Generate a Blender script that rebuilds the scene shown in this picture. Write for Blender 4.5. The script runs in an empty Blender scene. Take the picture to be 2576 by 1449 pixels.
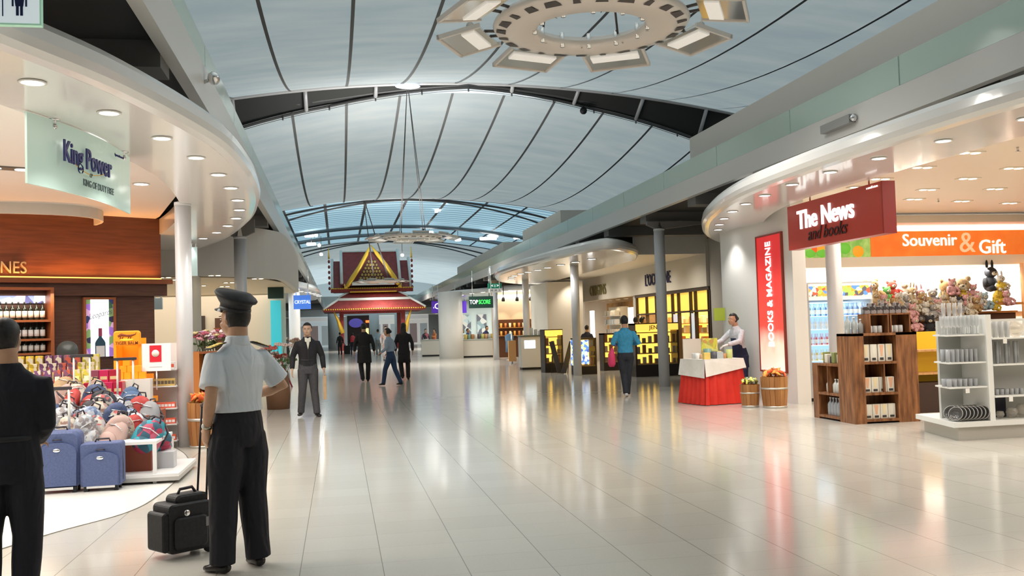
import bpy, bmesh, math, random
from math import sin, cos, pi, radians, sqrt
from mathutils import Vector, Matrix
random.seed(7)
SC = bpy.context.scene
COL = SC.collection

# ------------------------------------------------------------------ camera (calibrated from the hall's own lines)
FPX, EYE = 2400.0, 1.47
_fy = Vector((853 - 1288, -(838 - 724.5), -FPX)).normalized()
_up = Vector((1, 0.03, 0)).cross(_fy).normalized()
if _up.y < 0: _up = -_up
_rx = _fy.cross(_up)
CAMM = Matrix((_rx, _fy, _up))
def ray(px, py): return CAMM @ Vector((px - 1288, -(py - 724.5), -FPX))
def fl(px, py, z=0.0):
    d = ray(px, py); t = (z - EYE) / d.z; return Vector((d.x * t, d.y * t, z))
def aty(px, py, Y):
    d = ray(px, py); t = Y / d.y; return Vector((d.x * t, Y, EYE + d.z * t))
def atx(px, py, X):
    d = ray(px, py); t = X / d.x; return Vector((X, d.y * t, EYE + d.z * t))
cd = bpy.data.cameras.new('camera')
cam = bpy.data.objects.new('camera', cd); COL.objects.link(cam)
cd.sensor_fit = 'HORIZONTAL'; cd.sensor_width = 36; cd.lens = FPX / 2576 * 36
cd.clip_end = 500; cd.clip_start = 0.05
cam.matrix_world = Matrix.Translation((0, 0, EYE)) @ CAMM.to_4x4()
SC.camera = cam

# ------------------------------------------------------------------ world, exposure
W = bpy.data.worlds.new('world'); SC.world = W; W.use_nodes = True
W.node_tree.nodes['Background'].inputs[0].default_value = (0.74, 0.87, 0.92, 1)
W.node_tree.nodes['Background'].inputs[1].default_value = 1.2
SC.view_settings.view_transform = 'Standard'; SC.view_settings.look = 'None'
SC.view_settings.gamma = 1; SC.view_settings.use_curve_mapping = False
SC.view_settings.exposure = 0.25

# ------------------------------------------------------------------ large lights: shop ceiling troffers and coves
def area(name, loc, sx, sy, power, color=(1, 1, 1), rot=(0, 0, 0)):
    l = bpy.data.lights.new(name, 'AREA'); l.shape = 'RECTANGLE'; l.size = sx; l.size_y = sy
    l.energy = power; l.color = color
    o = bpy.data.objects.new(name, l); o.location = loc; o.rotation_euler = rot; COL.objects.link(o); return o
def spot(name, loc, power, color=(1, .96, .9), size=110, blend=.6, rad=.07, rot=(0, 0, 0)):
    l = bpy.data.lights.new(name, 'SPOT'); l.energy = power; l.color = color
    l.spot_size = radians(size); l.spot_blend = blend; l.shadow_soft_size = rad
    o = bpy.data.objects.new(name, l); o.location = loc; o.rotation_euler = rot; COL.objects.link(o); return o
area('shop_ceiling_light', (-5.0, 10.0, 3.50), 4.5, 7, 340, (1, .93, .85))
area('shop_ceiling_light', (-5.0, 2.0, 3.50), 4, 6, 150, (1, .95, .88))
area('shop_ceiling_light', (10.5, 12.0, 3.50), 5, 7, 340, (1, .90, .78))
area('shop_ceiling_light', (10.0, 3.5, 3.50), 5, 6, 330, (1, .93, .85))
area('shop_ceiling_light', (-4.5, 26.5, 2.70), 5, 7, 170, (1, .88, .72))
area('shop_ceiling_light', (12.3, 30.0, 3.2), 3, 12, 230, (1, .80, .55))
for _y in (26.5, 29, 31.5, 34, 36.5): spot('wall_washer', (8.9, _y, 3.25), 95, (1, .90, .76), 140, 1, .05, (0, radians(-22), 0))
area('shop_ceiling_light', (9.6, 47.5, 3.15), 4, 5, 160, (1, .86, .66))
area('shop_ceiling_light', (-5.0, 45.0, 3.2), 5, 20, 420, (.85, .95, 1))
area('shop_ceiling_light', (9.5, 75.0, 3.2), 4, 24, 500, (1, .95, .9))
area('shop_ceiling_light', (3, 116.0, 3.2), 16, 5, 500, (1, .95, .9))

# ------------------------------------------------------------------ helpers: materials
MATS = {}
def mat(name, col=(.8, .8, .8), rough=.5, metal=0.0, emis=0.0, ecol=None, alpha=1.0, trans=0.0, ior=1.45, spec=.5, coat=0.0, sub=0.0):
    if name in MATS: return MATS[name]
    m = bpy.data.materials.new(name); m.use_nodes = True
    b = m.node_tree.nodes['Principled BSDF']
    b.inputs['Base Color'].default_value = (*col, 1); b.inputs['Roughness'].default_value = rough
    b.inputs['Metallic'].default_value = metal; b.inputs['IOR'].default_value = ior
    b.inputs['Specular IOR Level'].default_value = spec
    b.inputs['Transmission Weight'].default_value = trans; b.inputs['Alpha'].default_value = alpha
    b.inputs['Coat Weight'].default_value = coat
    if emis:
        b.inputs['Emission Color'].default_value = (*(ecol or col), 1); b.inputs['Emission Strength'].default_value = emis
    MATS[name] = m; return m
def nodes(m): return m.node_tree.nodes, m.node_tree.links, m.node_tree.nodes['Principled BSDF']
def noise_mat(name, c1, c2, scale=8, rough=.6, stretch=(1, 1, 1), detail=4, lo=.35, hi=.65, **k):
    if name in MATS: return MATS[name]
    m = mat(name, c1, rough, **k); N, L, b = nodes(m)
    tc = N.new('ShaderNodeTexCoord'); mp = N.new('ShaderNodeMapping'); mp.inputs['Scale'].default_value = stretch
    nz = N.new('ShaderNodeTexNoise'); nz.inputs['Scale'].default_value = scale; nz.inputs['Detail'].default_value = detail
    r = N.new('ShaderNodeValToRGB'); r.color_ramp.elements[0].color = (*c1, 1); r.color_ramp.elements[1].color = (*c2, 1)
    r.color_ramp.elements[0].position = lo; r.color_ramp.elements[1].position = hi
    L.new(tc.outputs['Object'], mp.inputs[0]); L.new(mp.outputs[0], nz.inputs['Vector'])
    L.new(nz.outputs['Fac'], r.inputs[0]); L.new(r.outputs[0], b.inputs['Base Color'])
    if name.startswith(('cloth_', 'shirt_')):          # soft folds in clothing
        n2 = N.new('ShaderNodeTexNoise'); n2.inputs['Scale'].default_value = 7; n2.inputs['Detail'].default_value = 2; n2.inputs['Distortion'].default_value = 1.2
        mp2 = N.new('ShaderNodeMapping'); mp2.inputs['Scale'].default_value = (1, 1, .45); L.new(tc.outputs['Object'], mp2.inputs[0]); L.new(mp2.outputs[0], n2.inputs['Vector'])
        bp = N.new('ShaderNodeBump'); bp.inputs['Strength'].default_value = .7; bp.inputs['Distance'].default_value = .035; L.new(n2.outputs['Fac'], bp.inputs['Height']); L.new(bp.outputs[0], b.inputs['Normal'])
    return m
def patch_mat(name, cols, scale=9, rough=.6, emis=0.0, dist='VORONOI'):
    """coloured patches: printed fabric, assorted wrappers, picture panels"""
    if name in MATS: return MATS[name]
    m = mat(name, cols[0], rough); N, L, b = nodes(m)
    tc = N.new('ShaderNodeTexCoord'); v = N.new('ShaderNodeTexVoronoi'); v.inputs['Scale'].default_value = scale
    sp = N.new('ShaderNodeSeparateColor'); r = N.new('ShaderNodeValToRGB'); r.color_ramp.interpolation = 'CONSTANT'
    while len(r.color_ramp.elements) < len(cols): r.color_ramp.elements.new(.5)
    for i, c in enumerate(cols):
        r.color_ramp.elements[i].position = i / len(cols); r.color_ramp.elements[i].color = (*c, 1)
    L.new(tc.outputs['Object'], v.inputs['Vector']); L.new(v.outputs['Color'], sp.inputs[0]); L.new(sp.outputs[0], r.inputs[0])
    L.new(r.outputs[0], b.inputs['Base Color'])
    if emis: L.new(r.outputs[0], b.inputs['Emission Color']); b.inputs['Emission Strength'].default_value = emis
    return m

# ------------------------------------------------------------------ helpers: geometry
def smooth_path(pts, n=6, closed=False):
    P = [Vector(p) for p in pts]; out = []; L = len(P)
    rng = range(L if closed else L - 1)
    for i in rng:
        p0 = P[(i - 1) % L] if closed or i > 0 else P[0]; p1 = P[i]; p2 = P[(i + 1) % L]
        p3 = P[(i + 2) % L] if closed or i + 2 < L else P[-1]
        for k in range(n):
            t = k / n
            out.append(.5 * ((2 * p1) + (-p0 + p2) * t + (2 * p0 - 5 * p1 + 4 * p2 - p3) * t * t + (-p0 + 3 * p1 - 3 * p2 + p3) * t ** 3))
    if not closed: out.append(P[-1])
    return out
class MB:
    def __init__(s): s.v = []; s.f = []; s.m = []; s.sm = []
    def add(s, vs, fs, mi=0, sm=False):
        o = len(s.v); s.v += [tuple(v) for v in vs]; s.f += [tuple(i + o for i in f) for f in fs]
        s.m += [mi] * len(fs); s.sm += [sm] * len(fs); return s
    def box(s, x0, x1, y0, y1, z0, z1, mi=0, M=None):
        vs = [Vector((x, y, z)) for z in (z0, z1) for y in (y0, y1) for x in (x0, x1)]
        if M: vs = [M @ v for v in vs]
        return s.add(vs, [(0, 2, 3, 1), (4, 5, 7, 6), (0, 1, 5, 4), (2, 6, 7, 3), (0, 4, 6, 2), (1, 3, 7, 5)], mi)
    def cbox(s, c, sz, rz=0, mi=0, M=None):
        T = Matrix.Translation(c) @ Matrix.Rotation(rz, 4, 'Z')
        if M: T = T @ M
        a, b, d = sz[0] / 2, sz[1] / 2, sz[2] / 2
        return s.box(-a, a, -b, b, -d, d, mi, T)
    def rbox(s, x0, x1, y0, y1, z0, z1, r=.02, mi=0, n=4, axis='y'):
        """box with rounded corners, extruded along axis"""
        pts = []
        A, B = {'y': ((x0, x1), (z0, z1)), 'z': ((x0, x1), (y0, y1)), 'x': ((y0, y1), (z0, z1))}[axis]
        for cx, cy, a0 in ((A[1] - r, B[1] - r, 0), (A[0] + r, B[1] - r, 90), (A[0] + r, B[0] + r, 180), (A[1] - r, B[0] + r, 270)):
            for k in range(n + 1):
                a = radians(a0 + 90 * k / n); pts.append((cx + r * cos(a), cy + r * sin(a)))
        E0, E1 = {'y': (y0, y1), 'z': (z0, z1), 'x': (x0, x1)}[axis]
        mk = {'y': lambda p, e: (p[0], e, p[1]), 'z': lambda p, e: (p[0], p[1], e), 'x': lambda p, e: (e, p[0], p[1])}[axis]
        c = .35 * r; m = len(pts)
        cxm, cym = (A[0] + A[1]) / 2, (B[0] + B[1]) / 2
        def ins(p, d):
            sx = 1 - d / max(1e-4, (A[1] - A[0]) / 2); sy = 1 - d / max(1e-4, (B[1] - B[0]) / 2)
            return (cxm + (p[0] - cxm) * sx, cym + (p[1] - cym) * sy)
        sg = 1 if E1 > E0 else -1
        rings = [[mk(ins(p, c), E0) for p in pts], [mk(p, E0 + sg * c) for p in pts], [mk(p, E1 - sg * c) for p in pts], [mk(ins(p, c), E1) for p in pts]]
        vs = sum(rings, []); fs = []
        for j in range(3):
            for i in range(m): fs.append((j * m + i, j * m + (i + 1) % m, (j + 1) * m + (i + 1) % m, (j + 1) * m + i))
        fs += [tuple(range(m))[::-1], tuple(range(3 * m, 4 * m))]
        return s.add(vs, fs, mi)
    def loft(s, path, radii, n=12, mi=0, up=None, cap=True, sm=True):
        """tapered limb along a path; radii: r or (rx, ry)"""
        P = [Vector(p) for p in path]; vs = []; fs = []; px = None
        for i, p in enumerate(P):
            t = (P[min(i + 1, len(P) - 1)] - P[max(i - 1, 0)]).normalized()
            if up is not None: a = Vector(up); a = (a - t * a.dot(t)).normalized()
            elif px is None:
                a = Vector((1, 0, 0)) if abs(t.x) < .9 else Vector((0, 1, 0)); a = (a - t * a.dot(t)).normalized()
            else: a = (px - t * px.dot(t)).normalized()
            px = a; b = t.cross(a); r = radii[i] if isinstance(radii, (list, tuple)) else radii
            rx, ry = r if isinstance(r, (tuple, list)) else (r, r)
            for k in range(n):
                w = 2 * pi * k / n; vs.append(p + a * (rx * cos(w)) + b * (ry * sin(w)))
        for i in range(len(P) - 1):
            for k in range(n): fs.append((i * n + k, i * n + (k + 1) % n, (i + 1) * n + (k + 1) % n, (i + 1) * n + k))
        if cap: fs += [tuple(range(n))[::-1], tuple((len(P) - 1) * n + k for k in range(n))]
        return s.add(vs, fs, mi, sm)
    def cyl(s, p0, p1, r, r2=None, n=12, mi=0): return s.loft([p0, p1], [r, r if r2 is None else r2], n, mi)
    def tube(s, pts, r, n=6, mi=0): return s.loft(pts, [r] * len(pts), n, mi)
    def lathe(s, prof, c=(0, 0, 0), n=14, mi=0, flat=1.0, cap=True):
        vs = []; fs = []
        for r, z in prof:
            for k in range(n):
                w = 2 * pi * k / n; vs.append((c[0] + r * cos(w), c[1] + r * sin(w) * flat, c[2] + z))
        m = len(prof)
        for i in range(m - 1):
            for k in range(n): fs.append((i * n + k, i * n + (k + 1) % n, (i + 1) * n + (k + 1) % n, (i + 1) * n + k))
        if cap and prof[0][0] > 1e-4: fs.append(tuple(range(n))[::-1])
        if cap and prof[-1][0] > 1e-4: fs.append(tuple((m - 1) * n + k for k in range(n)))
        return s.add(vs, fs, mi, True)
    def ball(s, c, r, n=12, mi=0, M=None):
        rx, ry, rz = r if isinstance(r, (tuple, list)) else (r, r, r); h = max(4, n // 2); vs = []; fs = []
        T = M if M else Matrix.Identity(3)
        for i in range(h + 1):
            a = -pi / 2 + pi * i / h
            for k in range(n):
                w = 2 * pi * k / n; vs.append(Vector(c) + T @ Vector((rx * cos(a) * cos(w), ry * cos(a) * sin(w), rz * sin(a))))
        for i in range(h):
            for k in range(n): fs.append((i * n + k, i * n + (k + 1) % n, (i + 1) * n + (k + 1) % n, (i + 1) * n + k))
        return s.add(vs, fs, mi, True)
    def prism(s, poly, z0, z1, mi=0, sm=False):
        n = len(poly); vs = [(p[0], p[1], z0) for p in poly] + [(p[0], p[1], z1) for p in poly]
        s.add(vs, [tuple(range(n))[::-1], tuple(range(n, 2 * n))], mi)
        return s.add(vs, [(i, (i + 1) % n, n + (i + 1) % n, n + i) for i in range(n)], mi, sm)
    def strip(s, A, B, mi=0, sm=True):
        n = len(A); return s.add(list(A) + list(B), [(i, i + 1, n + i + 1, n + i) for i in range(n - 1)], mi, sm)
    def wall(s, pts, z0, z1, th=.1, mi=0):
        """upright wall of thickness th along a 2-D path"""
        n = len(pts); L = []; R = []
        for i, p in enumerate(pts):
            a = Vector(pts[max(i - 1, 0)][:2]); b = Vector(pts[min(i + 1, n - 1)][:2]); t = (b - a).normalized(); q = Vector((-t.y, t.x)) * th / 2
            L.append((p[0] + q.x, p[1] + q.y)); R.append((p[0] - q.x, p[1] - q.y))
        return s.prism(L + R[::-1], z0, z1, mi)
    def build(s, name, m, parent=None, weld=True):
        me = bpy.data.meshes.new(name); me.from_pydata([tuple(v) for v in s.v], [], s.f)
        ms = m if isinstance(m, (list, tuple)) else [m]
        for q in ms: me.materials.append(q)
        me.polygons.foreach_set('material_index', s.m); me.polygons.foreach_set('use_smooth', s.sm)
        bm = bmesh.new(); bm.from_mesh(me)
        bmesh.ops.recalc_face_normals(bm, faces=bm.faces); bm.to_mesh(me); bm.free()
        me.update(); o = bpy.data.objects.new(name, me); COL.objects.link(o)
        if parent: o.parent = parent
        return o
def tag(o, label, cat, group=None, kind=None):
    if label: o['label'] = label
    if cat: o['category'] = cat
    if group: o['group'] = group
    if kind: o['kind'] = kind
    return o
def struct(o): o['kind'] = 'structure'; return o
def thing(name, label, cat, loc=(0, 0, 0), rz=0, group=None):
    o = bpy.data.objects.new(name, None); COL.objects.link(o); o.empty_display_size = .1
    o.location = loc; o.rotation_euler = (0, 0, rz); return tag(o, label, cat, group)
def dup(root, loc=None, rz=None, label=None, group=None, scale=None):
    def cp(o, par):
        c = o.copy(); COL.objects.link(c); c.parent = par
        for ch in o.children: cp(ch, c)
        return c
    r = cp(root, None)
    if loc is not None: r.location = loc
    if rz is not None: r.rotation_euler = (0, 0, rz)
    if scale is not None: r.scale = scale if isinstance(scale, (tuple, list)) else (scale,) * 3
    if label: r['label'] = label
    if group: r['group'] = group
    return r
ORD = ['first', 'second', 'third', 'fourth', 'fifth', 'sixth', 'seventh', 'eighth', 'ninth', 'tenth', 'eleventh', 'twelfth', 'thirteenth', 'fourteenth', 'fifteenth', 'sixteenth', 'seventeenth', 'eighteenth', 'nineteenth', 'twentieth', 'twenty-first', 'twenty-second', 'twenty-third', 'twenty-fourth', 'twenty-fifth', 'twenty-sixth', 'twenty-seventh', 'twenty-eighth', 'twenty-ninth', 'thirtieth']
def text(name, s, size, m, parent, M, ext=.006, bold=0.0, sx=1.0, shear=0.0, space=1.0, align='CENTER'):
    cu = bpy.data.curves.new(name, 'FONT'); cu.body = s; cu.size = size; cu.extrude = ext; cu.offset = bold * size
    cu.align_x = align; cu.align_y = 'CENTER'; cu.shear = shear; cu.space_character = space; cu.resolution_u = 3
    t = bpy.data.objects.new('tmp', cu); COL.objects.link(t)
    bpy.context.view_layer.update()
    me = bpy.data.meshes.new_from_object(t.evaluated_get(bpy.context.evaluated_depsgraph_get()))
    bpy.data.objects.remove(t); me.name = name
    me.transform(Matrix.Diagonal((sx, 1, 1, 1))); me.transform(M)
    me.materials.clear(); me.materials.append(m)
    o = bpy.data.objects.new(name, me); COL.objects.link(o)
    if parent: o.parent = parent
    return o
def TXT(loc, rz=0, roll=0):
    """text plane standing upright, facing -Y before rz; roll turns it in its own plane"""
    return Matrix.Translation(loc) @ Matrix.Rotation(rz, 4, 'Z') @ Matrix.Rotation(pi / 2, 4, 'X') @ Matrix.Rotation(roll, 4, 'Z')

# ------------------------------------------------------------------ common materials
WHITE = mat('white_paint', (.80, .78, .74), .35)
WARMW = mat('warm_white_paint', (.78, .72, .62), .5)
CANW = mat('canopy_white', (.84, .82, .79), .16, coat=.3)
GREYW = mat('grey_white_wall', (.60, .58, .55), .6)
STEEL = mat('painted_steel', (.64, .64, .65), .38, .1)
DKST = mat('dark_truss_steel', (.13, .13, .13), .5, .3)
CHROME = mat('chrome', (.75, .75, .75), .2, 1.0)
BLACK = mat('black', (.012, .012, .014), .5)
DARK = mat('dark_soffit', (.05, .048, .048), .7)
RIB = mat('soffit_rib', (.17, .165, .16), .6)
LAMP = mat('lamp_lens', (1, 1, 1), .4, emis=14, ecol=(1, .97, .93))
WLAMP = mat('warm_lamp', (1, .9, .7), .4, emis=9, ecol=(1, .85, .6))
GLASSG = mat('green_glass', (.66, .82, .74), .12, trans=.25, alpha=.86)
CLEAR = mat('clear_glass', (.95, .97, .97), .03, trans=.95, alpha=.35)
# ================================================================== THE SETTING
# floor: pale polished tiles, long joints 0.508 m apart, cross joints 0.43 m
def tile_mat(name, c1, c2, rough):
    m = mat(name, c1, rough); N, L, b = nodes(m)
    tc = N.new('ShaderNodeTexCoord'); sx = N.new('ShaderNodeSeparateXYZ'); L.new(tc.outputs['Object'], sx.inputs[0])
    def joint(out, off, period, w):
        a = N.new('ShaderNodeMath'); a.operation = 'ADD'; a.inputs[1].default_value = off; L.new(out, a.inputs[0])
        d = N.new('ShaderNodeMath'); d.operation = 'DIVIDE'; d.inputs[1].default_value = period; L.new(a.outputs[0], d.inputs[0])
        f = N.new('ShaderNodeMath'); f.operation = 'FRACT'; L.new(d.outputs[0], f.inputs[0])
        s_ = N.new('ShaderNodeMath'); s_.operation = 'SUBTRACT'; s_.inputs[1].default_value = .5; L.new(f.outputs[0], s_.inputs[0])
        ab = N.new('ShaderNodeMath'); ab.operation = 'ABSOLUTE'; L.new(s_.outputs[0], ab.inputs[0])
        g = N.new('ShaderNodeMath'); g.operation = 'GREATER_THAN'; g.inputs[1].default_value = .5 - w / period / 2; L.new(ab.outputs[0], g.inputs[0])
        return g.outputs[0], d.outputs[0]
    jx, ux = joint(sx.outputs[0], .27 + 50.8, .508, .006)
    jy, uy = joint(sx.outputs[1], -6.21 + 43, .43, .004)
    cx = N.new('ShaderNodeMath'); cx.operation = 'FLOOR'; L.new(ux, cx.inputs[0])
    cy = N.new('ShaderNodeMath'); cy.operation = 'FLOOR'; L.new(uy, cy.inputs[0])
    cm = N.new('ShaderNodeCombineXYZ'); L.new(cx.outputs[0], cm.inputs[0]); L.new(cy.outputs[0], cm.inputs[1])
    wn = N.new('ShaderNodeTexWhiteNoise'); L.new(cm.outputs[0], wn.inputs['Vector'])
    nz = N.new('ShaderNodeTexNoise'); nz.inputs['Scale'].default_value = 60; nz.inputs['Detail'].default_value = 4; L.new(tc.outputs['Object'], nz.inputs['Vector'])
    av = N.new('ShaderNodeMath'); av.operation = 'MULTIPLY_ADD'; av.inputs[1].default_value = .5; L.new(wn.outputs['Value'], av.inputs[0]); L.new(nz.outputs['Fac'], av.inputs[2])
    mx = N.new('ShaderNodeMix'); mx.data_type = 'RGBA'; mx.inputs[6].default_value = (*c1, 1); mx.inputs[7].default_value = (*c2, 1); L.new(av.outputs[0], mx.inputs[0])
    k2 = N.new('ShaderNodeMath'); k2.operation = 'MULTIPLY'; k2.inputs[1].default_value = .3; L.new(jy, k2.inputs[0])
    k1 = N.new('ShaderNodeMath'); k1.operation = 'MULTIPLY'; k1.inputs[1].default_value = .62; L.new(jx, k1.inputs[0])
    mxx = N.new('ShaderNodeMath'); mxx.operation = 'MAXIMUM'; L.new(k1.outputs[0], mxx.inputs[0]); L.new(k2.outputs[0], mxx.inputs[1])
    m2 = N.new('ShaderNodeMix'); m2.data_type = 'RGBA'; m2.inputs[7].default_value = (.10, .09, .075, 1)
    L.new(mxx.outputs[0], m2.inputs[0]); L.new(mx.outputs[2], m2.inputs[6]); L.new(m2.outputs[2], b.inputs['Base Color'])
    return m
FLOORM = tile_mat('hall_tiles', (.60, .57, .51), (.54, .51, .45), .13)
SHOPF = mat('shop_floor_lit', (.80, .78, .73), .2)
struct(MB().box(-16, 22, -12, 125, -.2, 0).build('floor', FLOORM))
# shop floor left of the curved joint, shop-light brightness painted as paler colour
cur = smooth_path([(-2.9, 5.4), (-2.55, 7.0), (-2.2, 7.9), (-1.82, 8.6), (-1.70, 9.4), (-1.70, 10.9), (-1.84, 12.2), (-2.25, 13.6), (-3.0, 15.2), (-4.2, 16.6)], 5)
struct(MB().prism([(p.x, p.y) for p in [Vector((*q[:2],)) for q in cur]] + [(-9, 16.6), (-9, 5.4)], -.01, .004).build('floor', SHOPF))
JOINT = mat('floor_joint', (.12, .11, .09), .6)
struct(MB().strip([(p[0] - .004, p[1], .006) for p in cur], [(p[0] + .006, p[1], .006) for p in cur]).build('trim_1', JOINT))

# ---- roof: saddle-shaped fabric between arched trusses
def arcA(x): return 12.25 - .008 * (x - 5.8) ** 2
def arcB(x): return 12.1 - .0165 * (x - 5.8) ** 2
def membrane(name, y0, y1, f0, f1, sag, m, nx=44, ny=22, x0=-18, x1=26):
    mb = MB(); vs = []; fs = []
    for j in range(ny + 1):
        t = j / ny; y = y0 + (y1 - y0) * t
        for i in range(nx + 1):
            x = x0 + (x1 - x0) * i / nx
            vs.append((x, y, f0(x) * (1 - t) + f1(x) * t - sag * 4 * t * (1 - t)))
    for j in range(ny):
        for i in range(nx):
            a = j * (nx + 1) + i; fs.append((a, a + 1, a + nx + 2, a + nx + 1))
    mb.add(vs, fs, 0, True); return struct(mb.build(name, m))
def fabric_mat():
    m = bpy.data.materials.new('roof_fabric'); m.use_nodes = True; N = m.node_tree.nodes; L = m.node_tree.links
    N.remove(N['Principled BSDF']); out = N['Material Output']
    tc = N.new('ShaderNodeTexCoord')
    nz = N.new('ShaderNodeTexNoise'); nz.inputs['Scale'].default_value = .35; nz.inputs['Detail'].default_value = 5
    mp = N.new('ShaderNodeMapping'); mp.inputs['Scale'].default_value = (1, 3, 1); L.new(tc.outputs['Object'], mp.inputs[0]); L.new(mp.outputs[0], nz.inputs['Vector'])
    r = N.new('ShaderNodeValToRGB'); r.color_ramp.elements[0].position = .3; r.color_ramp.elements[1].position = .7
    r.color_ramp.elements[0].color = (.52, .56, .57, 1); r.color_ramp.elements[1].color = (.64, .65, .63, 1); L.new(nz.outputs['Fac'], r.inputs[0])
    d = N.new('ShaderNodeBsdfDiffuse'); t = N.new('ShaderNodeBsdfTranslucent'); L.new(r.outputs[0], d.inputs[0]); L.new(r.outputs[0], t.inputs[0])
    mx = N.new('ShaderNodeMixShader'); mx.inputs[0].default_value = .40; L.new(d.outputs[0], mx.inputs[1]); L.new(t.outputs[0], mx.inputs[2])
    L.new(mx.outputs[0], out.inputs[0]); MATS['roof_fabric'] = m; return m
def louvre_mat():
    m = bpy.data.materials.new('roof_louvres'); m.use_nodes = True; N = m.node_tree.nodes; L = m.node_tree.links
    N.remove(N['Principled BSDF']); out = N['Material Output']
    tc = N.new('ShaderNodeTexCoord'); w = N.new('ShaderNodeTexWave'); w.bands_direction = 'Y'; w.inputs['Scale'].default_value = .22; w.inputs['Distortion'].default_value = 0
    L.new(tc.outputs['Object'], w.inputs['Vector'])
    r = N.new('ShaderNodeValToRGB'); r.color_ramp.elements[0].position = .25; r.color_ramp.elements[1].position = .6
    r.color_ramp.elements[0].color = (.30, .47, .58, 1); r.color_ramp.elements[1].color = (.62, .80, .86, 1); L.new(w.outputs['Fac'], r.inputs[0])
    d = N.new('ShaderNodeBsdfDiffuse'); t = N.new('ShaderNodeBsdfTranslucent'); L.new(r.outputs[0], d.inputs[0]); L.new(r.outputs[0], t.inputs[0])
    mx = N.new('ShaderNodeMixShader'); mx.inputs[0].default_value = .55; L.new(d.outputs[0], mx.inputs[1]); L.new(t.outputs[0], mx.inputs[2])
    L.new(mx.outputs[0], out.inputs[0]); return m
FAB = fabric_mat(); LOUV = louvre_mat()
Z0 = lambda f, d: (lambda x: f(x) - d)
membrane('ceiling', -12, 4.5, arcA, arcA, 0.8, FAB)
membrane('ceiling', 5, 41, arcA, arcA, 2.0, FAB)
membrane('ceiling', 42.2, 77, arcB, arcA, 1.5, FAB)
membrane('ceiling', 77, 113, arcA, arcA, 0.0, LOUV)
membrane('ceiling', 113, 150, arcA, arcA, 1.5, FAB)
SEAM = mat('roof_seam', (.20, .20, .20), .7)
def seams(y0, y1, f0, f1, sag, xs):
    t = thing('roof_seams', None, None)
    return t
SX = [.55 + 2.35 * k for k in range(-5, 9)]
n_trim = 2
for (y0, y1, f0, f1, sag, w) in ((5, 41, arcA, arcA, 2.0, .05), (42.2, 77, arcB, arcA, 1.5, .06), (77, 113, arcA, arcA, 0, .12)):
    xs = SX if y0 < 70 else [-4.2 + 3.3 * k for k in range(-2, 9)]
    for x in xs:
        P = []
        for j in range(25):
            tt = j / 24; P.append(Vector((x, y0 + (y1 - y0) * tt, f0(x) * (1 - tt) + f1(x) * tt - sag * 4 * tt * (1 - tt) - .04)))
        struct(MB().strip([p - Vector((w, 0, 0)) for p in P], [p + Vector((w, 0, 0)) for p in P]).build('trim_%d' % n_trim, SEAM)); n_trim += 1
# near truss across the hall
def truss(Y, depth, label, detail=True):
    t = thing('roof_truss', label, 'truss', (5.8, Y, 0))
    X = [-22 + 1.0 * k for k in range(41)]
    A = [Vector((x - 0, 0, arcA(x + 5.8) + .02)) for x in X]; Bn = [Vector((x, depth * min(1, abs(x) / 6), arcB(x + 5.8) - .05)) for x in X]
    Bm = [(a + b) / 2 + Vector((0, .4 * min(1, abs(a.x) / 5), 0)) for a, b in zip(A, Bn)]
    MB().loft(A, [(.13, .13)] * len(A), 8).build('top_chord', STEEL, t)
    MB().loft(Bn, [(.07, .07)] * len(A), 8).build('bottom_chord', DKST, t)
    MB().loft(Bm, [(.09, .09)] * len(A), 8).build('middle_chord', DKST, t)
    if detail:
        # dark decking closing the wedge between the chords
        MB().strip([a + Vector((0, .12, 0)) for a in A], [b + Vector((0, .1, .05)) for b in Bn]).build('closing_panel', mat('truss_panel', (.045, .047, .045), .7), t)
        for k in range(3, 39, 3):
            a, b = A[k], Bn[k]
            if abs(a.x) < 1.5: continue
            MB().cyl(a + Vector((0, -.05, 0)), b + Vector((0, -.06, 0)), .09, .09, 8).build('strut', STEEL, t)
        MB().ball((0 - 2.65, -.1, 12.02), (.55, .3, .09), 16).build('hub', mat('lit_hub', (.8, .85, .9), .3, emis=1.5), t)
        w = MB(); w.tube([Vector((b.x, b.y - .05, b.z - .14)) for b in Bn], .012, 4)
        for b in Bn[::2]: w.cyl((b.x, b.y - .05, b.z), (b.x, b.y - .05, b.z - .2), .035, .035, 6)
        w.build('cable_run', DKST, t)
    return t
truss(41, 1.3, 'dark steel roof truss arching over the hall above the far ring of lights')
truss(77, .5, 'roof truss where the pale fabric meets the blue louvred glazing', False)
truss(113, .5, 'farthest roof truss, beyond the blue louvred glazing', False)
def cross_beam(Y, dz, label):
    X = [-18 + 2 * k for k in range(22)]
    tag(MB().loft([Vector((x, Y, arcA(x) - dz)) for x in X], [.2] * 22, 6).build('roof_beam', mat('beam_grey', (.22, .24, .25), .5)), label, 'beam')
cross_beam(95, .35, 'grey cross beam under the blue louvres, nearer of the two')
cross_beam(103, .35, 'grey cross beam under the blue louvres, farther of the two')
# cameras on the truss
c = thing('security_camera', 'small dark dome camera hanging from the roof truss at right', 'camera', tuple(aty(1468, 284, 42.0) + Vector((0, 0, .45))))
MB().cyl((0, 0, 0), (0, 0, -.25), .03).ball((0, 0, -.35), .17).build('dome', BLACK, c)

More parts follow.
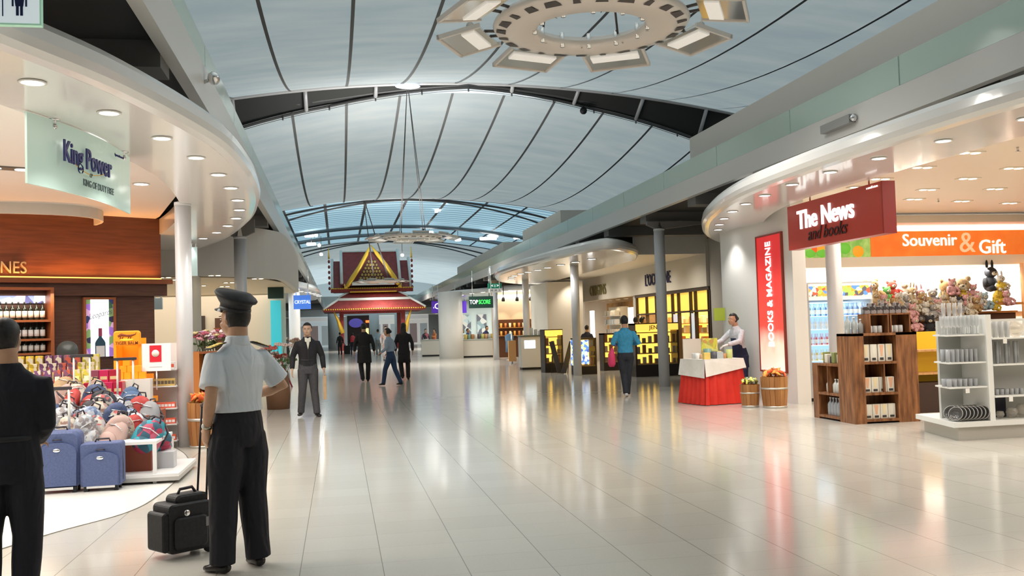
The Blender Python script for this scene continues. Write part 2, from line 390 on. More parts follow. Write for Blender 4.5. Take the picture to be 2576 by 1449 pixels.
# ---- mezzanine edges: fascia bands, glass balustrades, soffits
LEFT, RIGHT = -1.39, 7.1
BAND = mat('fascia_band', (.66, .65, .62), .3)
struct(MB().box(LEFT - .12, LEFT, -12, 125, 4.0, 4.45).build('trim_100', BAND))
struct(MB().box(RIGHT, RIGHT + .12, -12, 125, 4.04, 4.41).build('trim_101', BAND))
for k, (sx, xx) in enumerate(((-1, LEFT - .03), (1, RIGHT + .03))):
    y = -10.0; n = 0
    while y < 108:
        L_ = 3.0 if y < 40 else 8.0
        o = MB().box(xx - .012, xx + .012, y, y + L_ - .03, 4.42, 4.80 if k else 4.74).build('glass_balustrade', GLASSG)
        tag(o, '%s green glass balustrade pane from the near end along the %s upper floor edge' % (ORD[n], ('left', 'right')[k]), 'glass pane', 'balustrade panes, ' + ('left', 'right')[k]); y += L_; n += 1
struct(MB().box(-16, LEFT - .12, -12, 125, 4.12, 4.44).build('ceiling', DARK))
struct(MB().box(RIGHT + .12, 22, -12, 125, 4.12, 4.40).build('ceiling', DARK))
for k, (x0, x1, side) in enumerate(((-16, LEFT - .12, 'left'), (RIGHT + .12, 22, 'right'))):
    for n in range(26):
        y = -4 + 3.2 * n
        tag(MB().box(x0, x1, y, y + .45, 3.88, 4.12).build('joist', RIB), '%s grey joist under the %s upper floor, from the near end' % (ORD[n], side), 'joist', 'joists under the %s upper floor' % side)
# walls closing the building
struct(MB().box(-16.2, -16, -12, 186, 0, 9.5).build('wall_left', GREYW))
struct(MB().box(22, 22.2, -12, 186, 0, 9.5).build('wall_right', GREYW))
struct(MB().box(-16.2, 22.2, -12.2, -12, 0, 12).build('wall_back', GREYW))
membrane('ceiling', 150, 186, arcA, arcA, 1.5, FAB)
struct(MB().box(-16.2, 22.2, 186, 186.2, 0, 12).build('wall_far', mat('far_wall', (.5, .55, .56), .6)))
struct(MB().box(-16.2, 22.2, 125, 125.2, 0, 6.2).build('wall_far', mat('far_wall', (.5, .55, .56), .6)))
# upper-floor service blocks standing behind the right balustrade
UPW = mat('upper_block_paint', (.74, .71, .65), .6)
for (y0, y1, lab) in ((2, 21.9, 'nearest'), (35.7, 43.4, 'middle'), (48.8, 68.4, 'farthest')):
    tag(MB().box(8.5, 11.5, y0, y1, 4.405, 5.95).build('service_block', UPW), '%s beige box wall on the upper floor behind the right glass balustrade' % lab, 'wall block')

# ---- canopies
def offset_path(P, d):
    out = []
    for i, p in enumerate(P):
        a = Vector(P[max(i - 1, 0)][:2]); b = Vector(P[min(i + 1, len(P) - 1)][:2]); t = (b - a).normalized(); out.append(Vector((p[0] - t.y * d, p[1] + t.x * d, 0)))
    return out
def downlight(p, label, group, r=.075, power=0, sp=110, m=LAMP, col=(1, .97, .93)):
    t = thing('downlight', label, 'downlight', p, 0, group)
    MB().lathe([(r * 1.25, -.004), (r * 1.25, -.012), (r, -.014), (r, -.003)], n=16).build('trim_ring', WHITE, t)
    MB().lathe([(.001, -.006), (r * .99, -.010), (r * .95, -.004)], n=16).build('lens', m, t)
    if power:
        spot('downlight_beam', (p[0], p[1], p[2] - .03), power, col, sp, .7, .06)
    return t
def canopy(name, label, outer, inner, zb=3.3, th=.30, side=1, ceil=None, mats=None):
    """ribbon canopy: rounded outer rim, flat glossy underside, upturned inner face"""
    O = smooth_path([(*p, 0) for p in outer], 6); t = thing(name, label, 'canopy', (0, 0, 0))
    # rim profile offset outward from the bottom edge
    prof = [(-.14, 0), (-.06, .012), (-.015, .05), (0, .11), (-.02, .2), (-.07, .26), (-.16, .29)]
    rings = [[(q.x, q.y, zb + z) for q in offset_path(O, -side * d)] for d, z in prof]
    mb = MB()
    for a, b in zip(rings, rings[1:]): mb.strip(a, b)
    mb.build('rim', CANW, t)
    if inner:
        I = smooth_path([(*p, 0) for p in inner], 6)
        n = max(len(O), len(I))
        def rs(P):
            d = [0]
            for a, b in zip(P, P[1:]): d.append(d[-1] + (b - a).length)
            out = []; j = 0
            for k in range(n):
                s = d[-1] * k / (n - 1)
                while j < len(d) - 2 and d[j + 1] < s: j += 1
                out.append(P[j].lerp(P[j + 1], (s - d[j]) / max(1e-6, d[j + 1] - d[j])))
            return out
        OI = offset_path(O, side * .14)
        MB().strip([(q.x, q.y, zb) for q in rs(OI)], [(q.x, q.y, zb) for q in rs(I)]).build('underside', CANW, t)
        MB().strip([(q.x, q.y, zb) for q in I], [(q.x, q.y, zb + .27) for q in I]).build('inner_face', CANW, t)
    else:
        OI = offset_path(O, side * .14)
        MB().prism([(q.x, q.y) for q in OI], zb, zb + .02).build('underside', CANW, t)
    OT = offset_path(O, side * .16)
    if not inner: MB().prism([(q.x, q.y) for q in OT], zb + .28, zb + .3).build('top', CANW, t)
    return t
outL = [(-3.3, 2.0), (-2.7, 4.2), (-2.0, 6.1), (-1.5, 7.4), (-1.06, 9.3), (-.95, 10.9), (-.96, 12.4), (-1.07, 13.9), (-1.42, 16.2), (-2.25, 19.3), (-3.8, 22.6), (-5.6, 24.8)]
inL = [(-4.1, 2.4), (-3.5, 4.6), (-2.95, 6.3), (-2.5, 7.9), (-2.28, 8.8), (-2.12, 9.9), (-2.0, 11.2), (-2.02, 12.6), (-2.25, 14.6), (-2.95, 17.2), (-4.05, 20.0), (-5.3, 21.6)]
canopy('canopy', 'large white curved canopy with a row of downlights over the left shop', outL, inL, side=1)
outR = [(7.6, 1.0), (6.9, 3.2), (6.3, 5.4), (5.9, 7.4), (5.76, 9.3), (5.73, 11.2), (5.85, 13.3), (6.34, 15.6), (6.97, 17.5), (8.0, 19.8), (9.8, 22.6)]
inR = [(8.4, 1.4), (7.8, 3.4), (7.3, 5.6), (7.08, 7.8), (7.02, 9.6), (6.98, 11.4), (6.98, 13.2), (7.3, 15.0), (7.9, 16.8), (8.7, 18.8), (9.9, 21.0)]
canopy('canopy', 'large white curved canopy with downlights over the right gift shop', outR, inR, side=-1)
outR2 = [(8.5, 26.4), (7.7, 23.9), (6.45, 22.3), (5.9, 24.2), (5.6, 27), (5.42, 29.5), (5.45, 33), (6.2, 37), (7.4, 39.4), (8.5, 40.0)]
struct(MB().box(8.3, 10.48, 25.95, 26.1, 3.44, 4.11).build('wall_front', WHITE))
struct(MB().box(8.3, 10.4, 26.1, 40.0, 3.44, 3.47).build('ceiling', WARMW))
canopy('canopy', 'white curved canopy over the cosmetics shop front at right', outR2, None, side=-1)
outR3 = [(13, 43.2), (10.5, 43.6), (8.6, 46), (7.1, 49.6), (5.95, 51.8), (5.45, 53.8), (5.9, 57.5), (7.6, 59.4), (13, 59.8)]
canopy('canopy', 'distant white curved canopy beyond the cosmetics shop at right', outR3, None, side=-1)
outL2 = [(-8, 36.0), (-4.5, 36.1), (-2.2, 37.0), (-1.25, 40), (-.85, 44), (-1.0, 51), (-1.6, 54.5), (-3.4, 57), (-8, 58)]
canopy('canopy', 'distant white curved canopy over the left shops', outL2, None, side=1)
LL = [(-2.08, 7.12), (-1.78, 8.05), (-1.55, 9.06), (-1.39, 10.04), (-1.30, 11.1), (-1.27, 12.1), (-1.30, 13.2), (-1.38, 14.22), (-1.53, 15.23), (-1.77, 16.26), (-2.07, 17.3), (-2.43, 18.3), (-2.85, 19.3)]
for i, p in enumerate(LL): downlight((*p, 3.3), '%s round downlight from the near end in the left canopy rim' % ORD[i], 'left canopy downlights', power=60 if i < 9 else 40)
LR = [(6.42, 7.9), (6.28, 8.96), (6.16, 9.98), (6.08, 10.94), (6.07, 11.94), (6.17, 13.0), (6.29, 13.93), (6.48, 14.88), (6.76, 15.9), (7.07, 16.87), (7.44, 17.82)]
for i, p in enumerate(LR): downlight((*p, 3.3), '%s round downlight from the near end in the right gift shop canopy rim' % ORD[i], 'right canopy downlights', power=60 if i % 2 == 0 else 40)
LR2 = [(6.87, 25.31), (6.69, 26.46), (6.51, 27.55), (6.38, 28.74), (6.3, 29.84), (6.18, 30.82), (6.1, 31.7), (6.1, 32.9), (6.2, 34), (6.4, 35.2)]
for i, p in enumerate(LR2): downlight((*p, 3.3), '%s round downlight from the near end under the cosmetics shop canopy' % ORD[i], 'cosmetics canopy downlights', r=.11, power=40 if i % 2 == 0 else 0)
for i, (px, py) in enumerate([(1412, 722), (1366, 722), (1284, 730), (1215, 735), (1187, 738), (1162, 742), (1141, 744), (1126, 746), (1112, 747)]):
    p = fl(px, py, 3.3); downlight(tuple(p), '%s round downlight counted from the right under the distant right canopy' % ORD[i], 'distant right canopy downlights', r=.13, power=70 if i % 3 == 0 else 0)
for i, (px, py) in enumerate([(733, 730), (755, 733), (775, 735), (787, 738), (796, 741), (803, 744)]):
    p = fl(px, py, 3.3); downlight(tuple(p), '%s round downlight from the left under the distant left canopy' % ORD[i], 'distant left canopy downlights', r=.15, power=90 if i % 3 == 0 else 0)
# far cross canopy and its light row
tag(MB().box(-14, 20, 108, 112, 3.35, 4.11).build('bulkhead', mat('bulkhead_paint', (.62, .66, .66), .5)), 'pale bulkhead closing the far end of the hall above its row of lights', 'bulkhead')
for i, px in enumerate([754, 778, 800, 820, 851, 865, 945, 958, 975, 990, 1027, 1050, 1073, 1098]):
    downlight(tuple(aty(px, 797, 109.0).xy) + (3.34,), '%s lamp from the left in the light row across the far end' % ORD[i], 'far end lamps', r=.2, power=120 if i % 4 == 1 else 0)
# shop ceilings
CEILW = mat('shop_ceiling', (.80, .75, .69), .45)
struct(MB().prism([(q[0] - .05, q[1]) for q in inL] + [(-14, 21.6), (-14, 2.4)], 3.57, 3.6).build('ceiling', CEILW))
CEILP = mat('shop_ceiling_peach', (.80, .68, .54), .45)
struct(MB().prism([(q[0] + .05, q[1]) for q in inR] + [(20, 21.0), (20, 1.4)], 3.57, 3.6).build('ceiling', CEILP))
# columns
def column(x, y, h, r, label):
    t = thing('steel_column', label, 'column', (x, y, 0), 0)
    MB().cyl((0, 0, 0), (0, 0, h), r, r, 24).build('shaft', STEEL, t)
    MB().cyl((0, 0, h - .03), (0, 0, h + .02), r * 1.05, r * 1.05, 24).build('cap', STEEL, t)
    if h > 3.4:
        for a in (-1, 1):
            e = .30 if a * x < 0 and abs(x) > 1 else 1.1
            MB().add([(a * r * .5, -.06, h), (a * e, -.06, min(3.8, h + .36 * e)), (a * e, -.06, 3.87), (0, -.06, 3.87), (a * r * .5, .06, h), (a * e, .06, min(3.8, h + .36 * e)), (a * e, .06, 3.87), (0, .06, 3.87)],
                     [(0, 1, 2, 3), (4, 7, 6, 5), (0, 4, 5, 1), (1, 5, 6, 2)]).build('bracket', RIB, t)
    return t
column(-2.07, 13.6, 3.3, .108, 'nearest grey steel column at left, beside the red and white boxed goods')
column(-1.97, 20.3, 3.5, .125, 'second grey steel column on the left, behind the pilot')
column(7.46, 21.4, 3.68, .125, 'tall grey steel column in front of the yellow lit shop')
p = aty(2107, 900, 14.6); column(p.x, p.y, 3.3, .125, 'grey steel column behind the wooden display shelf')
p = aty(1452, 900, 27.6); column(p.x, p.y, 3.3, .125, 'grey steel column left of the gold lettered sign')
p = aty(1327, 890, 35.0); column(p.x, p.y, 3.3, .125, 'grey steel column between the two distant counters')
column(7.25, 44.3, 3.3, .13, 'grey steel column under the green exit sign')
p = aty(1155, 880, 58); column(p.x, p.y, 3.3, .13, 'thin pale column beside the purple signs')
p = fl(1136, 902); tag(MB().cyl((0, 0, 0), (0, 0, 3.4), .62, .62, 32).build('pillar', WHITE), 'thick round white pillar at the far right side of the hall', 'pillar').location = (p.x, p.y, 0)
for px, Y, lab in ((697, 36, 'pale pillar beside the turquoise panel on the left'), (742, 42, 'pale pillar left of the blue sign'), (839, 93, 'white pillar left of the temple pavilion'), (942, 98, 'white pillar behind the temple pavilion'), (1005, 104, 'far white pillar seen through the pavilion')):
    p = aty(px, 850, Y); tag(MB().cyl((0, 0, 0), (0, 0, 3.5), .24 if Y < 60 else .5, None, 24).build('pillar', WHITE), lab, 'pillar').location = (p.x, p.y, 0)
# ================================================================== RIGHT: gift shop
def plane_hit(px, py, P, Q):
    """point on the upright wall through P and Q seen at a pixel"""
    d = ray(px, py); u = Vector((Q[0] - P[0], Q[1] - P[1])); n = Vector((-u.y, u.x)); t = (n.x * P[0] + n.y * P[1]) / (n.x * d.x + n.y * d.y)
    return Vector((d.x * t, d.y * t, EYE + d.z * t))
RED = mat('sign_red', (.36, .035, .02), .35, emis=.12)
SIGNW = mat('sign_letter_white', (1, 1, 1), .4, emis=.9)
ORANGE = mat('orange', (.85, .20, .02), .4)
def wood_mat(name, c1, c2, sc=(1, 1, 9), rough=.4): return noise_mat(name, c1, c2, 5, rough, sc, 6, .3, .7)
ACACIA = noise_mat('acacia_wood', (.10, .035, .012), (.36, .15, .055), 4, .35, (5, 5, .7), 6, .3, .7)
LWOOD = noise_mat('light_wood', (.45, .22, .08), (.62, .35, .15), 4, .4, (6, 6, .8), 5)
# pillar wall with lightbox
struct(MB().box(7.80, 8.05, 15.46, 18.6, 0, 3.57).build('wall_right', WHITE))
t = thing('lightbox_sign', 'tall red lightbox sign reading BOOKS & MAGAZINE on the white pillar wall', 'sign', (7.80, 16.3, 0))
a, b_, c_ = atx(1905, 600, 7.79), atx(1966, 595, 7.79), atx(1980, 925, 7.79)
y0, y1 = b_.y, a.y; zt, zb_ = a.z, .55
def lightbox_mat(name, stops, em=1.2, axis=2, lo=0, hi=1):
    m = mat(name, (1, 1, 1), .4, emis=em); N, L, b = nodes(m)
    tc = N.new('ShaderNodeTexCoord'); s_ = N.new('ShaderNodeSeparateXYZ'); mr = N.new('ShaderNodeMapRange'); mr.inputs[1].default_value = lo; mr.inputs[2].default_value = hi
    r = N.new('ShaderNodeValToRGB')
    while len(r.color_ramp.elements) < len(stops): r.color_ramp.elements.new(.5)
    for i, (p, c) in enumerate(stops): r.color_ramp.elements[i].position = p; r.color_ramp.elements[i].color = (*c, 1)
    nz = N.new('ShaderNodeTexNoise'); nz.inputs['Scale'].default_value = 1.3; ad = N.new('ShaderNodeMath'); ad.operation = 'MULTIPLY_ADD'; ad.inputs[1].default_value = .35
    L.new(tc.outputs['Object'], s_.inputs[0]); L.new(s_.outputs[axis], mr.inputs[0]); L.new(tc.outputs['Object'], nz.inputs['Vector'])
    L.new(nz.outputs['Fac'], ad.inputs[0]); L.new(mr.outputs[0], ad.inputs[2]); L.new(ad.outputs[0], r.inputs[0])
    L.new(r.outputs[0], b.inputs['Base Color']); L.new(r.outputs[0], b.inputs['Emission Color']); return m
LB = lightbox_mat('books_lightbox', [(0, (1, .93, .88)), (.30, (1, .55, .42)), (.46, (.72, .06, .04)), (1.0, (.50, .015, .015))], .75, 2, .5, 3.2)
MB().box(-.035, 0, y0 - 16.3, y1 - 16.3, zb_, zt).build('panel', LB, t)
fr = MB(); Y0, Y1 = y0 - 16.3, y1 - 16.3
for bx in ((Y0 - .03, Y0, zb_ - .03, zt + .03), (Y1, Y1 + .03, zb_ - .03, zt + .03), (Y0, Y1, zt, zt + .03), (Y0, Y1, zb_ - .03, zb_)): fr.box(-.045, 0, *bx)
fr.build('frame', mat('dark_red_frame', (.30, .05, .03), .4), t)
text('lettering', 'BOOKS & MAGAZINE', .29, SIGNW, t, TXT((-.045, (Y0 + Y1) / 2, (atx(1950, 860, 7.79).z + atx(1940, 620, 7.79).z) / 2), -pi / 2, pi / 2), .006, .012, .70)
# hanging sign
t = thing('hanging_sign', 'dark red box sign reading The News over the gift shop entrance', 'sign', (7.12, 12.7, 0))
MB().box(-.09, .09, -1.33, 1.33, 2.56, 3.25).build('box', RED, t)
MB().box(-.092, .092, -1.36, -1.325, 2.56, 3.25).build('end_panel', mat('sign_red_dark', (.32, .02, .015), .3), t)
text('lettering', 'The News', .40, SIGNW, t, TXT((-.10, .16, 2.98), -pi / 2), .012, .014, .98)
text('script_lettering', 'and books', .27, mat('sign_script', (.06, .012, .01), .4), t, TXT((-.10, .12, 2.74), -pi / 2), .006, .004, 1, .35)
text('small_lettering', 'a world store', .05, SIGNW, t, TXT((-.10, -1.13, 3.20), -pi / 2), .003, 0)
for y in (-.9, .75): MB().cyl((0, y, 3.25), (0, y, 3.57), .012).build('rod', CHROME, t)
# back wall with cove, orange banner, fruit picture, white panels
struct(MB().box(8.05, 20, 18.35, 18.6, 0, 3.57).build('wall_back', WARMW))
struct(MB().box(20, 20.2, -4, 18.6, 0, 3.57).build('wall_right', WARMW))
b1, b2 = aty(2190, 583, 18.2), aty(2190, 648, 18.2)
t = thing('banner_sign', 'orange banner reading Souvenir & Gift on the back wall of the gift shop', 'sign', (b1.x, 18.25, 0))
OB = noise_mat('banner_orange', (.86, .16, .015), (.95, .27, .04), 2.5, .4, emis=.35, ecol=(1, .25, .04)); 
MB().box(0, 6.5, -.05, .10, b2.z, b1.z).build('panel', OB, t)
q1 = aty(2338, 605, 18.2); q2 = aty(2495, 622, 18.2); q3 = aty(2432, 612, 18.2)
text('lettering', 'Souvenir', .36, SIGNW, t, TXT((q1.x - b1.x, -.06, q1.z)), .01, .006)
text('lettering', 'Gift', .42, SIGNW, t, TXT((q2.x - b1.x, -.06, q2.z)), .01, .006)
text('ampersand', '&', .62, mat('banner_amp', (1, .55, .32), .4, emis=.5), t, TXT((q3.x - b1.x, -.06, q3.z)), .008, .0)
t = thing('picture_panel', 'backlit picture panel of green and orange fruit left of the orange banner', 'picture', (8.06, 18.25, 0))
FR = MB(); FR.box(0, b1.x - 8.06 - .02, -.05, .05, b2.z, b1.z - .02)
FR.build('panel', noise_mat('fruit_green', (.10, .32, .04), (.45, .62, .25), 6, .4, emis=.5, ecol=(.3, .5, .1)), t)
fc = [(.9, .35, .02), (.85, .12, .02), (.9, .55, .03), (.25, .6, .08), (.15, .5, .05)]
for i in range(22):
    x = random.uniform(.15, b1.x - 8.3); z = random.uniform(b2.z + .12, b1.z - .14)
    MB().ball((x, -.05, z), (.13, .012, .12), 14).build('fruit', mat('fruit_%d' % (i % 5), fc[(i % 3) if x < 1.1 else 3 + i % 2], .35, emis=.45), t)
COVE = mat('cove_glow', (1, 1, 1), .5, emis=3.2, ecol=(1, .97, .90))
tag(MB().box(8.06, 19.9, 18.25, 18.34, b1.z + .05, b1.z + .36).build('cove_light', COVE), 'bright white cove light above the orange banner', 'light')
tag(MB().box(8.06, 19.9, 17.6, 18.34, 3.37, 3.52).build('bulkhead', WARMW), 'warm white bulkhead above the cove light in the gift shop', 'bulkhead')
tag(MB().box(8.06, 19.9, 17.85, 18.34, b2.z - .24, b2.z - .01).build('ledge', WARMW), 'cream ledge running under the orange banner', 'ledge')
area('cove_wash', (12.5, 17.7, 2.40), 8, .15, 150, (1, .97, .9), (radians(35), 0, 0))
PANW = mat('lit_wall_panel', (.92, .90, .86), .5)
for i in range(7):
    x0 = 8.7 + 1.32 * i
    tag(MB().box(x0, x0 + 1.30, 18.28, 18.36, 1.5, b2.z - .25).build('wall_panel', PANW), '%s white wall panel from the left behind the soft toys' % ORD[i], 'panel', 'white wall panels')
# fridge
fx0, fx1 = 8.22, 9.5
t = thing('drinks_fridge', 'grey drinks fridge with lit shelves and a printed header panel', 'fridge', (fx0, 15.8, 0))
W_ = fx1 - fx0; GREYM = mat('fridge_grey', (.42, .43, .44), .35); FIN = mat('fridge_inside', (.55, .65, .72), .4)
body = MB().rbox(0, .05, 0, .85, .06, 2.12, .02, axis='y').box(W_ - .05, W_, 0, .85, .06, 2.12).box(.05, W_ - .05, .8, .85, .1, 2.1).box(.05, W_ - .05, 0, .85, 2.08, 2.12).box(.0, W_, .02, .85, .06, .30)
body.build('body', GREYM, t); MB().box(.02, W_ - .02, .03, .83, 0, .06).build('plinth', BLACK, t)
MB().box(.05, W_ - .05, .76, .79, .3, 1.78).build('back_panel', mat('fridge_glow', (.35, .55, .70), .5, emis=.55, ecol=(.4, .7, .95)), t)
MB().box(.03, W_ - .03, -.03, .03, 1.80, 2.09).build('header', mat('fridge_header', (.80, .70, .58), .4, emis=.5), t)
MB().box(.03, W_ - .03, -.04, -.03, 1.87, 2.05).build('header_picture', patch_mat('header_print', [(.9, .35, .05), (.35, .7, .1), (.1, .1, .12), (.85, .1, .05), (.1, .25, .7), (.9, .8, .55)], 14, .4, .6), t)
MB().box(.03, W_ / 2 - .01, -.02, .02, .3, 1.78).build('door', CLEAR, t); MB().box(W_ / 2 + .01, W_ - .03, -.02, .02, .3, 1.78).build('door', CLEAR, t)
for z in (.45, .72, 1.0, 1.28, 1.52): MB().box(.05, W_ - .05, .08, .75, z - .015, z).build('shelf', mat('fridge_shelf', (.75, .85, .92), .3, emis=.3), t)
bc = [(.06, .28, .07), (.7, .55, .1), (.6, .05, .05), (.75, .78, .8), (.05, .15, .45)]
def bottle(name, label, cat, h, r, m, lm=None, grp=None):
    t = thing(name, label, cat, (0, 0, 0), 0, grp)
    MB().lathe([(r * .9, 0), (r, h * .03), (r, h * .58), (r * .8, h * .68), (r * .34, h * .78), (r * .3, h * .96), (r * .36, h * .97), (r * .36, h)], n=10).build('glass', m, t)
    if lm: MB().lathe([(r * 1.02, h * .14), (r * 1.02, h * .5)], n=10).build('paper_label', lm, t)
    MB().lathe([(r * .4, h * .93), (r * .4, h * 1.01), (.001, h * 1.01)], n=8).build('cap', mat('cap_' + m.name, tuple(min(1, c * 1.5 + .05) for c in m.node_tree.nodes['Principled BSDF'].inputs['Base Color'].default_value[:3]), .4), t)
    return t
def row(proto, pts, fmt, group, used, rz=0, jit=0, scale=None):
    for i, p in enumerate(pts):
        a = rz + random.uniform(-jit, jit)
        if not used: proto.location = p; proto.rotation_euler.z = a; proto['label'] = fmt % ORD[i]; proto['group'] = group; used.append(1)
        else: dup(proto, p, a, fmt % ORD[i], group, scale)
LV = ['bottom', 'second', 'third', 'fourth', 'top']
for k, z in enumerate((.45, .72, 1.0, 1.28, 1.52)):
    m = mat('drink_%d' % k, bc[k], .15); pr_ = bottle('drink_bottle', 'x', 'bottle', .2 if k < 4 else .22, .032, m, mat('paper', (.85, .82, .74), .7))
    row(pr_, [(fx0 + .12 + .105 * i, 15.98, z) for i in range(11)], '%s drink from the left on the ' + LV[k] + ' fridge shelf', 'drinks on the %s fridge shelf' % LV[k], [])
area('fridge_glow', (fx0 + .64, 16.2, 1.76), 1.1, .2, 7, (.75, .9, 1))
# soft toys
def fur(n, c): return noise_mat('fur_' + n, tuple(x * .42 for x in c), tuple(x * .68 for x in c), 40, .95)
FUR = {n: fur(n, c) for n, c in dict(brown=(.55, .34, .14), tan=(.68, .48, .26), white=(.85, .80, .72), pink=(.85, .45, .45), black=(.03, .03, .035), yellow=(.85, .60, .06), red=(.75, .08, .05), blue=(.45, .62, .70), grey=(.45, .42, .40), green=(.2, .6, .15), cream=(.80, .70, .52)).items()}
NOSE = mat('toy_nose', (.03, .02, .02), .3); MUZ = {}
def plush(label, fu, s=.3, muz='cream', ear='round', group=None, belly=None):
    t = thing('soft_toy', label, 'soft toy', (0, 0, 0), 0, group)
    b = MB(); b.ball((0, 0, .30 * s), (.30 * s, .26 * s, .32 * s), 14); b.build('body', fu, t)
    h = MB().ball((0, -.06 * s, .76 * s), (.25 * s, .23 * s, .22 * s), 14).build('head', fu, t)
    MB().ball((0, -.27 * s, .71 * s), (.11 * s, .09 * s, .085 * s), 10).build('muzzle', FUR[muz], t)
    MB().ball((0, -.36 * s, .74 * s), (.035 * s, .025 * s, .025 * s), 8).build('nose', NOSE, t)
    for sg in (-1, 1):
        MB().ball((sg * .09 * s, -.255 * s, .80 * s), .022 * s, 6).build('eye', NOSE, t)
        if ear == 'long': MB().ball((sg * .12 * s, 0, 1.08 * s), (.06 * s, .04 * s, .2 * s), 10).build('ear', fu, t)
        else: MB().ball((sg * .19 * s, -.03 * s, .95 * s), (.085 * s, .05 * s, .085 * s), 10).build('ear', fu, t)
        MB().loft([(sg * .24 * s, -.02 * s, .48 * s), (sg * .36 * s, -.14 * s, .36 * s), (sg * .38 * s, -.26 * s, .24 * s)], [.09 * s, .085 * s, .08 * s], 8).build('arm', fu, t)
        MB().loft([(sg * .14 * s, -.1 * s, .1 * s), (sg * .2 * s, -.32 * s, .1 * s), (sg * .22 * s, -.45 * s, .14 * s)], [.11 * s, .1 * s, .11 * s], 8).build('leg', fu, t)
    return t
# toy shelving: three stepped boards
SHW = noise_mat('toy_shelf_wood', (.42, .17, .04), (.60, .28, .09), 3, .4, (1, 5, 1))
t = thing('toy_shelf', 'stepped wooden shelf unit under the heap of soft toys', 'shelf', (11.4, 17.3, 0))
for k, (y, z) in enumerate(((-.35, .95), (0, 1.25), (.45, 1.52))): MB().box(-1.9, 2.4, y - .22, y + .32, z - .04, z).build('board', SHW, t)
MB().box(-1.9, 2.4, .3, .8, 0, 1.48).build('back_body', mat('shelf_dark', (.10, .05, .03), .5), t); MB().box(-1.88, 2.38, -.55, .3, 0, .91).build('front_body', MATS['shelf_dark'], t)
MB().box(1.2, 2.4, .05, .75, 1.64, 1.69).build('raised_board', SHW, t)
toys = [(2250, 735, 'brown', .42, 'round', 'large brown bear sitting highest at the left end of the toy heap'),
        (2285, 742, 'green', .26, 'round', 'green toy beside the large left brown bear'), (2305, 730, 'red', .3, 'round', 'reddish brown toy at the upper left of the toy heap'),
        (2262, 772, 'tan', .26, 'round', 'tan toy below the large left bear'), (2330, 755, 'white', .26, 'round', 'white toy below the reddish brown toy'),
        (2300, 782, 'red', .24, 'round', 'small red toy low in the left part of the heap'), (2348, 742, 'tan', .26, 'long', 'tan long-eared toy left of the heap middle'),
        (2352, 780, 'brown', .26, 'round', 'small brown bear low left of the heap middle'), (2325, 800, 'pink', .24, 'round', 'bright pink toy low in the left part of the heap'),
        (2380, 748, 'pink', .28, 'long', 'pink-capped toy in the middle of the heap'), (2385, 785, 'grey', .28, 'round', 'grey toy in the middle of the heap'),
        (2412, 750, 'grey', .30, 'round', 'grey furry toy left of the two big bears'), (2420, 785, 'white', .28, 'round', 'white lamb toy beside the big golden bear'),
        (2335, 728, 'cream', .24, 'round', 'cream toy at the top left of the heap'), (2445, 740, 'brown', .46, 'round', 'light brown bear behind the big golden bear'),
        (2488, 742, 'tan', .56, 'round', 'biggest golden bear with a red bow in the heap'), (2462, 800, 'brown', .36, 'round', 'golden brown bear slumped below the biggest bear'),
        (2510, 790, 'white', .28, 'round', 'white toy right of the golden bears'), (2400, 815, 'black', .26, 'round', 'black toy low in the middle of the heap'),
        (2365, 815, 'pink', .22, 'round', 'pale pink toy low in the heap'), (2440, 822, 'grey', .24, 'round', 'dark grey toy at the bottom of the heap'), (2280, 815, 'cream', .24, 'round', 'cream toy at the bottom left of the heap')]
def put_toy(px, py, f, s, ear, lab, Y):
    s *= 1.3; c = aty(px, py, Y); tz = plush(lab, FUR[f], s, 'cream' if f != 'cream' else 'tan', ear, None)
    tz.location = (c.x, c.y, c.z - .5 * s); tz.rotation_euler = (random.uniform(-.12, .12), random.uniform(-.15, .15), random.uniform(-.5, .3)); return tz
for (px, py, f, s, ear, lab) in toys:
    Y = 17.75 - max(0, (py - 735)) * .0105; px2 = px - 0
    # the row seen at 2190..2420 in the photo is shifted left of the big bears
    put_toy(2190 + (px - 2240) * .92, py, f, s, ear, 'soft toy: ' + lab, Y)
toys2 = [(2392 + 0, 722, 'pink', .26, 'round', 'pink and blue toy above the white ones'), (2425, 738, 'yellow', .26, 'round', 'yellow duck toy left of the big black toy'), (2405, 768, 'black', .28, 'round', 'black and white toy at the shelf edge'),
         (2445, 732, 'pink', .22, 'round', 'pink toy left of the big black toy'), (2450, 765, 'cream', .26, 'round', 'cream toy with a yellow beak'), (2478, 758, 'blue', .28, 'round', 'pale blue toy below the big black toy'),
         (2452, 760, 'pink', .24, 'long', 'pink toy sitting on the raised board'), (2510, 735, 'yellow', .34, 'round', 'big yellow toy right of the big black toy'), (2520, 712, 'white', .26, 'long', 'white long-eared toy behind the yellow one'),
         (2535, 750, 'pink', .24, 'round', 'pink toy at the right end of the board'), (2500, 765, 'yellow', .2, 'round', 'small yellow toy at the front of the board')]
for (px, py, f, s, ear, lab) in toys2: put_toy(px, py, f, s, ear, 'soft toy: ' + lab, 17.55 if py < 745 else 17.35)
KN = ['tan', 'white', 'brown', 'cream', 'pink', 'grey']
for i in range(24):
    k = KN[(i * 5) % 6]; px = 2200 + i * 11.5
    put_toy(px, 752 + 34 * ((i * .61) % 1), k, .22, 'round' if i % 3 else 'long', 'soft toy: %s small %s toy filling the gaps, counted from the left' % (ORD[i], k), 17.35 - .3 * ((i * .61) % 1))
t = plush('soft toy: large black long-eared toy with a pale muzzle above the yellow toys', FUR['black'], .52, 'cream', 'long'); c = aty(2490, 690, 17.75); t.location = (c.x, c.y, c.z - .36)
t = thing('display_case', 'tall wooden shelf unit with colourful goods at the right edge', 'shelf', (13.95, 17.0, 0))
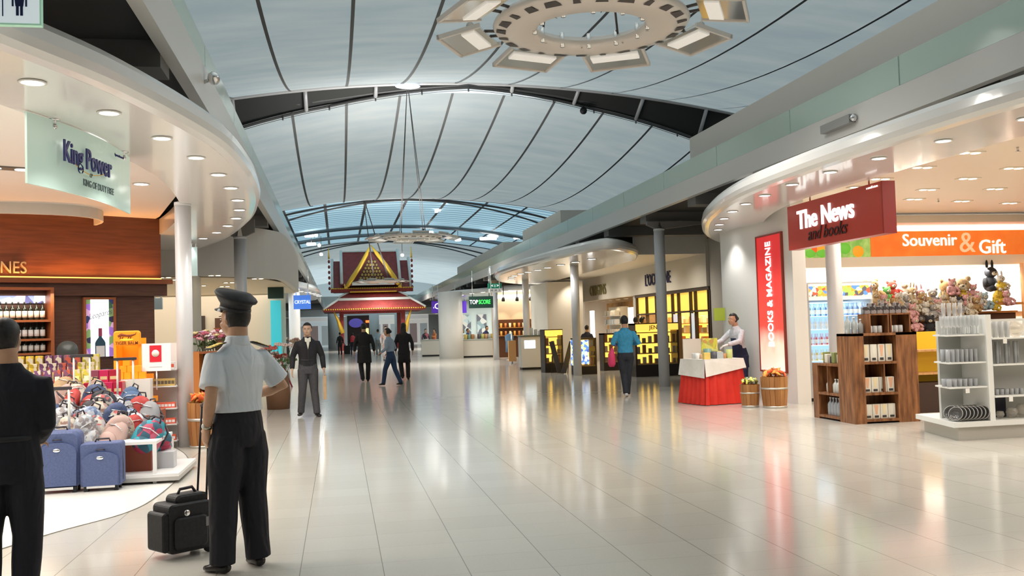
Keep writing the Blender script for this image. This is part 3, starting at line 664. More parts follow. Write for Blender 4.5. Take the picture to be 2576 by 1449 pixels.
MB().box(0, .06, -.2, .6, 0, 2.5).box(2.4, 2.46, -.2, .6, 0, 2.5).box(.06, 2.4, .55, .6, 0, 2.5).build('frame', SHW, t)
for z in (.5, 1.0, 1.5, 2.0): MB().box(.06, 2.4, -.18, .55, z - .03, z).build('board', SHW, t)
for k in range(4):
    for i in range(6):
        o = MB().rbox(-.09, .09, -.08, .08, 0, .26, .02).build('gift_box', patch_mat('gift_%d' % (i % 3), [(.2, .4, .7), (.8, .8, .85), (.7, .1, .1), (.9, .7, .2), (.1, .1, .2)], 10 + i % 3, .4))
        o.location = (14.2 + .36 * i, 17.0, .5 + .5 * k); tag(o, '%s gift box from the left on the %s shelf of the right wooden unit' % (ORD[i], LV[k]), 'box', 'gift boxes in the right unit')
# warm recessed twin spots in the gift shop ceiling
for i, (px, py) in enumerate([(2440, 383), (2550, 422), (2435, 448), (2320, 420), (2215, 449), (2333, 476), (2503, 474), (2300, 500), (2420, 505), (2540, 510), (2160, 470)]):
    p = fl(px, py, 3.57); tt = thing('recessed_spot', '%s twin recessed spotlight in the gift shop ceiling, counted from the right front' % ORD[i], 'spotlight', tuple(p), 0, 'gift shop ceiling spots')
    MB().box(-.17, .17, -.09, .09, -.012, 0).build('housing', WARMW, tt)
    for s_ in (-1, 1): MB().lathe([(.06, -.016), (.001, -.018)], (s_ * .08, 0, 0), n=12).build('lamp', WLAMP, tt)
for i, (px, py) in enumerate([(2360, 500), (2560, 370)]):
    p = fl(px, py, 3.57); tt = thing('sprinkler', '%s sprinkler head in the gift shop ceiling' % ORD[i], 'sprinkler', tuple(p)); MB().cyl((0, 0, 0), (0, 0, -.06), .015).lathe([(.04, -.06), (.001, -.065)], n=10).build('head', CHROME, tt)

# ---- wooden display cabinet
CX0, CX1, CY = 6.97, 7.95, 12.15
def zat(py, Y=12.15, px=2200): return aty(px, py, Y).z
ht = zat(838); t = thing('display_cabinet', 'dark-grained wooden display cabinet with open compartments of candle sets', 'cabinet', (CX0, CY, 0))
W_, D_ = CX1 - CX0, .42; xs = [0, .17, .62, W_]
z1, z2 = zat(988), zat(910)
MB().box(0, .17, 0, .03, 0, ht).box(0, .03, .03, D_, 0, ht).box(.14, .17, .03, D_, 0, ht).build('left_post', ACACIA, t)
MB().box(.66, W_, 0, .03, 0, ht).box(W_ - .03, W_, .03, D_, 0, ht).box(.66, .69, .03, D_, 0, ht).build('right_panel', ACACIA, t)
MB().box(.17, .66, D_ - .03, D_, 0, ht).build('back', ACACIA, t)
for z in (.06, z1, z2, ht): MB().box(.0 if z == ht else .17, W_ if z == ht else .66, 0, D_, z - .035, z).build('shelf', ACACIA, t)
MB().box(.46, .48, .01, D_ - .03, z1, z2 - .035).build('divider', ACACIA, t)
BX = MB(); hz = zat(793)
for x0, x1 in ((.30, .60), (.62, .93)): BX.box(x0, x1, .32, .35, ht, hz).box(x0, x0 + .02, .05, .32, ht, hz).box(x1 - .02, x1, .05, .32, ht, hz).box(x0, x1, .05, .35, hz, hz + .02)
bo = BX.build('top_crate', ACACIA); bo.location = (CX0, CY, 0); tag(bo, 'pair of joined small wooden crates standing on the wooden display cabinet', 'crate')
h2 = zat(912, 13.3, 2055)
t = thing('display_cabinet', 'lower wooden display cabinet wing on the left of the taller one', 'cabinet', (CX0, CY + D_, 0)); d2 = 13.32 - CY - D_
MB().box(0, .4, d2 - .16, d2, 0, h2).build('end_post', ACACIA, t); MB().box(.36, .4, 0, d2 - .16, 0, h2).build('back', ACACIA, t)
for z in (.06, h2 * .48, h2): MB().box(0, .36, 0, d2 - .16, z - .035, z).build('shelf', ACACIA, t)
MB().box(0, .36, .30, .32, h2 * .48, h2 - .035).build('divider', ACACIA, t)
CAND = [(.82, .80, .70), (.80, .45, .28), (.85, .72, .45)]
def candle_set(label, m, h=.2):
    t = thing('candle_box', label, 'gift set', (0, 0, 0))
    MB().rbox(-.055, .055, -.03, .03, 0, h, .008).build('box', mat('box_card', (.78, .75, .66), .6), t)
    MB().add([(-.035, -.032, h * .95), (.035, -.032, h * .95), (.012, -.032, h * .3), (-.012, -.032, h * .3)], [(0, 1, 2, 3)]).build('window_print', m, t)
    MB().box(-.03, .03, -.034, -.03, h * .08, h * .22).build('band', mat('box_band', (.05, .05, .05), .5), t); return t
for lv, (z, h) in enumerate(((.06, .2), (z1, .21), (z2, .24))):
    nm = ('lowest', 'middle', 'top')[lv]
    for i in range(4):
        if lv == 1 and i == 3: pass
        c = candle_set('%s boxed candle set from the left in the %s compartment of the wooden cabinet' % (ORD[i], nm), mat('candle_%d' % ((i + lv) % 3), CAND[(i + lv) % 3], .5), h)
        c.location = (CX0 + .235 + .118 * i, CY + .09, z); c['group'] = 'boxed candles in the wooden cabinet'
        if lv == 2: c.scale = (.9, .9, 1)
JAR = mat('grey_jar', (.36, .38, .40), .15)
for i in range(5):
    o = bottle('glass_bottle', 'x', 'bottle', .26, .045, JAR, None); o.location = (CX0 + .09, CY + D_ + .07 + .085 * i - (0), .06); o['label'] = '%s grey glass bottle from the front in the bottom of the lower cabinet wing' % ORD[i]; o['group'] = 'grey bottles in the cabinet wing'
for i in range(4):
    o = bottle('glass_jar', 'x', 'jar', .2, .045, mat('pale_jar', (.55, .56, .52), .15), None); o.location = (CX0 + .09, CY + D_ + .07 + .085 * i - 0 + (.1 if i > 2 else 0), h2 * .48); o['label'] = '%s pale jar from the front in the upper compartment of the lower cabinet wing' % ORD[i]; o['group'] = 'pale jars in the cabinet wing'
for i in range(6):
    o = MB().rbox(-.04, .04, -.04, .04, 0, .1 + .03 * (i % 3), .01).build('small_box', mat('dkbox_%d' % (i % 3), [(.05, .05, .05), (.75, .72, .62), (.25, .28, .1)][i % 3], .5))
    o.location = (CX0 + .12 + .03 * (i % 2), CY + D_ + .08 + .1 * i, h2); tag(o, '%s small box from the front on top of the lower cabinet wing' % ORD[i], 'box', 'small boxes on the cabinet wing')
for i in range(3):
    o = bottle('glass_bottle', 'clear glass bottle standing on the cabinet, %s from the left' % ORD[i], 'bottle', .26 - .03 * i, .04, mat('clearish', (.62, .68, .68), .08, trans=.5), None); o.location = (CX0 + .05 + .1 * i, CY + .2, ht)
for i in range(6):
    o = MB().lathe([(.03, 0), (.035, .01), (.035, .09), (.03, .1)], n=12).build('shot_glass', mat('frosted', (.70, .72, .72), .2)); o.location = (CX0 + .36 + (.32 if i > 2 else 0) + .075 * (i % 3), CY + .15, ht + .001)
    tag(o, '%s frosted glass from the left inside the small top crates' % ORD[i], 'glass', 'glasses in the top crates')
for i in range(7):
    o = MB().rbox(-.045, .045, -.05, .05, 0, .1 + .05 * (i % 2), .01).build('dark_box', patch_mat('dkb_%d' % (i % 2), [(.12, .12, .13), (.30, .28, .28), (.05, .04, .04), (.4, .15, .12)], 20, .4)); o.location = (CX0 + .34 + .095 * i, CY + .2, hz + .02)
    tag(o, '%s dark boxed item from the left on top of the small crates' % ORD[i], 'box', 'dark boxes on the crates')

# ---- white gondola of glassware
GW = mat('gondola_white', (.80, .80, .76), .35); GB = mat('gondola_base', (.55, .52, .46), .5)
t = thing('shelf_unit', 'white shop shelving unit full of glassware at the right edge', 'shelf', (7.05, 10.06, 0))
pts = [(0, 0), (2.6, 0), (2.6, 1.0), (.22, 1.0)]
MB().prism([(p[0] + .04, p[1] + .04) for p in pts], 0, .16).build('plinth', GB, t)
MB().prism([(-.07, -.04), (2.6, -.04), (2.6, 1.04), (.16, 1.06)], .16, .22).build('base_deck', GW, t)
px_ = 1.0 * .42
MB().box(px_, px_ + .07, -.02, .5, .22, 1.46).build('post', GW, t)
MB().box(.12, 2.6, .46, .5, .22, 1.40).build('back_panel', mat('gondola_back', (.55, .55, .52), .5), t)
ZL = [.99, .73]; zt_ = 1.245
gsh = [zt_, .985, .745]
gy = [841, 910, 972]
gsh = [aty(2440, y, 10.1).z for y in gy]; gsr = [aty(2545, y, 10.1).z for y in (848, 914, 993)]
for z in gsh: MB().prism([(-.07, 0), (px_, 0), (px_, .46), (.05, .46)], z - .018, z).build('shelf', GW, t); 
for z in gsr: MB().box(px_ + .07, 2.6, -.04, .46, z - .018, z).build('shelf', GW, t)
for k, (sx_, sz) in enumerate(((.10, gsh[2]), (.62, gsr[0]), (.66, gsr[2]))): MB().box(sx_, sx_ + .05, -.045, -.04, sz - .07, sz - .018).build('price_tag', mat('tag_white', (.85, .83, .78), .5), t)
GL = mat('glassware', (.70, .72, .73), .06, trans=.55, alpha=.75); GL2 = mat('glassware_grey', (.50, .51, .52), .1, trans=.3, alpha=.9)
def flute(h, label='x'):
    t = thing('champagne_flute', label, 'glass', (0, 0, 0))
    MB().lathe([(.028, 0), (.026, .004), (.004, .012), (.004, h * .35)], n=10).build('stem', GL, t)
    MB().lathe([(.004, h * .35), (.022, h * .5), (.026, h * .75), (.024, h)], n=10).build('bowl', GL, t); return t
gi = 0
u = []
pr_ = flute(.22)
row(pr_, [(7.05 - .02 + .055 * i + (.03 if r else 0), 10.06 + .07 + .15 * r, gsh[0]) for r in (0, 1) for i in range(8)], '%s tall flute from the front left on the top white shelf', 'flutes on the top shelf', u)
pr_ = flute(.38)
row(pr_, [(7.05 + .14 + .075 * i, 10.42, gsh[0]) for i in range(4)], '%s extra tall flute from the left standing behind the others on the top shelf', 'extra tall flutes', [])
def tumbler(h, r, m, nm='tumbler'):
    return MB().lathe([(r * .8, 0), (r * .85, .006), (r, h), (r * .92, h), (r * .78, .012), (.001, .012)], n=12).build(nm, m)
def trow(pr, pts, fmt, grp, cat):
    for i, p in enumerate(pts):
        o = pr if i == 0 else pr.copy()
        if i: COL.objects.link(o)
        o.location = p; tag(o, fmt % ORD[i], cat, grp)
trow(tumbler(.15, .027, GL2), [(7.02 + .06 * i + .03 * r, 10.13 + .14 * r, gsh[1]) for r in (0, 1) for i in range(7)], '%s cylinder glass from the front left on the second white shelf', 'cylinder glasses on the second shelf', 'glass')
trow(tumbler(.09, .032, GL2), [(7.02 + .068 * i + .02 * r, 10.13 + .12 * r, gsh[2]) for r in (0, 1) for i in range(6)], '%s short glass from the front left on the third white shelf', 'short glasses on the third shelf', 'glass')
trow(tumbler(.19, .035, GL), [(7.58 + .08 * i, 10.14, gsr[0]) for i in range(4)], '%s wine tumbler right of the post on the top shelf', 'tumblers right of the post', 'glass')
trow(tumbler(.26, .022, GL2), [(7.57 + .06 * i, 10.16 + .04 * (i % 2), gsr[1]) for i in range(8)], '%s slim vase right of the post on the second shelf', 'slim vases right of the post', 'vase')
trow(tumbler(.07, .03, GL2), [(7.58 + .065 * i, 10.14, gsr[2]) for i in range(7)], '%s small cup right of the post on the third shelf', 'small cups right of the post', 'cup')
# ashtray discs standing on edge on the base deck
disc = thing('glass_dish', 'x', 'dish', (0, 0, 0)); 
MB().lathe([(.001, 0), (.075, .0), (.085, .012), (.085, .026), (.07, .028), (.06, .012), (.001, .012)], n=18).build('dish_body', mat('smoky_glass', (.09, .085, .08), .12), disc)
MB().lathe([(.083, .027), (.086, .03), (.08, .031)], n=18, cap=False).build('rim_line', mat('rim_grey', (.5, .48, .45), .2), disc)
k = 0
for r in range(2):
    for i in range(8):
        o = disc if k == 0 else dup(disc); o['label'] = '%s dark glass dish from the left standing on edge, %s row of the bottom deck' % (ORD[i], ('front', 'back')[r]); o['group'] = 'glass dishes on the bottom deck'
        o.rotation_euler = (radians(68), 0, radians(-58)); o.location = (7.05 + .04 + .05 * i + .05 * r, 10.12 + .16 * r, .22 + .082); k += 1
for i, (x, z, r) in enumerate(((7.98, gsr[0] + .0, .11), (7.88, .22, .07), (8.02, .22, .09), (7.72, .22, .05))):
    tt = thing('glass_bowl', '%s round clear glass bowl right of the post, %s' % (('big', 'middle-sized', 'wide', 'small')[i], 'on the top shelf' if z > 1 else 'on the bottom deck'), 'bowl', (x, 10.2, z))
    MB().lathe([(r * .4, 0), (r * .5, .01), (r, r * .9), (r * .75, r * 1.7), (r * .7, r * 1.72), (r * .93, r * .9), (r * .4, .03), (.001, .03)], n=18).build('bowl', mat('bowl_glass', (.85, .80, .72), .05, trans=.75, alpha=.7), tt)
o = MB().box(-.16, .16, -.02, .02, 0, .34).build('presentation_box', mat('navy_box', (.012, .012, .03), .3)); o.location = (7.75, 10.36, .22); tag(o, 'dark navy presentation box standing behind the bowls on the bottom deck', 'box')
tt = thing('yellow_shelf', 'yellow book shelf glimpsed between the wooden cabinet and white shelving', 'shelf', (8.7, 13.5, 0))
MB().box(-.3, 1.2, 0, .05, .1, 1.22).build('yellow_back', mat('yellow_panel', (.75, .48, .02), .5), tt)
for z in (.6, .95): MB().box(-.3, 1.2, -.3, 0, z - .03, z).build('board', LWOOD, tt)
MB().box(-.3, 1.2, -.35, .0, 0, .45).build('dark_base', mat('dark_brown', (.05, .025, .018), .5), tt)
p = atx(2110, 315, RIGHT); tt = thing('wall_camera', 'grey box camera on the right upper floor fascia', 'camera', (RIGHT, p.y, p.z)); MB().box(-.1, 0, -.45, .35, -.06, .06).build('housing', mat('cam_grey', (.3, .3, .29), .5), tt); MB().cyl((-.05, -.45, 0), (-.05, -.52, 0), .05).build('lens', CHROME, tt)
p = atx(538, 197, LEFT + .1); tt = thing('floodlight', 'chrome floodlight on the left balustrade', 'lamp', tuple(p)); MB().ball((0, 0, 0), (.07, .12, .07), 12).build('lamp_head', CHROME, tt); MB().cyl((0, 0, 0), (-.12, 0, -.05), .02).build('arm', CHROME, tt)

# ---- seller's table
a, b_, c_ = fl(1712, 1014), fl(1778, 1020), fl(1868, 1014)
ux = (c_ - b_); uy = (a - b_); 
rz = math.atan2(ux.y, ux.x); Lx = ux.length; Ly = uy.length
t = thing('draped_table', 'table draped in red pleated cloth in front of the white pillar', 'table', tuple(b_), rz)
Ly = .75; tz = .80
def pleats(x0, y0, x1, y1, z0, z1, n, amp=.018, flare=.05):
    mb = MB(); N_ = n * 8; A = []; B = []
    d = Vector((x1 - x0, y1 - y0)); q = Vector((d.y, -d.x)).normalized()
    for i in range(N_ + 1):
        s = i / N_; w = amp * (1 + sin(s * n * 2 * pi)) + .006 * sin(s * 37)
        b0 = Vector((x0, y0)) + d * s; b1_ = Vector((x0, y0)) + d * s + d.normalized() * (s - .5) * 2 * (flare + .02); A.append((*(b0 + q * w * .35), z1)); B.append((*(b1_ + q * (w * 1.5 + flare)), z0))
    return mb.strip(A, B)
REDC = noise_mat('red_cloth', (.58, .018, .008), (.70, .03, .015), 3, .6)
pl = MB()
for e in ((0, 0, Lx, 0), (0, Ly, 0, 0), (Lx, 0, Lx, Ly), (Lx, Ly, 0, Ly)):
    q = pleats(*e, .01, tz - .01, max(4, int(8 * (Vector(e[:2]) - Vector(e[2:])).length))); pl.add(q.v, q.f, 0, True)
pl.build('skirt', REDC, t); MB().box(0, Lx, 0, Ly, tz - .03, tz).build('table_top', LWOOD, t)
for x, y in ((.05, .05), (Lx - .05, .05), (.05, Ly - .05), (Lx - .05, Ly - .05)): MB().cyl((x, y, 0), (x, y, tz - .03), .02).build('leg', CHROME, t)
WCL = noise_mat('white_cloth', (.72, .68, .62), (.80, .77, .72), 6, .7)
m_ = MB(); e = .035
m_.box(-e, Lx + e, -e, Ly + e, tz + .001, tz + .008)
m_.add([(-e, -e, tz), (Lx + e, -e, tz), (Lx + e + .03, -e - .03, tz - .16), (-e, -e - .03, tz - .30)], [(0, 1, 2, 3)])
m_.add([(-e, Ly + e, tz), (-e, -e, tz), (-e - .03, -e - .03, tz - .32), (-e - .05, Ly + e, tz - .28)], [(0, 1, 2, 3)])
m_.add([(Lx + e, -e, tz), (Lx + e, Ly + e, tz), (Lx + e + .03, Ly + e, tz - .2), (Lx + e + .03, -e - .03, tz - .18)], [(0, 1, 2, 3)])
cl = m_.build('tablecloth', WCL); cl.location = tuple(b_); cl.rotation_euler = (0, 0, rz); tag(cl, 'white cloth lying over the red draped table', 'tablecloth')
TM = Matrix.Translation(b_) @ Matrix.Rotation(rz, 4, 'Z')
gc = [((.75, .55, .15), .12), ((.20, .35, .30), .18), ((.5, .25, .1), .09), ((.75, .75, .72), .1), ((.1, .1, .12), .13), ((.55, .6, .2), .16), ((.6, .35, .2), .08), ((.45, .5, .5), .12)]
for i in range(22):
    c_, h = gc[i % 8]; x = .08 + (Lx - .16) * ((i * .37) % 1); y = .08 + .55 * ((i * .61) % 1)
    o = tumbler(h, .035 + .012 * (i % 3), mat('ware_%d' % (i % 8), c_, .25), 'jar_of_goods') if i % 3 else MB().rbox(-.06, .06, -.05, .05, 0, h, .01).build('boxed_goods', mat('ware_%d' % (i % 8), c_, .4))
    o.location = TM @ Vector((x, y, tz + .008)); tag(o, '%s of the small wares on the white tablecloth, from the left end' % ORD[i], 'goods', 'wares on the draped table')
tt = thing('poster_stand', 'yellow and green poster board standing behind the table', 'poster', tuple(TM @ Vector((Lx * .72, .68, tz + .01))), rz)
MB().box(-.17, .17, -.01, .01, .02, .36).build('board', patch_mat('seller_poster', [(.62, .66, .08), (.70, .72, .2), (.55, .35, .1), (.45, .5, .1)], 14, .5), tt); MB().box(-.15, .15, -.02, .1, 0, .02).build('foot', BLACK, tt)
tt = thing('white_board', 'plain beige board standing behind the wares', 'board', tuple(TM @ Vector((Lx * .30, .70, tz + .01))), rz); MB().box(-.24, .24, -.01, .01, 0, .36).build('board', mat('beige_board', (.62, .58, .50), .6), tt)
pz = aty(1858, 790, 18.4); tt = tag(MB().box(-.12, .12, -.01, .01, -.13, .13).build('poster', mat('lime_poster', (.45, .55, .06), .5)), 'small lime green poster behind the seller', 'poster'); tt.location = (7.79 - .13, 18.45, 1.62)
MB()
# ---- barrels of wrapped sweets
def barrel(p, r, h, label, sw, swl, pale, n=16):
    t = thing('wooden_barrel', label, 'barrel', tuple(p))
    m = MB(); 
    for k in range(n):
        a0, a1 = 2 * pi * k / n, 2 * pi * (k + .94) / n; vs = []
        for z, f in ((0, .86), (h * .5, .97), (h, 1.0)):
            for a in (a0, a1): vs += [(r * f * cos(a), r * f * sin(a), z), (r * (f - .09) * cos(a), r * (f - .09) * sin(a), z)]
        m.add(vs, [(0, 2, 6, 4), (4, 6, 10, 8), (1, 5, 7, 3), (5, 9, 11, 7), (8, 10, 11, 9), (0, 4, 5, 1), (4, 8, 9, 5), (2, 3, 7, 6), (6, 7, 11, 10)])
    m.build('staves', noise_mat('barrel_wood', (.30, .12, .035), (.50, .24, .08), 2.5, .45, (3, 3, .4)), t)
    MB().lathe([(r * .9, .02), (.001, .03)], n=20).build('bottom', ACACIA, t)
    MB().lathe([(r * .985, h * .60), (r * .995, h * .60), (r * 1.0, h * .66), (r * .99, h * .66)], n=24, cap=False).build('hoop', mat('hoop', (.6, .58, .52), .35, .6), t)
    MB().lathe([(r * .88, .0), (r * .885, .0), (r * .89, .035), (r * .88, .035)], n=24, cap=False).build('hoop', MATS['hoop'], t)
    MB().lathe([(r * .88, h * .55), (r * .6, h * .62), (.001, h * .64)], n=18).build('filler', mat('filler', (.25, .15, .08), .8), t)
    for i in range(n + 4):
        a = i * 2.4; rr = r * .72 * sqrt((i + .5) / (n + 4)); s = r * .36
        mb = MB(); mb.loft([(-s, 0, 0), (-s * .7, 0, 0), (0, 0, .02), (s * .7, 0, 0), (s, 0, 0)], [(s * .55, .004), (s * .25, .02), (s * .55, s * .28), (s * .25, .02), (s * .55, .004)], 8, up=(0, 1, 0))
        o = mb.build('sweet_packet', pale[i % len(pale)]); o.location = (p[0] + rr * cos(a), p[1] + rr * sin(a), h + (.10 - rr * .35) * (1 if r > .18 else .8)); o.rotation_euler = (random.uniform(-.7, .7), random.uniform(-1.1, 1.1), random.uniform(0, 6))
        tag(o, '%s %s' % (ORD[i], swl), 'packet', sw)
    return t
WR = [patch_mat('wrap_red', [(.85, .10, .03), (.9, .25, .05), (.8, .6, .4)], 16, .25), patch_mat('wrap_orange', [(.85, .35, .05), (.6, .35, .08), (.9, .15, .05)], 16, .25)]
WY = [patch_mat('wrap_yellow', [(.70, .68, .06), (.75, .72, .3), (.3, .35, .08)], 14, .25), patch_mat('wrap_green', [(.12, .25, .12), (.7, .65, .55), (.5, .15, .08)], 18, .25), MATS['wrap_yellow']]
barrel(fl(1888, 1024), .165, .39, 'small wooden barrel of yellow wrapped sweets at the red table', 'yellow and green packets in the small barrel', 'yellow or green sweet packet counted outward from the middle of the small barrel', WY)
barrel(fl(1950, 1025), .225, .52, 'larger wooden barrel of red wrapped sweets below the lightbox', 'red packets in the larger right barrel', 'red or orange sweet packet counted outward from the middle of the larger right barrel', WR)

# ================================================================== RIGHT: cosmetics shops
WX = 10.5
yel = lambda n, e: mat(n, (.95, .66, .12), .5, emis=e, ecol=(1, .62, .10))
struct(MB().box(WX, WX + .15, 18.6, 25.9, 0, 3.87).build('wall_right', GREYW))
struct(MB().box(WX - .1, WX + .15, 25.9, 41, 2.50, 3.87).build('wall_right', mat('header_paint', (.70, .67, .60), .5)))
struct(MB().box(WX, WX + .15, 32.85, 33.2, 0, 2.5).build('wall_right', mat('header_paint')))
struct(MB().box(WX + .02, 14.6, 40.2, 40.4, 0, 3.2).build('wall_right', WARMW))
struct(MB().box(14.6, 14.8, 25.9, 40.3, 0, 3.3).build('wall_back', mat('yellow_wall', (.80, .55, .20), .6)))
tag(text('wall_lettering', 'ORIGINS', .60, mat('olive_letters', (.22, .20, .08), .4), None, TXT((WX - .13, 37.5, 2.88), -pi / 2), .015, .0, 1.05), 'olive green ORIGINS letters on the shop header', 'sign')
tag(text('wall_lettering', "L'OCCITANE", .56, mat('navy_letters', (.02, .02, .10), .4), None, TXT((WX - .13, 30.1, 2.93), -pi / 2), .015, .0, .80), "dark blue L'OCCITANE letters on the shop header behind the column", 'sign')
t = thing('shop_front', 'yellow lit shop front with dark framed windows and shelves', 'shop front', (WX, 29.4, 0))
fr = MB(); fr.box(-.05, .1, -3.5, 3.45, 2.40, 2.50); FY = [-3.5, -3.35, -2.3, -1.9, -.85, -.3, .8, 1.3, 2.3, 3.4]
for y in FY: fr.box(-.03, .08, y - .03, y + .03, 0, 2.4)
fr.box(-.03, .08, -3.5, 3.45, 1.78, 1.83); fr.build('window_frame', mat('dark_frame', (.06, .035, .02), .4), t)
for i in range(len(FY) - 1): MB().box(.06, .08, FY[i] + .03, FY[i + 1] - .03, 1.84, 2.4).build('upper_pane', yel('yellow_pane', .75), t)
MB().box(.9, .95, -3.5, 3.45, .0, 1.8).build('lit_back_wall', yel('yellow_back', 1.3), t)
for z in (.45, .8, 1.15, 1.45): MB().box(.55, .9, -3.4, 3.4, z - .03, z).build('shelf', mat('honey_shelf', (.55, .33, .10), .4), t)
for (ya, yb) in ((-2.3, -1.9), (-.85, -.35)): MB().box(.0, .05, ya, yb, .35, 1.75).build('poster', noise_mat('poster_blue_pink', (.45, .65, .72), (.72, .55, .55), 2.2, .4, emis=.5, ecol=(.6, .6, .65)), t)
for k, z in enumerate((.45, .8, 1.15, 1.45)):
    for i in range(13):
        o = MB().rbox(-.09, .09, -.1, .1, 0, .16 + .07 * ((i + k) % 2), .02).build('cosmetics_box', mat('cosm_%d' % ((i * 3 + k) % 4), [(.45, .40, .30), (.60, .25, .10), (.30, .28, .25), (.75, .70, .60)][(i * 3 + k) % 4], .4))
        o.location = (WX + .7, 29.4 - 3.2 + .5 * i, z); tag(o, '%s item from the right on the %s shelf of the yellow shop front' % (ORD[i], LV[k if k < 3 else 4]), 'box', 'cosmetics in the yellow shop front')
area('yellow_front_glow', (WX + .45, 29.4, 2.35), .6, 6, 90, (1, .75, .35))
# Origins interior
t = thing('wall_display', 'honey wood wall display with white boxes in the shop left of the yellow one', 'display', (WX + .6, 36.6, 0))
HW = noise_mat('honey_wood', (.42, .22, .06), (.55, .32, .11), 3, .5)
MB().box(.35, .4, -3.2, 3.4, 0, 2.4).build('back_panel', HW, t)
MB().box(.0, .35, .2, 1.9, .1, 2.2).build('white_unit', mat('unit_white', (.72, .68, .58), .5), t)
for z in (.7, 1.1, 1.5, 1.85): MB().box(-.25, .0, .2, 1.9, z - .03, z).build('shelf', WHITE, t)
for sg, y in ((0, 2.9), (1, -2.6)): MB().box(-.5, -.4, y - .2, y + .2, .3, 2.1).build('lightbox', mat('white_lightbox', (1, 1, 1), .4, emis=1.5), t)
for k, z in enumerate((.7, 1.1, 1.5, 1.85)):
    for i in range(5):
        o = MB().rbox(-.09, .09, -.11, .11, 0, .2, .02).build('white_box', mat('cosm_white_%d' % (k % 2), [(.75, .8, .85), (.85, .8, .7)][k % 2], .4)); o.location = (WX + .47, 36.95 + .33 * i, z)
        tag(o, '%s pale box from the right on the %s shelf of the honey wood display' % (ORD[i], LV[k if k < 3 else 4]), 'box', 'pale boxes in the honey wood display')
for i in range(6): downlight((WX + .3, 34 + 1.05 * i, 2.46), '%s warm downlight inside the honey wood shop' % ORD[i], 'honey shop downlights', r=.07, m=WLAMP, power=20 if i % 2 else 0, col=(1, .8, .5))
# white block and beyond
t = MB().box(8.15, 9.62, 37, 40.3, 0, 3.25).build('wall_block', mat('block_paint', (.66, .62, .54), .6)); tag(t, 'plain cream wall block between the warm café and the honey wood shop', 'wall block')
t = MB().box(9.62, 10.4, 40.0, 40.25, 0, 3.25).build('wall_block', MATS['block_paint']); tag(t, 'cream return wall joining the block to the honey wood shop', 'wall block')
# warm café-like shop at Y 48
struct(MB().box(7.7, 13.5, 48.0, 48.2, 0, 4.0).build('wall_back', noise_mat('warm_back', (.55, .40, .25), (.66, .50, .34), .8, .5)))
tag(MB().box(7.7, 11.2, 47.6, 47.75, 2.98, 3.16).build('strip_light', mat('strip_white', (1, 1, 1), .4, emis=4)), 'long white strip light over the warm brown shop', 'light')
t = thing('back_shelf', 'dark shelf of glinting bottles along the wall of the warm brown shop', 'shelf', (9.3, 47.6, 0)); MB().box(-1.4, 1.5, 0, .35, 0, 1.9).build('carcass', mat('brown_shelf', (.10, .035, .012), .4), t)
for z in (1.1, 1.5): MB().box(-1.38, 1.48, -.15, 0, z - .03, z).build('board', SHW, t)
for k, z in enumerate((1.1, 1.5)):
    for i in range(12):
        o = tumbler(.22, .06, mat('amber_%d' % (i % 3), [(.75, .35, .05), (.5, .15, .03), (.85, .7, .4)][i % 3], .1), 'amber_jar'); o.location = (8.05 + .23 * i, 47.52, z); tag(o, '%s amber jar from the left on the %s board of the dark shelf' % (ORD[i], ('lower', 'upper')[k]), 'jar', 'amber jars on the dark shelf')
for i in range(4): spot('wall_washer', (8.2 + .9 * i, 47.35, 2.9), 45, (1, .8, .55), 60, .5, .03, (radians(18), 0, 0))
for i in range(5):
    tt = thing('track_spot', '%s warm track spotlight from the left in the warm brown shop' % ORD[i], 'spotlight', (8.1 + .7 * i, 46.9, 3.0), 0, 'track spots'); MB().cyl((0, 0, 0), (0, .05, -.18), .07, .09).build('housing', BLACK, tt); MB().lathe([(.08, -.19), (.001, -.2)], (0, .05, 0), n=10).build('lens', WLAMP, tt); MB().cyl((0, 0, 0), (0, 0, .6), .02).build('stem', BLACK, tt)

# kiosks and counters in front of the shops
def kiosk(p, w, d, h, rz, label, shelves=3, pic=None, top=True):
    t = thing('display_kiosk', label, 'kiosk', tuple(p), rz); bh = .22 * h
    MB().box(0, w, 0, d, 0, bh).build('base', mat('kiosk_black', (.02, .015, .015), .3), t)
    MB().box(.03, w - .03, d - .06, d - .02, bh, h).build('lit_back', yel('kiosk_yellow', 1.25), t)
    f = MB(); 
    for x in (0, w - .05): f.box(x, x + .05, 0, d, bh, h)
    f.box(0, w, 0, d, h - .05, h); f.build('frame', MATS['dark_frame'], t)
    for k in range(shelves): MB().box(.05, w - .05, .02, d - .06, bh + (h - bh) * (k + .0) / shelves + (.01 if k else -.0), bh + (h - bh) * k / shelves + .035).build('shelf', mat('kiosk_shelf', (.35, .22, .08), .4), t)
    if top: MB().box(.02, w - .02, -.03, d - .05, h - .18 * h / 1.3, h - .03).build('lit_header', yel('kiosk_header', 1.0), t)
    if pic: MB().box(-.02, 0, .03, d - .03, bh + .03, h - .05).build('picture_panel', pic, t)
    nb = max(3, int(w / .17)); j = 0
    for k in range(shelves):
        z = bh + (h - bh) * k / shelves + .035
        if top and k == shelves - 1 and shelves > 3: continue
        for i in range(nb):
            o = MB().rbox(-.045, .045, -.04, .04, 0, .13 + .05 * ((i + k) % 3), .01).build('boxed_cosmetic', mat('kiosk_box_%d' % ((i + k) % 3), [(.22, .15, .10), (.40, .33, .25), (.28, .12, .06)][(i + k) % 3], .4))
            o.location = Matrix.Translation(p) @ Matrix.Rotation(rz, 4, 'Z') @ Vector((.12 + (w - .24) * i / (nb - 1), .12, z))
            tag(o, '%s box from the left, %s shelf up, %s' % (ORD[i], ORD[k], label.replace(' of the woman in turquoise', '').replace('behind the woman in turquoise', '')), 'box', 'boxes in the ' + label)
    return t
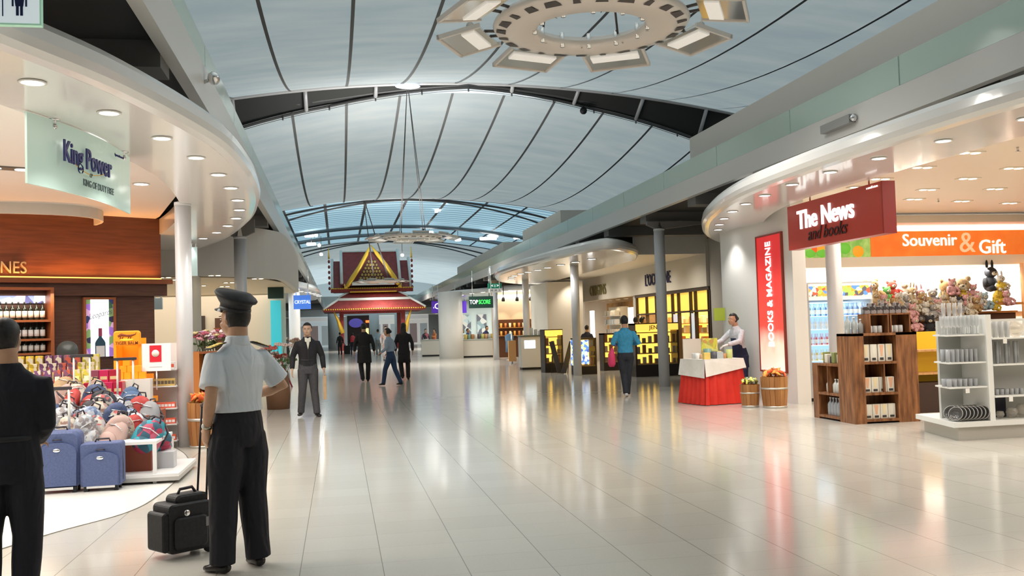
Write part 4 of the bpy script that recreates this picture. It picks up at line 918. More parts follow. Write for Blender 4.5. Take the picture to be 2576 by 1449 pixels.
BLUEP = patch_mat('blue_picture', [(.10, .25, .75), (.85, .9, .95), (.05, .12, .45), (.45, .65, .9), (.75, .8, .3)], 13, .3, 1.0)
q = fl(1597, 948); kiosk(Vector((q.x, 25.6, 0)), 1.28, .6, zat(812, 25.6, 1650), 0, 'wide yellow lit kiosk behind the woman in turquoise', 4)
text('kiosk_name', 'JENZIL', .16, mat('kiosk_letters', (.35, .20, .02), .5), [o for o in COL.objects if o.get('label', '').startswith('wide yellow lit kiosk')][0], TXT((.64, -.04, zat(812, 25.6, 1650) - .13)), .004, .01)
q = fl(1520, 933); kiosk(q, .55, .5, zat(838, q.y, 1540), 0, 'low yellow lit kiosk left of the woman in turquoise', 3, None, False)
q = fl(1455, 943); kiosk(q, .62, .55, zat(850, q.y, 1480), radians(8), 'kiosk with a blue and white picture side', 3, BLUEP, False)
MB().box(.02, .36, -.025, 0, .32, zat(850, q.y, 1480) - .06).build('front_picture', BLUEP, [o for o in COL.objects if o.get('label', '') == 'kiosk with a blue and white picture side'][0])
q = fl(1372, 938); kiosk(q, .62, .5, zat(828, q.y, 1400), radians(4), 'yellow lit kiosk left of the dark easels', 4, None)
def counter(p, w, d, h, rz, label, m, topm, scr=None):
    t = thing('sales_counter', label, 'counter', tuple(p), rz)
    MB().box(.04, w - .04, .04, d - .04, 0, .08).build('plinth', BLACK, t); MB().rbox(0, w, 0, d, .08, h - .05, .03, axis='z').build('body', m, t); MB().box(-.03, w + .03, -.03, d + .03, h - .05, h).build('worktop', topm, t)
    if scr: MB().box(w * .15, w * .6, -.01, 0, h * .62, h * .85).build('lit_panel', mat('lit_panel', (.85, .95, 1), .4, emis=1.6), t)
    return t
q = fl(1312, 931); counter(q, .85, .7, zat(843, q.y, 1340), radians(-3), 'white sales counter with a small lit panel', mat('counter_white', (.68, .66, .62), .4), mat('counter_top', (.10, .13, .12), .3), True)
for i in range(3):
    o = MB().rbox(-.05, .05, -.05, .05, 0, .25 - .05 * i, .02).build('till_display', mat('till_grey', (.5, .55, .58), .3)); o.location = (q.x + .45 + .15 * i, q.y + .3, zat(843, q.y, 1340)); tag(o, '%s grey till device from the left on the white counter' % ORD[i], 'till')
for i, (px, a) in enumerate(((1398, -.22), (1440, .2))):
    q = fl(px, 940); tt = thing('sign_easel', '%s dark leaning board on an easel between the kiosks' % ('left' if i == 0 else 'right'), 'easel', tuple(q)); 
    MB().add([(-.16 - a, 0, .02), (.0 - a, 0, .02), (.1 + a * .3, .25, 1.0), (-.06 + a * .3, .25, 1.0), (-.16 - a, .03, .02), (.0 - a, .03, .02), (.1 + a * .3, .28, 1.0), (-.06 + a * .3, .28, 1.0)], [(0, 1, 2, 3), (4, 7, 6, 5), (0, 4, 5, 1), (1, 5, 6, 2), (2, 6, 7, 3), (3, 7, 4, 0)]).build('board', mat('easel_board', (.035, .03, .028), .4), tt); MB().cyl((0, .25, .9), (0, .6, 0), .015).build('rear_leg', BLACK, tt)
q = fl(1292, 915); tt = thing('tan_bag_stand', 'tan and orange bag hanging stand left of the white counter', 'stand', tuple(q)); MB().box(-.2, .1, -.1, .1, .1, .95).build('bag_panel', mat('tan_panel', (.55, .30, .12), .5), tt); MB().cyl((-.05, 0, 0), (-.05, 0, 1.3), .03).build('post', CHROME, tt)
q = fl(1268, 893); tt = thing('glass_showcase', 'tall lit glass showcase left of the tan bag stand', 'showcase', tuple(q)); MB().box(0, .75, 0, .5, 0, .25).build('base', mat('counter_cream', (.70, .66, .58), .4), tt); MB().box(.03, .72, .42, .45, .25, 1.75).build('lit_back', mat('cool_lit', (.7, .8, .78), .4, emis=.7), tt)
MB().box(0, .75, 0, .5, 1.75, 1.82).box(0, .03, 0, .03, .25, 1.75).box(.72, .75, 0, .03, .25, 1.75).build('frame', mat('showcase_frame', (.6, .5, .38), .4), tt)
for z in (.7, 1.1, 1.45): MB().box(.02, .73, .02, .42, z, z + .02).build('glass_shelf', CLEAR, tt)
q = fl(1283, 905); tt = thing('garment_stand', 'stand with a slate blue garment hanging beside the glass showcase', 'stand', tuple(q)); MB().cyl((0, 0, 0), (0, 0, 1.25), .02).cyl((0, 0, 0), (0, 0, .02), .2).build('pole', CHROME, tt); MB().loft([(0, 0, .35), (0, 0, .8), (0, 0, 1.1), (0, 0, 1.2)], [(.2, .1), (.18, .09), (.22, .08), (.08, .04)], 14, up=(1, 0, 0)).build('garment', mat('slate_garment', (.12, .22, .34), .8), tt)
struct(MB().box(6.4, 14, 60.6, 60.8, 0, 3.6).build('wall_back', mat('pale_teal_wall', (.70, .76, .72), .5)))
for i in range(6):
    x = 7.0 + 1.0 * i; o = MB().box(-.3, .3, 0, .1, .3, 2.4).build('wall_poster', patch_mat('far_poster_%d' % (i % 2), [(.55, .65, .65), (.3, .4, .42), (.75, .72, .66), (.15, .15, .18)], 3 + i % 2, .5)); o.location = (x, 60.45, 0); tag(o, '%s distant poster panel from the left on the pale wall behind the long counter' % ORD[i], 'poster', 'posters behind the long counter')
area('shop_ceiling_light', (9.5, 56.5, 3.2), 4, 5, 260, (.95, 1, .97))
for (px0, px1, py, lab) in ((1163, 1240, 900, 'long white display counter under the green shop sign'), (1060, 1098, 897, 'small white counter near the far pillar')):
    a, b_ = fl(px0, py), fl(px1, py); counter(a, (b_ - a).length, .8, .95, math.atan2((b_ - a).y, (b_ - a).x) * .3, lab, mat('counter_cream', (.70, .66, .58), .4), mat('glass_top', (.5, .55, .5), .15))
a = fl(1175, 899)
for i in range(10):
    o = tumbler(.25, .1, mat('ware_%d' % (i % 8)), 'perfume_display'); o.location = (a.x + .18 * i, a.y + .35, .95); tag(o, '%s small display from the left on the long distant counter' % ORD[i], 'display', 'small displays on the distant counter')
# signs further down the hall
def board(px0, px1, py0, py1, Y, m, label, txt=None, tm=None, size=None, th=.15, hang=True, bold=.012, sx=1):
    a, b_ = aty(px0, py0, Y), aty(px1, py1, Y); w = b_.x - a.x; h = a.z - b_.z
    t = thing('hanging_sign', label, 'sign', ((a.x + b_.x) / 2, Y, b_.z)); MB().box(-w / 2, w / 2, 0, th, 0, h).build('box', m, t)
    if hang:
        for s_ in (-1, 1): MB().cyl((s_ * w * .35, th / 2, h), (s_ * w * .35, th / 2, max(h + .3, 4.13 - b_.z)), .02).build('rod', CHROME, t)
    for k, (s, f, dx, dz, mm, xs) in enumerate(txt or []): text('lettering', s, h * f, mm, t, TXT((dx * w, -.012, h * (.5 + dz))), .008, bold, xs)
    return t
GRN = mat('neon_green', (.05, .9, .1), .4, emis=1.6); WLT = mat('white_letter', (.95, .95, .95), .4, emis=.8)
board(1180, 1241, 746, 774, 43.0, mat('dark_green', (.02, .06, .05), .4), 'dark green sign reading TOPSCORE in white and green letters', [('TOP', .50, -.31, 0, WLT, .74), ('SCORE', .50, .14, 0, GRN, .66)])
board(1228, 1262, 713, 725, 40.0, mat('exit_green', (.01, .22, .13), .4, emis=.2), 'small green exit direction sign with white symbols', [('< i >', .8, 0, 0, WLT, 1)])
board(1231, 1262, 726, 735, 39.9, mat('info_white', (.7, .7, .68), .4, emis=.2), 'white pictogram strip below the green exit sign', [('H  H  >', .8, 0, 0, mat('dark_letter', (.1, .1, .12), .5), 1)])
PUR = mat('purple_sign', (.10, .03, .45), .4, emis=.35)
board(1086, 1106, 758, 787, 56, PUR, 'purple gate sign left of the thick white pillar', [('C', .7, .2, .05, WLT, 1), ("'", .5, -.25, -.2, WLT, 1)])
board(1141, 1174, 758, 787, 56, PUR, 'purple sign reading 36 right of the thick white pillar', [('36', .7, -.22, .05, WLT, .9)])
BLU = mat('blue_sign', (.08, .22, .75), .4, emis=.5)
board(738, 782, 743, 777, 40, BLU, 'glowing blue sign reading CRYSTAL above the left shops', [('CRYSTAL', .34, .02, 0, WLT, .8)])
board(673, 713, 703, 750, 26, mat('deep_green', (.015, .05, .045), .4), 'dark green box sign hanging in front of the left upper wall', None, th=.3)
board(478, 497, 622, 694, 19.3, mat('pale_sign', (.62, .80, .78), .3, emis=.25), 'frosted sign with a green edge hanging beside the nearest left column', None, th=.03)
board(1846, 1868, 600, 664, 20.5, mat('pale_sign'), 'pale sign with a turquoise edge hanging left of the red lightbox pillar', [('t.a', .3, .2, -.2, mat('dark_letter'), 1)], th=.3)
board(384, 408, 750, 778, 24, mat('slate_sign', (.20, .27, .33), .4), 'small slate blue sign beside the brown wine wall', None, th=.1)
tag(MB().box(*(lambda a, b: (a.x, b.x, 37.2, 37.3, 0, a.z))(aty(706, 756, 37.2), aty(718, 756, 37.2))).build('turquoise_panel', mat('turquoise', (.05, .55, .68), .4, emis=.35)), 'turquoise lit panel on the left past the pilot', 'panel')
a, b_ = aty(680, 756, 29.7), aty(708, 850, 29.7); tag(MB().box(a.x, b_.x, 29.7, 29.8, 0, a.z).build('turquoise_panel', MATS['turquoise']), 'wider turquoise wall panel just right of the pilot cap', 'panel')
# ================================================================== LEFT: duty-free shop
# curved hanging glass sign
PANE = mat('frosted_sign_glass', (.62, .80, .72), .18, emis=.10, ecol=(.7, .95, .85), spec=.6)
t = thing('hanging_sign', 'curved frosted glass sign reading King Power hanging from the left canopy', 'sign', (-2.38, 8.0, 0))
A_, B_ = Vector((-2.38, 8.0)), Vector((-2.02, 10.0)); dv = B_ - A_; ang = math.atan2(dv.y, dv.x); Ls = dv.length
t.rotation_euler = (0, 0, ang)
def sgx(s): return (Ls * s, -.10 * sin(pi * s) * 1.0)
zb0, zt0 = 2.72, 3.29
m_ = MB(); n = 18; top = []; 
P0 = [sgx(i / n) for i in range(n + 1)]
m_.prism([(x, y) for x, y in P0] + [(x, y + .018) for x, y in P0[::-1]], zb0, zt0); m_.build('glass', PANE, t)
NAVY = mat('navy_lettering', (.01, .015, .16), .35); GOLDL = mat('gold_swoosh', (.75, .50, .15), .35)
text('lettering', 'King Power', .25, NAVY, t, TXT((Ls * .40, -.125, 3.035), radians(0)), .006, .018, .80)
text('motto_lettering', 'KING OF DUTY FREE', .085, mat('grey_lettering', (.10, .14, .14), .4), t, TXT((Ls * .50, -.125, 2.83)), .003, .002, .8)
text('corner_lettering', 'by mutual accord', .036, NAVY, t, TXT((Ls * .74, -.11, 3.20)), .003, .002, .8)
text('emblem', 'CP', .05, MATS['grey_lettering'], t, TXT((Ls * .42, -.125, 2.91)), .003, .002, .8, .3)
MB().tube([Vector((Ls * (.18 + .42 * k / 16), -.12, 3.03 - .11 * sin(pi * k / 16 * .9))) for k in range(17)], .005, 5).build('swoosh', GOLDL, t)
for s_ in (.17, .88):
    x, y = sgx(s_); MB().cyl((x, y, zt0 - .06), (x, y, 3.5), .013).ball((x, y, zt0 - .05), .025, 8).cyl((x, y, 3.29), (x, y, 3.31), .045).build('hanger', CHROME, t)
# restroom sign at the top corner
a, b_ = aty(100, 60, 6.0), aty(0, 62, 6.0)
t = thing('restroom_sign', 'pale green edged restroom sign with two figures, top left corner', 'sign', (a.x, 6.0, a.z))
MB().box(-.46, 0, 0, .04, 0, .24).build('panel', mat('wc_panel', (.72, .82, .85), .3, emis=.45), t)
MB().box(-.47, .008, -.002, .042, -.010, 0).box(0, .008, -.002, .042, 0, .24).build('edge', mat('wc_edge', (.35, .62, .45), .3, emis=.3), t)
PG = mat('pictogram', (.03, .05, .16), .5)
def figure(x, skirt):
    mb = MB(); mb.ball((x, -.006, .215), (.018, .004, .018), 12)
    mb.add([(x - .032, -.006, .19), (x + .032, -.006, .19), (x + (.05 if skirt else .022), -.006, .10), (x - (.05 if skirt else .022), -.006, .10)], [(0, 1, 2, 3)])
    mb.box(x - .019, x - .004, -.007, -.002, .045, .11).box(x + .004, x + .019, -.007, -.002, .045, .11)
    mb.box(x - .042, x - .032, -.007, -.002, .10, .19).box(x + .032, x + .042, -.007, -.002, .10, .19); return mb
figure(-.11, False).build('man_figure', PG, t); figure(-.29, True).build('woman_figure', PG, t); MB().box(-.205, -.2, -.007, 0, .04, .235).build('divider', PG, t)
for x in (-.1, -.4): MB().cyl((x, .02, .24), (x, .02, .75), .01).build('rod', CHROME, t)
# ceiling details
for i, (px, py) in enumerate([(355, 462), (262, 600), (60, 613), (343, 577)]):
    p = fl(px, py, 3.57); downlight(tuple(p), '%s round downlight in the left shop ceiling' % ORD[i], 'left shop ceiling downlights', r=.09)
for i, (px, py) in enumerate([(20, 422), (55, 578), (20, 606)]):
    p = fl(px, py, 3.57); tt = thing('recessed_spot', '%s twin recessed spotlight in the left shop ceiling' % ORD[i], 'spotlight', tuple(p), radians(25)); MB().box(-.32, .32, -.11, .11, -.015, 0).build('housing', mat('housing_dark', (.12, .10, .08), .5), tt)
    for s_ in (-1, 1): MB().lathe([(.08, -.018), (.001, -.02)], (s_ * .15, 0, 0), n=12).build('lamp', LAMP, tt)
p = fl(307, 573, 3.57); tt = thing('dome_camera', 'small black dome camera in the left shop ceiling', 'camera', tuple(p)); MB().lathe([(.09, 0), (.09, -.03), (.001, -.03)], n=14).build('base', WHITE, tt); MB().ball((0, 0, -.04), (.07, .07, .06), 12).build('dome', BLACK, tt)
p = fl(120, 545, 3.57)
e = smooth_path([(p.x - 1.9 + .0, p.y + 2.4, 0), (p.x - .1, p.y + .9, 0), (p.x + 1.0, p.y - .6, 0), (p.x + .5, p.y - 1.6, 0), (p.x - 1.5, p.y - 1.8, 0), (p.x - 3.4, p.y - .2, 0), (p.x - 3.4, p.y + 1.8, 0)], 6, True)
struct(MB().wall([(q.x, q.y) for q in e + e[:1]], 3.40, 3.572, .04).build('trim_102', mat('oval_cove', (.62, .58, .52), .5)))
tag(MB().box(-7.5, -3.25, 6.5, 6.62, 3.34, 3.56).build('cove_light', mat('cove_left', (1, 1, 1), .5, emis=2.5)), 'bright white cove light in the left shop ceiling', 'light')
# brown wine wall
WA, WB = Vector((-3.05, 17.5)), Vector((-7.2, 14.8))
def wl(px, py, off=0): return plane_hit(px, py, WA, WB)
ud = (WB - WA).normalized(); wang = math.atan2(-ud.y, -ud.x)   # local +x runs towards the hall
def wx(px, py): q = wl(px, py); return (Vector((q.x, q.y)) - WB).length, q.z
LW = (WA - WB).length
BRW = noise_mat('brown_veneer', (.070, .028, .018), (.10, .042, .027), 3, .45, (1, 1, 14), 4)
BRU = noise_mat('red_brown_veneer', (.105, .032, .014), (.15, .048, .022), 3, .4, (.6, 1, 8), 4)
t = thing('wine_wall', 'dark brown veneered wine wall with a glowing orange cornice', 'wall unit', (WB.x, WB.y, 0), wang)
zc = wx(200, 702)[1]
MB().box(-2, LW - .12, .0, .3, 0, zc - .25).build('lower_panel', BRW, t)
MB().box(-2, LW + .06, -.12, .3, zc - .28, zc - .08).build('cornice_band', BRW, t)
MB().box(-2, LW + .12, -.22, .3, zc - .08, zc).build('cornice_ledge', mat('cornice_top', (.20, .06, .02), .4), t)
MB().box(-2, LW + .03, .05, .3, zc, 3.57).build('upper_panel', BRU, t)
MB().box(-2, LW, -.03, .0, zc + .005, zc + .03).build('glow_strip', mat('orange_glow', (1, .45, .08), .5, emis=3.5, ecol=(1, .38, .06)), t)
for k in range(5):
    q = WB + (WA - WB) * (k + .5) / 5; nn = Vector((ud.y, -ud.x)); nn = nn if nn.y < 0 else -nn
    area('cornice_glow', (q.x + nn.x * .1, q.y + nn.y * .1, zc + .06), .9, .06, 7, (1, .42, .10), (pi, 0, wang))
x_, z_ = wx(28, 682); text('lettering', 'WINES', .27, mat('brass_letters', (.45, .36, .24), .3, .6), t, TXT((x_ - .12, -.0, zc + .16)), .03, .0, .85)
# picture + bottle shelves
xa, za = wx(0, 736); xb, zb1 = wx(111, 766); xL = wx(-70, 740)[0]
MB().box(xL, xb, -.05, .0, zb1 + .02, za).build('lit_picture', patch_mat('flower_picture', [(.75, .85, .95), (.95, .95, 1), (.10, .10, .25), (.8, .5, .6), (.25, .3, .55)], 7, .3, 1.3), t)
SHB = mat('shelf_brown', (.30, .09, .03), .4)
zs = [wx(60, 806)[1], wx(60, 853)[1], wx(60, 888)[1]]
MB().box(xb, xb + .05, -.32, 0, .6, za + .03).box(xL - .3, xb + .05, -.32, 0, za + .03, za + .07).build('shelf_side', SHB, t)
for z in zs: MB().box(xL, xb, -.32, 0, z - .035, z).build('shelf', SHB, t)
WM = Matrix.Translation((WB.x, WB.y, 0)) @ Matrix.Rotation(wang, 4, 'Z')
GLB = mat('dark_bottle', (.012, .018, .012), .12)
for k, z in enumerate(zs):
    pr_ = bottle('wine_bottle', 'x', 'bottle', .285 if k < 2 else .24, .038, GLB, mat('bottle_label_%d' % k, [(.80, .74, .60), (.85, .84, .84), (.7, .7, .66)][k], .6), None)
    pts = [tuple(WM @ Vector((xb - .08 - .088 * i, -.17, z))) for i in range(14)]
    row(pr_, pts, '%s wine bottle from the right on the ' + ('top', 'middle', 'lowest')[k] + ' wine shelf', 'wine bottles on the ' + ('top', 'middle', 'lowest') [k] + ' wine shelf', [])
area('bottle_shelf_light', tuple(WM @ Vector((xb - .5, -.45, za - .02))), 1.2, .1, 12, (1, .85, .65), (0, 0, wang))
# lit niche with a bottle picture
xa, za = wx(213, 754); xb2, zb2 = wx(284, 896); tt = thing('advertising_lightbox', 'bright white lightbox showing a dark wine bottle on the brown wall', 'lightbox', (WB.x, WB.y, 0), wang)
MB().box(xa, xb2, -.04, -.005, zb2, za).build('side_picture', patch_mat('vine_picture', [(.02, .03, .10), (.03, .08, .04), (.15, .25, .10), (.25, .12, .45), (.02, .02, .05), (.5, .3, .5)], 9, .3, .5), tt)
x1, x2 = xa + (xb2 - xa) * .17, xa + (xb2 - xa) * .82
MB().box(x1, x2, -.055, -.04, zb2, za).build('white_panel', mat('lightbox_white', (1, 1, 1), .4, emis=1.9, ecol=(.93, .97, 1)), tt)
f = MB(); f.box(xa - .04, xa, -.06, 0, zb2 - .04, za + .04).box(xb2, xb2 + .04, -.06, 0, zb2 - .04, za + .04).box(xa, xb2, -.06, 0, za, za + .04).build('frame', SHB, tt)
hb = (za - zb2) * .5; xc = (x1 + x2) / 2
def flatbottle(r, h): return [(r, 0), (r, h * .48), (r * .8, h * .56), (r * .3, h * .68), (r * .28, h * 1.0)]
pr2 = flatbottle(.085, hb); poly = [(xc + r, zb2 + z) for r, z in pr2] + [(xc - r, zb2 + z) for r, z in pr2[::-1]]
MB().add([(x, -.057, z) for x, z in poly] + [(x, -.066, z) for x, z in poly], [tuple(range(10)), tuple(range(10, 20))[::-1]] + [(i, (i + 1) % 10, 10 + (i + 1) % 10, 10 + i) for i in range(10)]).build('bottle_picture', mat('bottle_print', (.02, .07, .12), .4), tt)
MB().box(xc - .03, xc + .03, -.068, -.06, zb2 + hb * .72, zb2 + hb).build('capsule_print', mat('capsule_print', (.35, .05, .12), .4), tt)
MB().box(xc - .07, xc + .07, -.068, -.06, zb2, zb2 + hb * .38).build('label_print', mat('label_print', (.75, .76, .8), .4), tt)
text('script_lettering', 'Leopards', .13, mat('grey_script', (.15, .15, .2), .5), tt, TXT((xc, -.058, zb2 + (za - zb2) * .74), 0, radians(14)), .002, -.002, .8, .5)
# dark counter under the niche
tt = thing('back_counter', 'dark low counter along the foot of the brown wine wall', 'counter', tuple(WM @ Vector((LW - 3.2, -.5, 0))), wang); MB().box(0, 2.6, 0, .45, 0, .95).build('body', mat('counter_dark', (.05, .02, .014), .4), tt); MB().box(-.02, 2.62, -.02, .47, .95, 1.0).build('worktop', BLACK, tt)
# white wall behind, beyond the brown wall
struct(MB().box(-3.0, -2.88, 19.0, 21.2, 0, 2.75).build('wall_left', WARMW))
# curved white bulkhead over the flower shop
BUL = [(-9, 20.6), (-5, 20.6), (-3.4, 20.8), (-2.3, 21.4), (-1.55, 22.4), (-1.28, 24), (-1.25, 30)]
struct(MB().wall([(p.x, p.y) for p in smooth_path([(*p, 0) for p in BUL], 5)], 2.76, 3.87, .12).build('wall_left', mat('drum_white', (.72, .69, .65), .6)))
struct(MB().prism([(-9, 20.7), (-5, 20.7), (-3.4, 20.9), (-2.35, 21.5), (-1.62, 22.5), (-1.33, 24), (-1.3, 30), (-9, 30)], 2.74, 2.76).build('ceiling', mat('flower_ceiling', (.80, .68, .50), .5)))
struct(MB().box(-9, -1.6, 30, 30.15, 0, 2.75).build('wall_back', WARMW))
for i, (px, py) in enumerate([(415, 697), (431, 703), (540, 692), (576, 710), (648, 700), (505, 718), (565, 720)]):
    p = fl(px, py, 2.74); tt = thing('recessed_spot', '%s warm recessed spotlight in the ceiling above the flower shop' % ORD[i], 'spotlight', tuple(p), 0, 'flower shop ceiling spots'); MB().box(-.14, .14, -.07, .07, -.012, 0).build('housing', WARMW, tt)
    for s_ in (-1, 1): MB().lathe([(.05, -.016), (.001, -.018)], (s_ * .07, 0, 0), n=10).build('lamp', WLAMP, tt)
a, b_ = aty(488, 795, 29.9), aty(517, 900, 29.9); o = MB().box(a.x, b_.x, 29.88, 29.98, .02, a.z).build('door_1', mat('dark_door', (.05, .035, .03), .5)); struct(o)
a, b_ = aty(537, 800, 29.5), aty(575, 900, 29.5); tt = thing('wall_shelf', 'dark wall shelf of small goods behind the flower display', 'shelf', (a.x, 29.5, 0)); MB().box(0, b_.x - a.x, .3, .35, .4, a.z).build('back_panel', mat('shelf_dark'), tt)
for k in range(4): MB().box(0, b_.x - a.x, 0, .3, .5 + .4 * k, .53 + .4 * k).build('board', SHB, tt)
# flower shelving left of the pilot
p = aty(487, 980, 17.3)
tt = thing('flower_shelf', 'dark shelf unit with an orange wooden end panel under artificial flowers', 'shelf', (p.x, 17.3, 0)); w = aty(575, 980, 17.3).x - p.x; hz = aty(490, 885, 17.3).z
MB().box(0, .10, 0, .6, .04, hz).build('end_panel', mat('orange_wood', (.62, .22, .05), .4), tt); MB().box(.10, w, .5, .6, .0, hz).build('back', mat('shelf_dark'), tt)
for z in (.3, .62, hz): MB().box(.10, w, 0, .5, z - .04, z).build('board', SHB, tt)
PET = [(.75, .35, .40), (.80, .60, .62), (.70, .60, .30), (.85, .78, .75), (.45, .10, .15), (.55, .30, .45)]
def flower(label, c, h, group):
    t = thing('artificial_flower', label, 'flower', (0, 0, 0), 0, group)
    MB().tube([(0, 0, 0), (.01, 0, h * .5), (0, .01, h)], .005, 5).build('stem', mat('stem_green', (.08, .14, .05), .7), t)
    mb = MB()
    for k in range(7): mb.ball((.045 * cos(k * .9), .045 * sin(k * .9), h + .012 * (k % 2)), (.035, .03, .018), 7)
    mb.ball((0, 0, h + .02), .025, 7); mb.build('petals', c, t)
    MB().add([(0, 0, h * .4), (.06, .02, h * .55), (.1, .0, h * .5), (.05, -.02, h * .42)], [(0, 1, 2, 3)]).build('leaf', MATS['stem_green'], t); return t
for i in range(30):
    fm = mat('petal_%d' % (i % 6), PET[i % 6], .7); o = flower('%s artificial flower from the left in the cluster left of the pilot' % ORD[i], fm, .22 + .14 * ((i * .37) % 1), 'flowers beside the pilot')
    o.location = (p.x + .06 + (w - .05) * i / 30, 17.35 + .4 * ((i * .61) % 1), hz); o.rotation_euler = (random.uniform(-.3, .3), random.uniform(-.35, .35), random.uniform(0, 6))
for k, z in enumerate((.3, .62)):
    for i in range(6):
        o = MB().lathe([(.05, 0), (.06, .08), (.045, .12), (.05, .17)], n=10).build('small_pot', mat('pot_%d' % (i % 3), [(.55, .45, .1), (.35, .3, .35), (.5, .12, .12)][i % 3], .4)); o.location = (p.x + .2 + (w - .3) * i / 6, 17.45, z); tag(o, '%s small pot from the left on the %s board under the flowers' % (ORD[i], ('lower', 'upper')[k]), 'pot', 'pots under the flowers')
# dried flowers and magazines right of the pilot
p = aty(700, 990, 15.6 + 4)
tt = thing('display_stand', 'dark stand of dried flowers just right of the pilot', 'stand', (p.x, p.y, 0)); MB().lathe([(.22, 0), (.24, .3), (.2, .75), (.001, .76)], n=14).build('tub', mat('tub_brown', (.20, .10, .05), .6), tt)
for i in range(22):
    fm = mat('dry_%d' % (i % 4), [(.55, .35, .30), (.40, .28, .18), (.70, .55, .50), (.55, .12, .10)][i % 4], .8); o = flower('%s dried flower counted outward from the stem of the stand right of the pilot' % ORD[i], fm, .35 + .4 * ((i * .37) % 1), 'dried flowers right of the pilot')
    a = i * 2.4; o.location = (p.x + .16 * sqrt(i / 22) * cos(a), p.y + .16 * sqrt(i / 22) * sin(a), .70); o.rotation_euler = (.45 * sin(a + pi) , .45 * cos(a), 0)
q = fl(712, 975); tt = thing('leaning_rack', 'leaning dark red framed brochure rack right of the pilot', 'rack', tuple(q), radians(20))
MB().add([(-.25, 0, 0), (.25, 0, 0), (.0, .5, 1.0), (-.45, .5, 1.0), (-.25, .03, 0), (.25, .03, 0), (.0, .53, 1.0), (-.45, .53, 1.0)], [(0, 1, 2, 3), (4, 7, 6, 5), (0, 4, 5, 1), (1, 5, 6, 2), (2, 6, 7, 3), (3, 7, 4, 0)]).build('board', patch_mat('brochures', [(.75, .72, .75), (.6, .5, .6), (.35, .1, .12), (.5, .55, .75)], 12, .5), tt)
MB().cyl((.26, 0, 0), (.01, .5, 1.0), .022).cyl((-.26, 0, 0), (-.46, .5, 1.0), .022).build('rail', mat('rail_red', (.32, .03, .06), .4), tt)
# barrel of sweets left of the pilot
q = fl(518, 1124); barrel(q, .235, .60, 'wooden barrel of red wrapped sweets between the column and the pilot', 'red packets in the left barrel', 'red packet counted outward from the middle of the left barrel', WR)
# ---- orange balm display and white boxed goods near the column
TB = mat('balm_orange', (.95, .33, .01), .4, emis=.12)
c0 = aty(287, 1000, 13.4); x1 = aty(355, 1000, 13.4).x; ztop = aty(320, 832, 13.4).z; w = x1 - c0.x
t = thing('balm_display', 'orange TIGER BALM display stand with stacked boxes', 'display', (c0.x, 13.4, 0))
MB().rbox(0, w, -.01, .06, ztop - .20, ztop, .04).build('header', TB, t); MB().box(0, .035, 0, .4, .35, ztop - .18).box(w - .035, w, .05, .4, .6, ztop - .18).box(0, w, .36, .4, .35, ztop - .1).build('side', TB, t)
MB().box(0, w, 0, .38, .33, .36).box(.03, w, .0, .38, 1.02, 1.04).build('shelf', TB, t); MB().box(0, w, .02, .4, 0, .33).build('base', mat('base_white', (.75, .73, .7), .4), t)
text('lettering', 'TIGER BALM', .062, mat('balm_brown', (.25, .05, .01), .5), t, TXT((w / 2, -.018, ztop - .165)), .003, .002, .85)
mb = MB().loft([(w * .18, -.015, ztop - .075), (w * .3, -.015, ztop - .05), (w * .5, -.015, ztop - .065), (w * .66, -.015, ztop - .065), (w * .82, -.015, ztop - .05), (w * .86, -.015, ztop - .025)], [(.014, .006), (.018, .006), (.013, .006), (.014, .006), (.006, .004), (.003, .003)], 8)
for x in (.3, .38, .6, .68): mb.cyl((w * x, -.015, ztop - .06), (w * (x - .05), -.015, ztop - .105), .005)
mb.build('animal_emblem', MATS['balm_brown'], t)
MB().ball((w * .5, -.012, ztop - .12), (w * .26, .004, .018), 14).build('grass_emblem', mat('balm_yellow', (.9, .7, .05), .5), t)
n = 0
for r, cnt in enumerate((4, 3, 1)):
    for i in range(cnt):
        o = MB().rbox(-.042, .042, -.04, .04, 0, .085, .008).build('balm_box', TB); o.location = (c0.x + .10 + .075 * r * .5 + .09 * i + .03, 13.2, 1.045 - .09 + .086 * r + .0); 
        n += 1; tag(o, '%s orange balm box of the little pyramid, from the bottom left' % ORD[n - 1], 'box', 'balm boxes in the pyramid')
bo = MB().box(0, .46, 0, .2, .0, .93).build('plinth_block', mat('plinth_white', (.75, .72, .68), .4)); bo.location = (c0.x + .05, 13.1, .02); tag(bo, 'white plinth under the pyramid of orange balm boxes', 'plinth')
# white poster with red square
a, b_ = aty(357, 865, 13.3), aty(430, 932, 13.3)
t = thing('framed_poster', 'white framed poster with a red square beside the orange stand', 'poster', (a.x, 13.3, b_.z)); w = b_.x - a.x; h = a.z - b_.z
MB().box(0, w, -.01, .01, 0, h).build('sheet', mat('poster_white', (.82, .82, .82), .3, emis=.15), t); MB().box(w * .27, w * .68, -.016, -.01, h * .33, h * .93).build('red_square', mat('poster_red', (.75, .02, .04), .4), t)
o = MB().lathe([(h * .13, 0), (h * .13, .004), (.001, .005)], n=20).build('round_emblem', mat('poster_cream', (.85, .80, .70), .4), t); o.matrix_local = Matrix.Translation((w * .475, -.016, h * .64)) @ Matrix.Rotation(pi / 2, 4, 'X')
MB().box(w * .25, w * .7, -.013, -.01, h * .14, h * .16).build('text_line', mat('poster_grey', (.5, .5, .5), .5), t); MB().cyl((w * .5, .0, 0), (w * .5, 0, -.25), .01).build('stem', CHROME, t)
